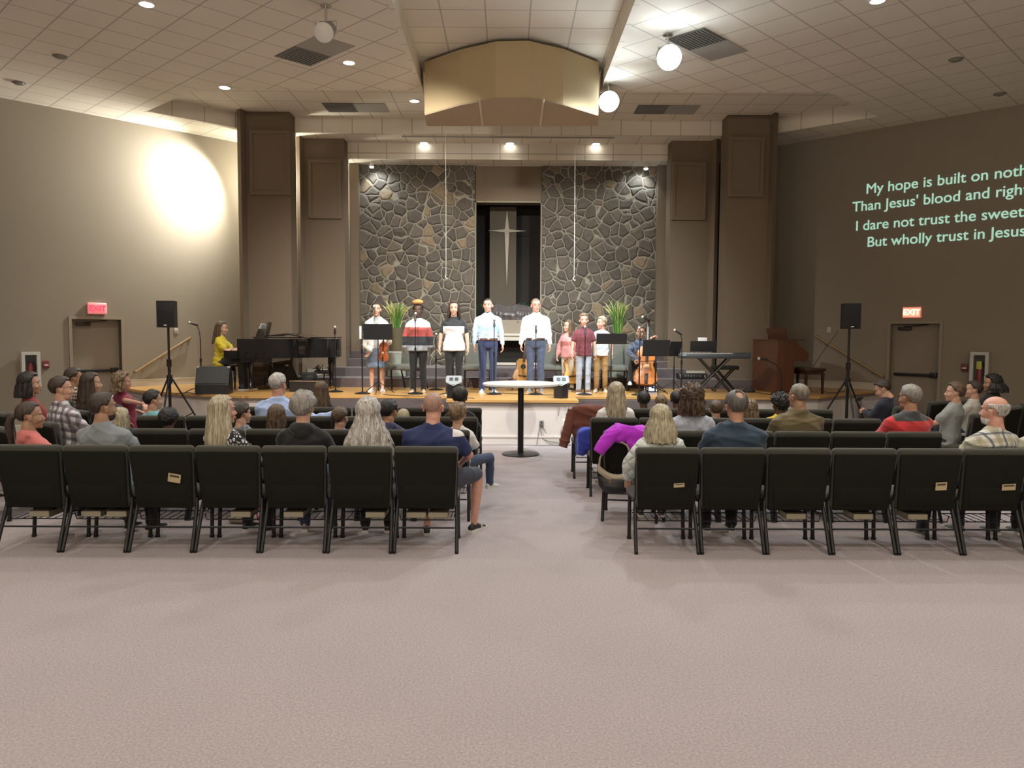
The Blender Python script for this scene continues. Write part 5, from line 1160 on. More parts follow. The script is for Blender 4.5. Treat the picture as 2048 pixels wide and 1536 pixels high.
def fern(p, lab, sd, R0=.30, n=26):
    t = thing('potted_fern', lab, 'plant', p); rn = random.Random(sd); g = G(); g.lathe([(.10, 0), (.14, .16), (.12, .16), (.02, .14)], 18); obj('pot', g, mat('olive_brown_pot', (0, 0, 0)), t)
    g = G()
    for i in range(n):
        a = rn.uniform(0, 2 * pi); L = rn.uniform(.5, 1) * R0; pts = [Vector((cos(a) * L * u, sin(a) * L * u * .6, .14 + L * (2.6 * u - 1.9 * u * u))) for u in [k / 8 for k in range(9)]]; g.tube(pts, .003, 4)
        for k in range(1, 9):
            for sgn in (-1, 1):
                d = Vector((-sin(a), cos(a), 0)) * sgn; p0 = pts[k]; ll = .09 * (1 - k / 10); g.add([p0, p0 + d * ll * .5 + Vector((cos(a), sin(a), .2)) * .02, p0 + d * ll + Vector((0, 0, -.015)), p0 + d * ll * .5 - Vector((cos(a), sin(a), 0)) * .02], [(0, 1, 2, 3)])
    o = obj('fronds', g, mat('dark_fern_green', (.03, .09, .035), .45), t); o['kind'] = 'stuff'
fern((atY(974, 630, 18.2).x, 18.2, NB), 'dark green fern in the niche, left of the cross panel', 1); fern((atY(1060, 630, 18.2).x, 18.2, NB), 'dark green fern in the niche, right of the cross panel', 2)
pp = atY(1345, 735, 16.0); pp = atY(1250, 735, 15.7)
# ---- cross and drape in the niche
C0 = atY(1014, 461, 18.4); t = thing('wall_cross', 'pale tapering cross mounted on the niche panel', 'cross', (C0.x, 18.46, C0.z)); up = atY(1014, 418, 18.4).z - C0.z; dn = C0.z - atY(1014, 572, 18.4).z; hw = (atY(1053, 461, 18.4).x - C0.x); CRM = mat('pale_cross_paint', (.48, .43, .34), .5)
def spike(g, pts): g.add(pts, [(0, 1, 4), (1, 2, 4), (2, 3, 4), (3, 0, 4), (0, 3, 2, 1)])
g = G(); r = .055; y = -.04
for d, L in (((0, 0, 1), up), ((0, 0, -1), dn)): spike(g, [(-r, 0, 0), (0, y, 0), (r, 0, 0), (0, .03, 0), (0, 0, d[2] * L)])
obj('upright', g, CRM, t, smooth=False); g = G()
for d, L in ((-1, hw), (1, hw)): spike(g, [(0, 0, -r * .75), (0, y, 0), (0, 0, r * .75), (0, .03, 0), (d * L, 0, 0)])
obj('crossbar', g, CRM, t, smooth=False)
a = atY(985, 628, 17.85); b = atY(1075, 610, 17.85); g = G(); rows_ = []
for j in range(9):
    v = j / 8; row = []
    for i in range(61):
        u = i / 60; x = a.x + (b.x - a.x) * u; f = .014 * sin(u * 26 + 3 * sin(u * 9)) + .03 * noise.noise(Vector((u * 9, v * 3, 0)))
        y_ = 17.95 - .28 * min(1, v * 1.6) + f * (.3 + v); z_ = NB + .34 * (1 - v * .9) ** .8 - .30 * max(0, v - .6) + .025 * sin(u * 13) * (1 - v) + .02 * noise.noise(Vector((u * 12, 0, 4)))
        row.append((x, y_, z_))
    rows_.append(row)
nn_ = 61; vs = [p for r_ in rows_ for p in r_]; vs2 = [(x, y + .02, z - .015) for x, y, z in vs]; fs = [(j * nn_ + i, j * nn_ + i + 1, (j + 1) * nn_ + i + 1, (j + 1) * nn_ + i) for j in range(8) for i in range(60)]
g.add(vs, fs); g.add(vs2, [f[::-1] for f in fs]); o = obj('drape_cloth', g, mat('dark_plum_satin', (.045, .035, .035), .35, sheen=.5), ang=80); tag(o, 'dark shiny cloth draped over the ledge below the cross', 'cloth')

# ---- things on the side walls
def onwall(W, nin_, px, py, lift=.0): p = atW(px, py, W); return Vector((p.x + nin_.x * lift, p.y + nin_.y * lift, p.z))
nL = Vector((dl.y, -dl.x, 0)); nL = nL if nL.y < 0 else -nL; aL = atan2(dl.y, dl.x); nR = Vector((nin.x, nin.y, 0)); aR = atan2(-dr.y, -dr.x); 
RED = mat('alarm_red', (.16, .02, .02), .4); CAB = mat('white_cabinet', (.52, .52, .48), .4); GLS = mat('dark_cabinet_inside', (.06, .055, .055), .3)
aRR = atan2(dr.y, dr.x) + pi
for W, nn_, ang_, px, lab, ls, cc in ((LW, nL, aL, 193, 'left', .75, (1, .10, .16)), (RW, nR, aRR, 1825, 'right', 1.6, (1, .22, .12))):
    p = onwall(W, nn_, px, 617 if lab == 'left' else 625, .03); t = thing('exit_sign', 'glowing red exit sign above the %s door' % lab, 'exit sign', p, ang_)
    g = G(); g.rbox((0, 0, 0), (.34, .05, .215), .012); obj('housing', g, mat('exit_housing_' + lab, (.75, .5, .48), .5, emit=cc, es=.25), t)
    g = G(); g.rbox((0, -.027, 0), (.30, .006, .17), .002); obj('glow_panel', g, mat('exit_glow_' + lab, (.9, .3, .3), .5, emit=cc, es=ls), t)
    c = bpy.data.curves.new('letters', 'FONT'); c.body = 'EXIT'; c.size = .15; c.align_x = 'CENTER'; c.align_y = 'CENTER'; c.extrude = .003; c.offset = .003
    tmp = bpy.data.objects.new('tmp', c); COL.objects.link(tmp); dg = bpy.context.evaluated_depsgraph_get(); me = bpy.data.meshes.new_from_object(tmp.evaluated_get(dg)); bpy.data.objects.remove(tmp)
    me.materials.clear(); me.materials.append(mat('exit_letters_' + lab, (.8, .1, .1) if lab == 'left' else (.9, .8, .6), .5, emit=((.9, .02, .10) if lab == 'left' else (1, .75, .45)), es=.8 if lab == 'left' else 2.2)); o = bpy.data.objects.new('letters', me); COL.objects.link(o); o.parent = t
    o.matrix_local = Matrix.Translation((0, -.033, 0)) @ Matrix.Rotation(pi / 2, 4, 'X')
for W, nn_, ang_, px, lab in ((LW, nL, aL, 59, 'left'), (RW, nR, aRR, 1961, 'right')):
    p = onwall(W, nn_, px, 740, .055); t = thing('extinguisher_cabinet', 'white framed fire extinguisher cabinet on the %s wall' % lab, 'fire cabinet', p, ang_)
    w_, h_ = .30, .66; g = G()
    for A_, B_ in (((-w_ / 2, -h_ / 2), (-w_ / 2 + .055, h_ / 2)), ((w_ / 2 - .055, -h_ / 2), (w_ / 2, h_ / 2)), ((-w_ / 2 + .055, h_ / 2 - .055), (w_ / 2 - .055, h_ / 2)), ((-w_ / 2 + .055, -h_ / 2), (w_ / 2 - .055, -h_ / 2 + .055))): g.box((A_[0], -.07, A_[1]), (B_[0], .03, B_[1]))
    obj('cabinet_frame', g, CAB, t, smooth=False); g = G(); g.box((-w_ / 2 + .05, .0, -h_ / 2 + .05), (w_ / 2 - .05, .025, h_ / 2 - .05)); obj('back_plate', g, GLS, t, smooth=False)
    if lab == 'right': g = G(); g.rbox((0.0, -.055, .09), (.085, .006, .14), .002); obj('notice', g, mat('yellow_green_notice', (.45, .5, .08), .6), t)
    e_ = thing('fire_extinguisher', 'red fire extinguisher inside the %s wall cabinet' % lab, 'fire extinguisher', Vector(p) + Vector((0, 0, -h_ / 2 + .055)), ang_)
    g = G(); g.lathe([(.042, 0), (.046, .02), (.046, .34), (.025, .39), (.018, .41)], 18, c=(0, -.01, 0)); obj('cylinder', g, mat('dull_red', (.22, .03, .03), .35), e_); g = G(); g.rbox((.01, -.02, .43), (.09, .03, .03), .008); g.tube([(.04, -.02, .42), (.075, -.02, .36), (.07, -.02, .18)], .01, 6); obj('valve', g, BLACK, e_)
for W, nn_, ang_, px, py, lab in ((LW, nL, aL, 91, 729, 'left'), (RW, nR, aRR, 1930, 735, 'right')):
    t = thing('fire_alarm_pull', 'small dark red fire alarm box beside the %s cabinet' % lab, 'fire alarm', onwall(W, nn_, px, py, .02), ang_); g = G(); g.rbox((0, 0, 0), (.105, .05, .14), .01); obj('box', g, RED, t); g = G(); g.rbox((0, -.028, -.01), (.07, .01, .03), .003); obj('pull_handle', g, mat('white_bit', (.5, .48, .45), .4), t)
for W, nn_, ang_, px, py, lab in ((LW, nL, aL, 352, 662, 'small beige wall control beside the left loudspeaker'), (RW, nR, aRR, 1658, 660, 'pale light switch plate above the right handrail')):
    t = thing('switch_plate', lab, 'wall switch', onwall(W, nn_, px, py, .006), ang_); g = G(); g.rbox((0, 0, 0), (.08, .014, .12), .004); obj('plate', g, mat('ivory_plate', (.44, .41, .33), .4), t); g = G(); g.rbox((0, -.012, 0), (.02, .014, .035), .003); obj('toggle', g, mat('ivory_plate', (0, 0, 0)), t)
RAILW = wood_mat('rail_oak', (.36, .25, .12), (.22, .15, .07), rough=.35)
for W, nn_, pts, lab in ((LW, nL, ((268, 744), (378, 675)), 'left'), (RW, nR, ((1634, 672), (1768, 753)), 'right')):
    A_ = onwall(W, nn_, *pts[0], .07); B_ = onwall(W, nn_, *pts[1], .07); t = thing('handrail', 'oak handrail rising to the stage along the %s wall' % lab, 'handrail', A_); d = B_ - A_
    g = G(); g.tube([-nn_ * .06, (0, 0, 0), d, d - nn_ * .06], .024, 10); obj('rail', g, RAILW, t)
    for u in (.15, .5, .85): g = G(); g.tube([d * u + Vector((0, 0, -.01)), d * u + Vector((0, 0, -.07)) - nn_ * .03, d * u + Vector((0, 0, -.08)) - nn_ * .068], .008, 6); obj('bracket', g, mat('brass', (0, 0, 0)), t)
# ---- outlets and cables at the stage front
yF = 12.83
for px, py, lab, m_ in ((1083, 848, 'grey power outlet with cords on the stage front', mat('grey_outlet', (.22, .22, .22), .5)), (1130, 846, 'white power outlet with cords on the stage front', mat('white_plate', (.8, .78, .72), .4))):
    p = atY(px, py, yF - .005); t = thing('power_outlet', lab, 'outlet', p); g = G(); g.rbox((0, 0, 0), (.075, .012, .12), .004); obj('plate', g, m_, t); g = G()
    for z in (.028, -.028): g.rbox((0, -.014, z), (.028, .022, .028), .004)
    obj('plug', g, BLACK if px < 1100 else mat('grey_outlet', (0, 0, 0)), t)
CBL = mat('grey_cable', (.16, .15, .15), .5)
def cable(pts, lab, r=.005, m_=None, name='cable'):
    P_ = []; pts = [Vector(p) for p in pts]
    for i in range(len(pts) - 1):
        a, b = pts[i], pts[i + 1]; pa = pts[max(0, i - 1)]; pb = pts[min(len(pts) - 1, i + 2)]
        for k in range(6):
            u = k / 6; P_.append(.5 * ((2 * a) + (b - pa) * u + (2 * pa - 5 * a + 4 * b - pb) * u * u + (3 * a - pa - 3 * b + pb) * u ** 3))
    P_.append(pts[-1]); g = G(); g.tube(P_, r, 6); o = obj(name, g, m_ or CBL); tag(o, lab, 'cable'); return o
yy = yF - .03; A1 = lambda px, py: atY(px, py, yy)
cable([A1(1083, 852), A1(1082, 866), A1(1090, 880), (1.0, yy - .05, .01), (.6, yy - .12, .008), (.0, yy - .08, .008), (-.5, yy - .1, .008)], 'grey cord running from the grey outlet along the stage foot')
cable([A1(1085, 852), A1(1092, 866)], 'short cord hanging right of the grey outlet'); cable([A1(1081, 852), A1(1077, 868), (.50, yy - .03, .01)], 'short cord hanging left of the grey outlet')
cable([A1(1129, 850), A1(1123, 858), A1(1122, 872), A1(1127, 884), (1.05, yy - .1, .008), (.8, yy - .16, .008)], 'cord looping down from the white outlet'); cable([A1(1139, 812), A1(1138, 826), A1(1142, 840), A1(1147, 846)], 'thin dark cord dangling from the stage lip near the steps', .004)
cable([A1(1116, 812), A1(1117, 832), A1(1120, 812)], 'short loop of cord under the stage lip', .003); cable([A1(1131, 811), A1(1133, 838), A1(1131, 846)], 'thin cord dropping to the white outlet', .003)
def SG(px, py): p = atZ(px, py, SZ + .008); return p
DC = mat('black_cable', (.02, .02, .02), .5)
cable([SG(1127, 790), SG(1060, 789), SG(1000, 786), SG(985, 787)], 'black cable across the thrust behind the high table', .006, DC); cable([SG(905, 797), SG(940, 796), SG(948, 797)], 'short black cable by the left silver monitor', .006, DC); cable([SG(1465, 785), SG(1490, 781), SG(1520, 786), SG(1545, 789)], 'black cable on the boards before the organ', .007, DC)
cable([SG(1640, 779), SG(1660, 786), SG(1690, 782)], 'dark cable on the right end of the stage', .006, DC); cable([SG(765, 789), SG(800, 791), SG(860, 792), SG(890, 786)], 'black cable between the first two singers', .006, DC); cable([SG(395, 789), SG(375, 785), SG(350, 788)], 'black cable behind the left speaker stand', .007, DC)
pR = atY(1685, 660, 12.9); cable([(pR.x - .05, 12.95, 1.9), (pR.x - .14, 13.4, 1.5), (pR.x - .25, 13.85, 1.0), (pR.x - .28, 14.1, .76)], 'thin cable hanging behind the right loudspeaker', .005, DC)
q = thing('foot_pedal', 'small black foot pedal on the boards before the organ', 'pedal', SG(1498, 784)); g = G(); g.rbox((0, 0, .02), (.20, .12, .045), .012); g.rbox((0, -.02, .045), (.15, .07, .02), .006); obj('case', g, BLACK, q)
q = thing('floor_tablet', 'bright white tablet lying on the floor below the cello', 'tablet', SG(1303, 782)); g = G(); M = Matrix.Rotation(R(35), 4, 'X'); g.rbox((0, 0, .05), (.21, .16, .01), .004, M=M); obj('case', g, BLACK, q); g = G(); g.box((-.095, -.072, .0555), (.095, .072, .0565), M); obj('screen', g, mat('tablet_screen', (.7, .75, .85), .3, emit=(.75, .82, 1), es=.9), q, smooth=False)
# rack unit on the riser, cases and cable heap under the piano
p = atY(1383, 757, 15.9); q = thing('rack_unit', 'flat black rack unit with silver corners on the riser', 'rack unit', (p.x, 15.9, .92)); g = G(); g.rbox((0, 0, .06), (.58, .3, .11), .01); obj('case', g, BLACK, q); g = G()
for x in (-.26, .24): g.rbox((x, -.152, .06), (.03, .01, .07), .003)
for k in range(6): g.rbox((-.16 + .06 * k, -.152, .07), (.02, .008, .02), .002)
obj('fittings', g, CHROME, q)
p = atZ(616, 783, SZ); q = thing('equipment_case', 'open flat black case on the boards under the piano', 'case', (p.x, p.y + .1, SZ), R(-4)); g = G(); g.box((-.30, -.22, 0), (.30, .22, .03)); g.box((-.30, -.22, .03), (.30, -.20, .20)); g.box((-.30, .20, .03), (.30, .22, .20)); g.box((-.30, -.2, .03), (-.28, .2, .20)); g.box((.28, -.2, .03), (.30, .2, .20)); obj('tray', g, BLACK, q, smooth=False); g = G(); g.tube([(-.3, -.225, .2), (.3, -.225, .2)], .008, 6); obj('edge_rail', g, CHROME, q)
rn = random.Random(4); g = G(); pts = []
for k in range(46): a = k * .9; pts.append(Vector((cos(a) * (.12 + .05 * rn.random()), sin(a) * .10, .20 + .003 * k + .02 * rn.random())))
g.tube(pts, .011, 6); o = obj('cable_coil', g, DC); o.location = (p.x, p.y + .1, SZ); tag(o, 'coiled black cable in the case under the piano', 'cable')
p = atZ(640, 779, SZ); q = thing('mixer_stand', 'tangle of small black gear on a low stand under the piano tail', 'equipment', (p.x, p.y + .35, SZ)); g = G(); g.cyl((0, 0, 0), (0, 0, .30), .012)
for k in range(3): a = R(120 * k + 10); g.tube([(0, 0, .1), (.28 * cos(a), .28 * sin(a), .01)], .008, 6)
obj('stand', g, BMET, q); g = G(); g.rbox((0, 0, .32), (.34, .2, .06), .01); obj('box', g, BLACK, q); g = G()
for k in range(9): x = rn.uniform(-.15, .15); g.tube([(x, -.02, .35), (x + .02, -.04, .42 + .05 * rn.random()), (x + rn.uniform(-.08, .08), -.10, .38)], .006, 5); g.cyl((x, .03, .35), (x, .03, .39), .012)
obj('plugs', g, CHROME if 0 else mat('plug_metal', (.25, .25, .26), .3, metal=.8), q)
# ================================================================ WHO SITS AND STANDS WHERE
def solve_H(top, pose, seat, lean, sex, g=1.0, hair=.012):
    lo, hi = .8, 2.1
    for _ in range(30):
        H = (lo + hi) / 2; s = H / 1.75; hs = 1.06 * s ** .42 if H < 1.6 else 1.055; hz = .93 * s if pose == 'stand' else seat + .085 * s * g
        z = hz + cos(lean) * .53 * s + .010 * s + .128 * hs + (.12 + hair) * hs
        if z < top: lo = H
        else: hi = H
    return lo
HB = dict(dk=hair_mat('hair_black', (.006, .005, .005), (.022, .018, .016)), db=hair_mat('hair_dark_brown', (.016, .010, .007), (.055, .035, .022)), br=hair_mat('hair_brown', (.045, .027, .015), (.14, .09, .05)),
          lb=hair_mat('hair_light_brown', (.10, .065, .035), (.26, .18, .10)), bl=hair_mat('hair_ash_blonde', (.20, .17, .10), (.50, .45, .32)), gy=hair_mat('hair_grey', (.13, .12, .105), (.34, .32, .29)),
          sv=hair_mat('hair_silver', (.20, .19, .17), (.62, .60, .56)), wh=hair_mat('hair_white', (.42, .41, .38), (.72, .70, .66)), og=hair_mat('hair_orange_blonde', (.35, .16, .04), (.62, .36, .12)), dg=hair_mat('hair_dark_grey', (.04, .037, .032), (.13, .12, .11)))
def cl(n, c, **k): return mat('cloth_' + n, c, .88, bump=.25, bscale=180, var=.06, vscale=7, sheen=.15, **k)
DEN = cl('denim', (.035, .055, .11)); DKD = cl('dark_denim', (.018, .024, .042)); BLK = cl('black', (.010, .010, .011)); NVY = cl('navy', (.016, .024, .075)); WHT = cl('white', (.74, .74, .74)); KHA = cl('khaki', (.30, .22, .12)); GRY = cl('grey', (.25, .27, .29))
SH_B = (mat('black_shoe', (.015, .015, .016), .5), mat('white_sole', (.62, .61, .58), .6)); SH_W = (mat('white_shoe', (.6, .6, .6), .5), mat('white_sole', (.6, .6, .6))); SH_G = (mat('grey_shoe', (.16, .18, .17), .7), mat('white_sole', (.6, .6, .6))); SH_T = (mat('beige_shoe', (.42, .33, .24), .6), mat('tan_sole', (.35, .27, .18), .6)); SH_BR = (mat('brown_shoe', (.12, .05, .03), .5), mat('white_sole', (.6, .6, .6)))
GA = 'people seated in the audience'
def aud(label, row, px, ytop, sex='m', rz=0.0, x=None, Y=None, dz=.012, **k):
    y = (YR[row] + .27) if row else Y; p = atY(px, ytop, y - .05); H = solve_H(p.z, 'sit', .475, -.10, sex, k.get('g', 1.0), dz); return person(label, (p.x if x is None else x, y, 0), R(rz), H, sex, 'sit', group=GA, **k)
SHORT = ('short', dict(th=.014, amp=.004)); BUZZ = ('short', dict(th=.006, amp=.001)); KID = ('short', dict(th=.020, amp=.006, freq=22))
# back row, left block
aud('person in a salmon pink hoodie with a dark ponytail, looking to the right', 'A', 62, 803, 'f', rz=-28, skin='olive', hair=('pony', dict(th=.014, amp=.003, tail=[(0, -.10, .02), (-.02, -.15, -.01), (-.03, -.17, -.08), (-.03, -.16, -.17), (-.03, -.14, -.24)])), hcol=HB['db'],
    top=dict(m=cl('salmon', (.58, .17, .16)), hood=True, wr=.010), bot=dict(m=DKD), shoes=SH_B, yaw=R(-32), wide=1.05, g=1.05)
aud('man in a grey polo shirt with short dark hair and a beard, back row', 'A', 207, 782, 'm', rz=-12, skin='olive', hair=('short', dict(th=.016, amp=.003)), hcol=HB['db'], top=dict(m=cl('polo_grey', (.20, .225, .245)), sleeve='short', collar=True, wr=.012), bot=dict(m=BLK), shoes=SH_B,
    yaw=R(-30), g=1.16, wide=1.18, extra=dict(beard=HB['db']))
FLOR = mat('cloth_black_white_leaves', (.02, .02, .022), .85); N, L, b = nodes_of(FLOR); x_, y_, z_, v_ = xyz(N, L, .5, (1, 1, .6)); vn = N.new('ShaderNodeTexVoronoi'); vn.feature = 'DISTANCE_TO_EDGE'; vn.inputs['Scale'].default_value = 34; L.new(v_, vn.inputs['Vector']); L.new(mix(N, L, mth(N, L, 'GREATER_THAN', vn.outputs['Distance'], .16), (.016, .016, .018), (.55, .56, .60)), b.inputs['Base Color'])
aud('woman with long ash blonde hair and glasses, patterned black and white top', 'A', 438, 790, 'f', rz=-20, skin='pink', hair=('long', dict(th=.016, L=.36, w=.125, d=.135, wave=.005, az=62)), hcol=HB['bl'], top=dict(m=FLOR), bot=dict(m=BLK), shoes=SH_B, yaw=R(-36), face=True, extra=dict(glasses=True), x=atY(447, 800, 6.7).x)
aud('person with short grey hair in a black hoodie', 'A', 606, 784, 'f', skin='fair', hair=('short', dict(th=.030, amp=.008, top=.1, freq=26)), hcol=HB['gy'], top=dict(m=BLK, hood=True, wr=.010), bot=dict(m=DEN), shoes=(SH_T[0], SH_B[1]), g=1.12, wide=1.2, yaw=R(-3))
aud('woman with very long wavy silver hair over a dark top', 'A', 740, 796, 'f', skin='fair', hair=('long', dict(th=.030, amp=.008, L=.46, w=.205, d=.165, wave=.016, az=55)), hcol=HB['sv'], top=dict(m=BLK, wr=.008), bot=dict(m=BLK), shoes=SH_B, wide=1.05, x=atY(735, 800, 6.7).x)
PATCH = mat('cloth_navy_polo', (.022, .034, .11), .88, bump=.2, bscale=180); N, L, b = nodes_of(PATCH); x_, y_, z_, v_ = xyz(N, L); L.new(mix(N, L, mth(N, L, 'MULTIPLY', mth(N, L, 'GREATER_THAN', x_, .172), mth(N, L, 'MULTIPLY', mth(N, L, 'GREATER_THAN', z_, .955), mth(N, L, 'LESS_THAN', z_, 1.075))), (.022, .034, .11), (.68, .68, .68)), b.inputs['Base Color'])
_pb = aud('bald man in a navy polo with a white shoulder stripe, shorts and black trainers', 'A', 868, 785, 'm', skin='pink', hair=('short', dict(th=.0025, amp=.0003)), hcol=hair_mat('hair_pink_stubble', (.30, .18, .135), (.42, .26, .20)), top=dict(m=PATCH, sleeve='short', collar=True, wr=.010), bot=dict(m=cl('shorts_navy', (.030, .038, .060)), kind='short'), shoes=SH_B, g=1.18, wide=1.18, yaw=R(-8), dz=0,
    legs={'R': ((.40, .40, -.02), (.36, .42, -1)), 'L': ((-.06, .45, 0), (-.10, .32, -1))}, ankles=(.1, -.55), arms={'R': ((.33, .08, .215), (.24, .34, .10), 'flat')}, x=atY(866, 800, 6.7).x)
sh_ = [c for c in _pb[0].children if c.name.startswith('shoe')][1]; vs_ = np.array([v.co[:] for v in sh_.data.vertices]); a_ = _pb[3]['a'][1]; M = Matrix.Translation((a_.x, a_.y, 0)) @ Matrix.Rotation(-.55, 4, 'Z')
q = G(); q.tube([(.048, .045, .060), (.046, .060, .048), (.048, .080, .058)], .0035, 5, M=M); q.tube([(.052, .050, .030), (.049, .062, .044), (.052, .086, .032)], .0035, 5, M=M); obj('emblem', q, mat('white_sole', (0, 0, 0)), sh_)
# second row from the back, left block
aud('child with round black hair, seen above the second row near the left speaker stand', 'B', 335, 815, 'm', skin='brown', hair=('curly', dict(th=.034, amp=.006)), hcol=HB['dk'], top=dict(m=BLK), bot=dict(m=BLK), dz=.03)
aud('boy with dark hair in a grey patterned tee beside the ash blonde woman', 'B', 484, 803, 'm', rz=-10, skin='fair', hair=KID, hcol=HB['db'], top=dict(m=plaid_mat('cloth_grey_pattern', (.13, .15, .17), [('x', .05, .4, .1, (.3, .33, .36), .6), ('z', .06, .4, .3, (.22, .25, .28), .6)]), sleeve='short'), bot=dict(m=DEN), yaw=R(-28), dz=.02)
aud('girl with straight brown hair before the blue shirted man', 'B', 553, 808, 'f', skin='fair', hair=('long', dict(th=.018, L=.14, w=.10, d=.12, az=66)), hcol=HB['br'], top=dict(m=cl('slate', (.07, .09, .12))), bot=dict(m=DEN), yaw=R(-16), dz=.016)
aud('boy with short brown hair and a light blue collar', 'B', 680, 813, 'm', skin='fair', hair=SHORT, hcol=HB['br'], top=dict(m=cl('sky', (.22, .36, .66)), collar=True), bot=dict(m=DEN), yaw=R(-22))
aud('boy with black hair and glasses in a navy hoodie, right of the silver hair', 'B', 778, 797, 'm', skin='tan', hair=KID, hcol=HB['dk'], top=dict(m=cl('dusk', (.045, .05, .12)), hood=True), bot=dict(m=DEN), yaw=R(-26), extra=dict(glasses=True), dz=.02)
aud('boy with tousled sandy hair, white collar and blue jeans beside the aisle', 'B', 916, 803, 'm', skin='fair', hair=('short', dict(th=.024, amp=.010, top=.3)), hcol=HB['lb'], top=dict(m=WHT, collar=True), bot=dict(m=DEN), shoes=SH_W, yaw=R(-14), dz=.03, legs={'R': ((.46, .46, .08), (.46, .44, -1)), 'L': ((.05, .46, .05), (.05, .44, -1))}, ankles=(0, -.7))
# third row
aud('grey haired man in a pale blue shirt with his arm along the chair backs', 'C', 559, 745, 'm', skin='pink', hair=SHORT, hcol=HB['sv'], top=dict(m=cl('pale_blue', (.42, .55, .86)), collar=True, wr=.012), bot=dict(m=KHA), g=1.1, wide=1.15, yaw=R(-20), x=atY(556, 800, 9.0).x,
    arms={'R': (atY(630, 838, 8.95), atY(668, 828, 8.80), 'relax', (0, 0, 1), (1, -.1, -.1), 'W')}, face=False, extra=dict(glasses=True))
aud('small fair haired child half hidden by the navy polo', 'C', 806, 829, 'f', skin='fair', hair=('long', dict(th=.016, L=.12, w=.095, d=.11)), hcol=HB['bl'], top=dict(m=KHA), bot=dict(m=DEN), dz=.014)
aud('person with a black cropped head and dark shirt by the aisle', 'C', 920, 772, 'm', skin='brown', hair=('short', dict(th=.020, amp=.004)), hcol=HB['dk'], top=dict(m=BLK), bot=dict(m=BLK), yaw=R(-10), dz=.018)
aud('woman with long brown hair in the front row of the left block', 'D', 642, 762, 'f', skin='fair', hair=('long', dict(th=.018, L=.30, w=.115, d=.13)), hcol=HB['br'], top=dict(m=BLK), bot=dict(m=DEN))
# angled section on the left
def ang(label, ch, px, ytop, sex='m', Y=None, dz=.012, fwd=.0, **k):
    c = CH[ch]; a = c.rotation_euler[2]; y = Y if Y else at_chair(c, (0, -.03 + fwd, 0)).y; p = atY(px, ytop, y); H = solve_H(p.z, 'sit', .475, -.10, sex, k.get('g', 1.0), dz); o = at_chair(c, (0, -.03 + fwd, 0)); return person(label, (p.x, y, 0), a, H, sex, 'sit', group=GA, **k)
PLA = plaid_mat('cloth_black_white_plaid', (.60, .60, .64), [('x', .085, .45, .1, (.05, .045, .055), .75), ('z', .085, .42, .2, (.05, .045, .055), .75), ('x', .085, .12, .72, (.30, .16, .20), .7), ('z', .085, .12, .75, (.2, .15, .2), .5)])
CHK = plaid_mat('cloth_small_check', (.58, .50, .40), [('x', .05, .5, .1, (.03, .025, .02), .8), ('z', .05, .5, .2, (.03, .025, .02), .8)])
c = ANG_L[2][3]; ang('man in a black and white plaid shirt with short dark hair, in profile', c, 132, 752, 'm', skin='fair', hair=('short', dict(th=.018, amp=.003)), hcol=HB['db'], top=dict(m=PLA, collar=True, wr=.010), bot=dict(m=DKD), g=1.1, wide=1.12, yaw=R(-26), face=True)
c = ANG_L[4][3]; ang('woman with a dark bob and a maroon top, in profile at far left', c, 68, 742, 'f', skin='fair', hair=('long', dict(th=.026, L=.15, w=.115, d=.14, az=70)), hcol=HB['dk'], top=dict(m=cl('maroon', (.22, .035, .035))), bot=dict(m=DKD), yaw=R(-24), face=True, g=1.05, dz=.024)
c = ANG_L[5][3]; ang('boy with dark hair in a small black and white check shirt', c, 155, 735, 'm', skin='tan', hair=KID, hcol=HB['db'], top=dict(m=CHK, collar=True), bot=dict(m=DKD), yaw=R(-16), face=True, dz=.018)
c = ANG_L[6][3]; ang('woman with long dark hair and an olive top beside the checked shirt', c, 190, 744, 'f', skin='fair', hair=('long', dict(th=.018, L=.30, w=.12, d=.14, az=66)), hcol=HB['db'], top=dict(m=cl('olive_dark', (.06, .055, .03))), bot=dict(m=DKD), yaw=R(-26), face=True)
c = ANG_L[7][3]; cc_ = CH[c]; pw = atY(247, 743, cc_.location.y + .25)
aud('woman with curly auburn hair in a maroon short sleeved top', None, 247, 743, 'f', rz=-34, Y=10.95, skin='pink', hair=('curly', dict(th=.038, amp=.010, L=.13, w=.13, d=.14, wave=.014)), hcol=hair_mat('hair_auburn_grey', (.10, .06, .035), (.30, .22, .13)), top=dict(m=cl('wine', (.20, .02, .05)), sleeve='short'), bot=dict(m=DKD), yaw=R(-30), face=True, g=1.2, wide=1.1, dz=.03,
    arms={'R': (atY(250, 801, 10.62), atY(288, 808, 10.3), 'relax', (0, 0, 1), (1, -.2, -.6), 'W')}, extra=dict(glasses=True))
chair(atY(247, 800, 10.95).x, 10.98, R(-34), 'angled church chair holding the curly haired woman in maroon', 'angled church chairs at the ends')
aud('boy with black hair in a pale turquoise tee near the left speaker stand', 'C', 307, 779, 'm', rz=-14, skin='fair', hair=KID, hcol=HB['dk'], top=dict(m=cl('turquoise', (.22, .55, .60)), sleeve='short'), bot=dict(m=DEN), yaw=R(-35), dz=.018)
aud('small child with straight blonde hair beside the grey polo', 'B', 243, 815, 'f', rz=-20, skin='fair', hair=('long', dict(th=.018, L=.16, w=.10, d=.12)), hcol=HB['bl'], top=dict(m=cl('straw', (.35, .30, .12))), bot=dict(m=DEN), dz=.014, x=atY(243, 820, 7.85).x)
chair(atY(240, 800, 7.9).x, 7.98, R(-12), 'church chair holding the small blonde child', 'angled church chairs at the ends')
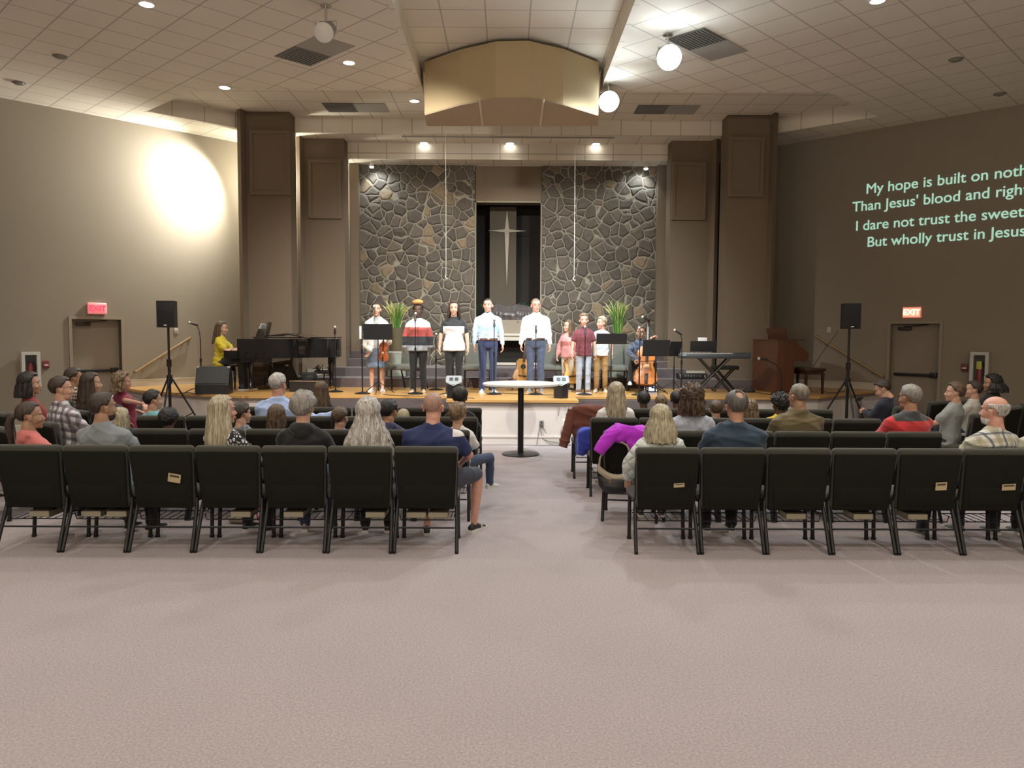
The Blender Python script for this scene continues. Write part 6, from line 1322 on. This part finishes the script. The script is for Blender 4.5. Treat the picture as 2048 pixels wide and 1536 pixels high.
# right block, back row
QUI = cl('white_quilt', (.62, .68, .66)); N, L, b = nodes_of(QUI); x_, y_, z_, v_ = xyz(N, L); u1 = mth(N, L, 'ABSOLUTE', mth(N, L, 'SUBTRACT', mth(N, L, 'FRACT', mth(N, L, 'MULTIPLY', mth(N, L, 'ADD', x_, z_), 9.0)), .5)); u2 = mth(N, L, 'ABSOLUTE', mth(N, L, 'SUBTRACT', mth(N, L, 'FRACT', mth(N, L, 'MULTIPLY', mth(N, L, 'SUBTRACT', x_, z_), 9.0)), .5))
hq = mth(N, L, 'MINIMUM', mth(N, L, 'SUBTRACT', .5, u1), mth(N, L, 'SUBTRACT', .5, u2)); bq = N.new('ShaderNodeBump'); bq.inputs['Distance'].default_value = .03; bq.inputs['Strength'].default_value = .9; L.new(mth(N, L, 'POWER', hq, .4), bq.inputs['Height']); L.new(bq.outputs[0], b.inputs['Normal'])
aud('woman with shoulder length blonde hair in a white quilted jacket', 'A', 1322, 808, 'f', skin='fair', hair=('long', dict(th=.024, amp=.005, L=.20, w=.145, d=.145, wave=.006, az=58)), hcol=HB['bl'], top=dict(m=QUI, off=.034, wr=.012), bot=dict(m=DKD), shoes=SH_BR, wide=1.2, g=1.1, dz=.02,
    arms={'L': ((-.31, .06, .20), (-.30, .20, .02), 'relax')})
aud('balding man in a dark blue jacket', 'A', 1473, 780, 'm', skin='tan', hair=('short', dict(th=.016, amp=.003, bald=(48, 26))), hcol=HB['dg'], top=dict(m=cl('ink_blue', (.022, .045, .075)), collar=True, off=.020, wr=.016), bot=dict(m=BLK), shoes=SH_B, g=1.12, wide=1.18, yaw=R(4))
OPL = plaid_mat('cloth_pale_plaid', (.60, .62, .56), [('x', .13, .34, .1, (.30, .24, .12), .55), ('z', .13, .30, .2, (.32, .27, .14), .5), ('x', .13, .16, .55, (.04, .06, .10), .8), ('z', .13, .14, .6, (.05, .07, .12), .75)])
aud('bald man with white beard in a pale plaid shirt', 'A', 1988, 793, 'm', rz=14, skin='pink', hair=('fringe', dict(th=.012, amp=.003)), hcol=HB['sv'], top=dict(m=OPL, collar=True, wr=.014), bot=dict(m=DKD), shoes=SH_G, g=1.15, wide=1.2, yaw=R(22), dz=0, extra=dict(beard=HB['wh']), legs={'L': ((-.22, .44, 0), (-.36, .40, -1))})
aud('person in a cream top cut by the right edge of the picture', 'A', 2088, 800, 'f', skin='fair', hair=SHORT, hcol=HB['wh'], top=dict(m=cl('cream', (.50, .50, .42)), wr=.012), bot=dict(m=BLK), shoes=SH_G, g=1.1)
# right block, other rows
aud('woman with wavy dark brown hair in a pale grey tee', 'B', 1384, 765, 'f', skin='tan', hair=('curly', dict(th=.034, amp=.010, L=.16, w=.115, d=.135, wave=.012)), hcol=hair_mat('hair_brown_streaked', (.022, .012, .008), (.12, .07, .035)), top=dict(m=cl('pale_grey', (.46, .50, .58)), sleeve='short', wr=.012), bot=dict(m=DEN), g=1.08, wide=1.15, dz=.03)
aud('man with a shaved head in an olive shirt', 'B', 1605, 767, 'm', skin='olive', hair=BUZZ, hcol=hair_mat('hair_stubble', (.12, .10, .08), (.26, .23, .19)), top=dict(m=cl('olive_brown', (.14, .11, .055)), collar=True, wr=.014), bot=dict(m=DKD), g=1.1, wide=1.18, yaw=R(24), dz=.004, x=atY(1600, 800, 7.8).x)
REDJ = mat('cloth_red_grey_yoke', (.55, .035, .04), .9, bump=.3, bscale=150, sheen=.3); N, L, b = nodes_of(REDJ); x_, y_, z_, v_ = xyz(N, L); L.new(mix(N, L, mth(N, L, 'MULTIPLY', mth(N, L, 'MULTIPLY', mth(N, L, 'GREATER_THAN', z_, .985), mth(N, L, 'LESS_THAN', z_, 1.085)), mth(N, L, 'LESS_THAN', mth(N, L, 'ABSOLUTE', x_), .20)), (.55, .035, .04), (.045, .05, .052)), b.inputs['Base Color'])
aud('man in a bright red fleece with a dark grey yoke', 'B', 1819, 768, 'm', rz=10, skin='tan', hair=('short', dict(th=.014, amp=.003)), hcol=HB['gy'], top=dict(m=REDJ, collar=True, off=.020, wr=.008), bot=dict(m=DKD), g=1.08, wide=1.15, yaw=R(14))
aud('woman with long blonde hair in a white hoodie behind the brown jacket', 'C', 1233, 763, 'f', skin='fair', hair=('long', dict(th=.022, amp=.004, L=.27, w=.125, d=.135, wave=.006, az=60)), hcol=HB['bl'], top=dict(m=WHT, hood=True, off=.02, wr=.010), bot=dict(m=BLK), shoes=SH_T, wide=1.12, yaw=R(-8), dz=.02)
aud('boy with short light brown hair between grey tee and blue jacket', 'C', 1433, 800, 'm', skin='fair', hair=SHORT, hcol=HB['br'], top=dict(m=GRY), bot=dict(m=DEN))
aud('girl with curly golden hair half behind the balding man', 'C', 1500, 797, 'f', skin='fair', hair=('curly', dict(th=.028, amp=.008, L=.24, w=.12, d=.13, wave=.014)), hcol=HB['lb'], top=dict(m=KHA), bot=dict(m=DEN), dz=.025)
aud('child with black curls in a bright yellow top', 'C', 1561, 785, 'm', skin='brown', hair=('curly', dict(th=.040, amp=.012)), hcol=HB['dk'], top=dict(m=cl('bright_yellow', (.72, .50, .02)), hood=False, wr=.010), bot=dict(m=DEN), dz=.035, wide=1.2, yaw=R(14))
aud('child with a smooth round black hairdo in the front row', 'D', 1288, 782, 'f', skin='deep', hair=('curly', dict(th=.022, amp=.002)), hcol=HB['dk'], top=dict(m=WHT), bot=dict(m=BLK), dz=.02)
aud('child with a light brown bun and glasses pushed up', 'D', 1323, 789, 'f', skin='fair', hair=('short', dict(th=.018, bun=(0, -.10, .07, .035))), hcol=HB['lb'], top=dict(m=GRY), bot=dict(m=DEN), dz=.02)
aud('child with short black hair left of the wavy brown haired woman', 'D', 1354, 781, 'm', skin='brown', hair=('short', dict(th=.020)), hcol=HB['dk'], top=dict(m=BLK), bot=dict(m=BLK), dz=.018)
# angled section on the right
_, HMx, _, inf = ang('boy in a dark navy top bent over a phone', ANG_R[0][3], 1768, 752, 'm', skin='fair', hair=KID, hcol=HB['db'], top=dict(m=cl('midnight', (.012, .015, .030))), bot=dict(m=BLK), yaw=R(26), pitch=-.48, face=True, dz=.04, arms={'L': ((-.22, .05, .24), (-.06, .30, .27), 'grip', (0, .8, .3)), 'R': ((.22, .05, .24), (.06, .30, .27), 'grip', (0, .8, .3))})
cr = CH[ANG_R[0][3]]; q = thing('smartphone', 'dark phone held by the boy bent forward on the right', 'phone', at_chair(cr, (-.0, .36, .93)), cr.rotation_euler[2]); g = G(); g.rbox((0, 0, 0), (.15, .012, .075), .004, M=Matrix.Rotation(R(40), 4, 'X')); obj('case', g, BLACK, q)
ang('teenager with brown hair in a grey tee, in profile facing left', ANG_R[2][3], 1903, 762, 'm', skin='fair', hair=('short', dict(th=.026, amp=.005)), hcol=HB['br'], top=dict(m=cl('mid_grey', (.26, .28, .27)), sleeve='short'), bot=dict(m=DKD), yaw=R(34), face=True, dz=.024)
ang('teenager with dark hair in an off white tee beside the black hoodie', ANG_R[4][3], 1941, 760, 'm', skin='fair', hair=('short', dict(th=.020, amp=.004)), hcol=HB['db'], top=dict(m=cl('off_white', (.42, .41, .37)), sleeve='short'), bot=dict(m=DKD), yaw=R(30), face=True, dz=.02)
ang('person in a black hoodie with thick dark hair near the right wall', ANG_R[3][3], 1978, 747, 'm', skin='tan', hair=('curly', dict(th=.034, amp=.006, L=.12, w=.14, d=.20)), hcol=HB['dk'], top=dict(m=BLK, hood=True, off=.022), bot=dict(m=BLK), yaw=R(30), face=True, g=1.1, dz=.03)
pc = atY(1893, 800, 11.7); cb_ = chair(pc.x, 11.7, R(32), 'angled church chair holding the dark red bag', 'angled church chairs at the ends')
t = thing('tote_bag', 'dark red bag standing on a chair seat before the right wall', 'bag', at_chair(cb_, (0, .0, .50)), R(32)); g = G(); g.rbox((0, 0, .14), (.34, .16, .28), .05); me = remesh(g, .012, 3); wrinkle(me, .012, 18, 3); obj('pouch', me, cl('dark_red_bag', (.17, .015, .02)), t); g = G(); g.tube([(-.10, 0, .27), (-.07, 0, .36), (.07, 0, .36), (.10, 0, .27)], .008, 6); obj('strap', g, BLACK, t)

# ---- jackets, bag
def jacket(c, m, name, lab, body, sleeves, wr=.022):
    t = thing(name, lab, 'jacket', c.location, c.rotation_euler[2]); g = G()
    for ct, sz, r in body: g.rbox(ct, sz, r, 3)
    me = remesh(g, .012, 5); wrinkle(me, wr, 17, ct[0] * 7 + 11 + len(lab)); obj('body_panel', me, m, t, ang=180)
    for s in sleeves: g = G(); g.tube(s, [.085, .075, .07, .062, .055][:len(s)], 14); me = remesh(g, .011, 3); wrinkle(me, wr, 20, 5); obj('sleeve', me, m, t, ang=180)
bj = CH[('D', 'right', 0)]; jacket(bj, cl('rust_brown', (.15, .045, .028)), 'brown_jacket', 'rust brown jacket hanging over the aisle chair of the front right row', [((.0, -.32, .72), (.58, .15, .42), .06), ((.03, -.30, .56), (.50, .17, .40), .06)], [[(-.27, -.30, .86), (-.32, -.33, .72), (-.37, -.35, .55), (-.41, -.36, .40)]])
cj = CH[('C', 'right', 0)]; jacket(cj, cl('royal_blue', (.03, .05, .38)), 'blue_jacket', 'royal blue jacket lying on the seat edge beside the brown jacket', [((-.27, .14, .58), (.20, .30, .26), .07), ((-.32, .16, .50), (.12, .26, .22), .05)], [])
pj = CH['bag']; jacket(pj, cl('violet', (.42, .02, .55)), 'purple_jacket', 'bright purple jacket thrown over the turned chair', [((.05, -.28, .86), (.44, .22, .16), .06), ((.12, -.375, .74), (.30, .09, .34), .045), ((.15, -.365, .56), (.14, .07, .26), .03), ((.02, -.17, .80), (.40, .08, .24), .035)], [[(-.12, -.30, .89), (-.20, -.36, .83), (-.27, -.40, .75), (-.31, -.42, .68)]])
kj = CH[ANG_L[7][3]]; jacket(kj, cl('jet', (.008, .008, .009)), 'black_jacket', 'black jacket over the chair below the arm of the curly haired woman', [((0, -.30, .74), (.58, .16, .50), .07)], [[(.25, -.30, .86), (.32, -.32, .7), (.34, -.33, .5)]])
t = thing('handbag', 'beige and black shoulder bag hanging on the turned chair', 'bag', at_chair(pj, (-.13, -.44, .30)), pj.rotation_euler[2]); t.scale = (.80, .80, .80)
g = G(); g.loft([ring_pts(Vector((0, 0, z)), Vector((0, 0, 1)), rx, ry, 24, 2.3) for z, rx, ry in ((.0, .10, .04), (.02, .17, .07), (.08, .215, .085), (.16, .225, .07), (.20, .215, .05))]); me = remesh(g, .009, 3); wrinkle(me, .006, 20, 2); obj('leather_body', me, mat('black_leather', (.012, .012, .014), .35), t)
g = G(); rows_ = []
for k in range(13):
    u = -1 + k / 6; z = .19 + .12 * u * u; rows_.append([(u * .225, y, z + dz) for y, dz in ((-.055, -.05), (-.06, .0), (-.03, .035), (.03, .035), (.06, 0), (.055, -.05))])
g.loft(rows_); me = remesh(g, .008, 3); wrinkle(me, .005, 24, 4); obj('beige_top', me, mat('beige_suede', (.33, .28, .20), .8), t)
g = G(); g.tube([(-.21, 0, .30), (-.20, .0, .42), (-.12, .05, .58), (0, .09, .64), (.12, .05, .58), (.20, 0, .42), (.21, 0, .30)], .012, 8); obj('strap', g, mat('beige_suede', (0, 0, 0)), t); g = G(); g.rbox((-.12, -.078, .13), (.012, .006, .07), .002, M=Matrix.Rotation(R(20), 4, 'Y')); obj('zip_pull', g, mat('brass', (0, 0, 0)), t)

# ---- people on the stage
GS = 'singers standing on the stage'
def stg(label, px, ytop, yf, sex, rz=0.0, dz=.012, **k):
    f = atZ(px, yf, SZ); Y = f.y + .03; p = atY(px, ytop, Y); H = solve_H(p.z - SZ, 'stand', 0, 0, sex, 1, dz); k.setdefault('lean', 0.0); return person(label, (p.x, Y, SZ), pi + R(rz), H, sex, 'stand', face=True, group=GS, vox=.0115, **k)
t, HMv, Pv, iv = stg('woman in a white cardigan and denim skirt holding a violin', 753, 604, 783, 'f', rz=4, skin='fair', hair=('short', dict(th=.012, amp=.003, bun=(0, -.10, -.02, .035))), hcol=HB['db'], top=dict(m=cl('cardigan_white', (.70, .66, .62)), off=.020, wr=.012, hem=-.08, name='cardigan'), bot=dict(m=cl('skirt_denim', (.13, .17, .23)), kind='skirt'), shoes=SH_W,
    arms={'R': (atY(731, 690, 14.6), atY(741, 702, 14.35), 'relax', (-1, -.5, 0), (.5, -.3, -.9), 'W'), 'L': (atY(778, 685, 14.6), atY(768, 682, 14.28), 'grip', (0, -1, 0), (-.5, -.2, .2), 'W')})
cm = MATS['cloth_cardigan_white']; N, L, b = nodes_of(cm); x_, y_, z_, v_ = xyz(N, L); L.new(mix(N, L, mth(N, L, 'MULTIPLY', mth(N, L, 'MULTIPLY', mth(N, L, 'LESS_THAN', mth(N, L, 'ABSOLUTE', x_), .045), mth(N, L, 'GREATER_THAN', y_, .0)), mth(N, L, 'LESS_THAN', z_, 1.5)), (.70, .66, .62), (.32, .33, .33)), b.inputs['Base Color'])
vp = Matrix.Translation(t.location) @ Matrix.Rotation(t.rotation_euler[2], 4, 'Z'); hL = vp @ iv['w'][0]
vl = atY(766, 722, 14.16); vi = thing('violin', 'reddish violin held upright against the denim skirt', 'violin', vl, R(-6)); fiddle(vi, .47, Matrix.Rotation(R(6), 4, 'X') @ Matrix.Rotation(R(5), 4, 'Y'))
hR = vp @ iv['w'][1]; vb_ = thing('violin_bow', 'dark violin bow held beside the violin', 'bow', (hR.x, hR.y - .06, hR.z - .02), 0); g = G(); g.tube([(-.05, 0, .02), (.25, -.03, -.12), (.42, -.04, -.22)], .0045, 6); obj('stick', g, DKW, vb_); g = G(); g.tube([(-.03, 0, -.0), (.25, -.03, -.137), (.41, -.04, -.225)], .002, 4); obj('bow_hair', g, CARD, vb_)
STR = band_mat('cloth_banded_sweater', [(0, (.26, .28, .30)), (.868, (.014, .016, .020)), (1.03, (.36, .065, .055)), (1.196, (.70, .66, .60))])
_p, HMo, _, _ = stg('woman in glasses with an orange updo and a red, white and black banded sweater', 836, 601, 786, 'f', rz=0, dz=.055, skin='deep', hair=('curly', dict(th=.014, amp=.004)), hcol=HB['dk'], top=dict(m=STR, off=.020, hem=-.10, wr=.007, name='sweater'), bot=dict(m=BLK), shoes=SH_T, extra=dict(glasses=True, brow=HB['dk']), g=1.1, wide=1.05)
q = G(); q.sph((0, .015, .145), (.092, .080, .048), 28, 18, M=HMo, fn=lambda d: 1 + .16 * noise.noise(Vector(d) * 5) + .08 * noise.noise(Vector(d) * 13)); obj('orange_curls', q, HB['og'], _p, ang=80)
BW = band_mat('cloth_black_yoke_tee', [(0, (.74, .74, .74)), (1.215, (.015, .016, .018))]); N, L, b = nodes_of(BW); x_, y_, z_, v_ = xyz(N, L); L.new(mix(N, L, mth(N, L, 'MAXIMUM', mth(N, L, 'GREATER_THAN', z_, 1.215), mth(N, L, 'MULTIPLY', mth(N, L, 'GREATER_THAN', mth(N, L, 'ABSOLUTE', x_), .185), mth(N, L, 'GREATER_THAN', z_, 1.02))), (.74, .74, .74), (.015, .016, .018)), b.inputs['Base Color'])
stg('woman with long brown hair in a white tee with black shoulders', 908, 601, 790, 'f', skin='fair', hair=('long', dict(th=.016, L=.24, w=.115, d=.12, az=58)), hcol=HB['db'], top=dict(m=BW, sleeve='short', hem=-.10, wr=.007), bot=dict(m=BLK), shoes=SH_B, g=1.06, wide=1.05, dz=.016)
stg('man with cropped hair in a light blue shirt, brown belt and navy trousers', 976, 597, 786, 'm', rz=6, skin='pink', hair=('short', dict(th=.006, amp=.001)), hcol=HB['db'], top=dict(m=cl('light_blue', (.42, .60, .86)), collar=True, hem=.045, wr=.010), bot=dict(m=cl('navy_chino', (.025, .038, .10))), shoes=(mat('pale_blue_shoe', (.30, .36, .44), .6), SH_W[1]), yaw=R(-18), wide=1.06, extra=dict(belt=mat('brown_leather', (.13, .045, .02), .4)), dz=.004)
stg('man with glasses in a white shirt and slate blue trousers', 1072, 597, 785, 'm', rz=-3, skin='pink', hair=('short', dict(th=.008, amp=.001)), hcol=HB['lb'], top=dict(m=cl('crisp_white', (.76, .76, .79)), collar=True, hem=.045, wr=.010), bot=dict(m=cl('slate_chino', (.055, .075, .13))), shoes=(mat('dusty_shoe', (.16, .14, .13), .6), SH_T[1]), yaw=R(14), wide=1.10, g=1.06, extra=dict(belt=mat('dark_leather', (.04, .02, .015), .4), glasses=True), dz=.006)
stg('girl in glasses with long light brown hair, coral cardigan and white trousers', 1137, 639, 781, 'f', rz=-28, skin='fair', hair=('long', dict(th=.016, L=.26, w=.115, d=.125, az=60)), hcol=HB['br'], top=dict(m=cl('coral', (.62, .27, .26)), hem=-.10, off=.018), bot=dict(m=cl('ivory', (.68, .64, .55))), shoes=SH_B, yaw=R(-34), extra=dict(glasses=True), dz=.016)
stg('boy in a maroon short sleeved shirt and pale jeans', 1168, 626, 786, 'm', skin='pink', hair=('short', dict(th=.022, amp=.006, top=.2)), hcol=HB['lb'], top=dict(m=cl('burgundy', (.135, .028, .038)), sleeve='short', collar=True, hem=-.10), bot=dict(m=cl('pale_jeans', (.33, .38, .46))), shoes=SH_BR, dz=.022)
stg('boy in a white tee and tan trousers looking across to the singers', 1203, 632, 783, 'm', rz=-10, skin='pink', hair=('short', dict(th=.020, amp=.004, top=.2)), hcol=HB['bl'], top=dict(m=band_mat('cloth_white_mint_band', [(0, (.74, .74, .74)), (.80, (.48, .60, .60)), (.86, (.74, .74, .74))]), sleeve='short', hem=-.08), bot=dict(m=cl('tan_trousers', (.36, .21, .075))), shoes=(SH_T[0], SH_W[1]), yaw=R(-50), dz=.02)
# cellist
cy = 14.92; ps = atY(1281, 652, cy); ce = Vector((atY(1291, 755, 14.3).x, 14.33, SZ + .16))
person('cellist in a dark blue checked shirt seated behind the cello', (ps.x, cy, SZ), pi, solve_H(ps.z - SZ, 'sit', .475, 0, 'm'), 'm', 'sit', 'tan', ('curly', dict(th=.022, amp=.005)), HB['br'], dict(m=plaid_mat('cloth_navy_check', (.02, .028, .05), [('x', .08, .3, 0, (.09, .12, .18), .6), ('z', .08, .3, 0, (.08, .11, .17), .6)]), collar=True),
       dict(m=BLK), SH_W, lean=.05, yaw=R(-14), face=True, group=None, legs={'L': ((-.26, .38, .02), (-.24, .40, -1)), 'R': ((.26, .38, .02), (.28, .34, -1))},
       arms={'L': (atY(1318, 690, 14.75), atY(1303, 676, 14.45), 'grip', (1, 0, .3), (-.8, -.2, .5), 'W'), 'R': (atY(1256, 705, 14.7), atY(1280, 722, 14.18), 'grip', (0, -1, .3), (.8, -.3, -.3), 'W')})
b0 = atY(1282, 724, 14.10); q = thing('cello_bow', 'cello bow drawn level across the strings', 'bow', b0); g = G(); g.tube([(-.03, 0, 0), (.3, .0, .03), (.52, .03, .035)], .0055, 6); obj('stick', g, DKW, q); g = G(); g.tube([(-.02, 0, -.02), (.52, .03, .02)], .0025, 4); obj('bow_hair', g, mat('paper', (0, 0, 0)), q)
# pianist
py_ = 14.75; pp_ = atY(440, 642, py_); kx = X0 - .14
person('pianist with long brown hair in a yellow blouse and black trousers', (PB.x - .02, py_, SZ), R(-88), solve_H(pp_.z - SZ, 'sit', .475, .04, 'f'), 'f', 'sit', 'fair', ('long', dict(th=.016, L=.30, w=.105, d=.135, az=78)), HB['br'], dict(m=cl('mustard_yellow', (.62, .50, .03)), sleeve='short', hem=-.12, wr=.010),
       dict(m=cl('charcoal', (.035, .038, .045))), SH_B, lean=.04, pitch=-.10, face=True, legs={'L': ((-.10, .44, .02), (-.10, .52, -1)), 'R': ((.10, .44, .02), (.10, .46, -1))},
       arms={'L': ((PB.x + .16, py_ + .20, SZ + .74), (kx - .10, py_ + .18, SZ + .775), 'flat', (0, 0, 1), (1, 0, -.08), 'W'), 'R': ((PB.x + .16, py_ - .22, SZ + .74), (kx - .10, py_ - .20, SZ + .775), 'flat', (0, 0, 1), (1, 0, -.08), 'W')})

# things lying under the left back row
t = thing('striped_bag', 'pink and white striped bag on the carpet under the left back row', 'bag', atZ(500, 1040, 0), R(20)); g = G(); g.add([(-.10, -.05, 0), (.10, -.05, 0), (.10, .05, 0), (-.10, .05, 0), (.07, -.015, .19), (.10, .015, .19)], [(0, 1, 4), (1, 2, 5, 4), (2, 3, 5), (3, 0, 4, 5), (0, 3, 2, 1)]); obj('pouch', g, plaid_mat('cloth_pink_stripe', (.62, .55, .55), [('x', .035, .5, 0, (.42, .05, .12), 1)]), t, smooth=False)
t = thing('canvas_purse', 'crumpled beige purse on the carpet beside the striped bag', 'bag', atZ(484, 1046, 0), R(-10)); g = G(); g.rbox((0, 0, .045), (.26, .14, .09), .04); me = remesh(g, .01, 2); wrinkle(me, .02, 30, 2); obj('pouch', me, cl('beige_canvas', (.36, .33, .25)), t)
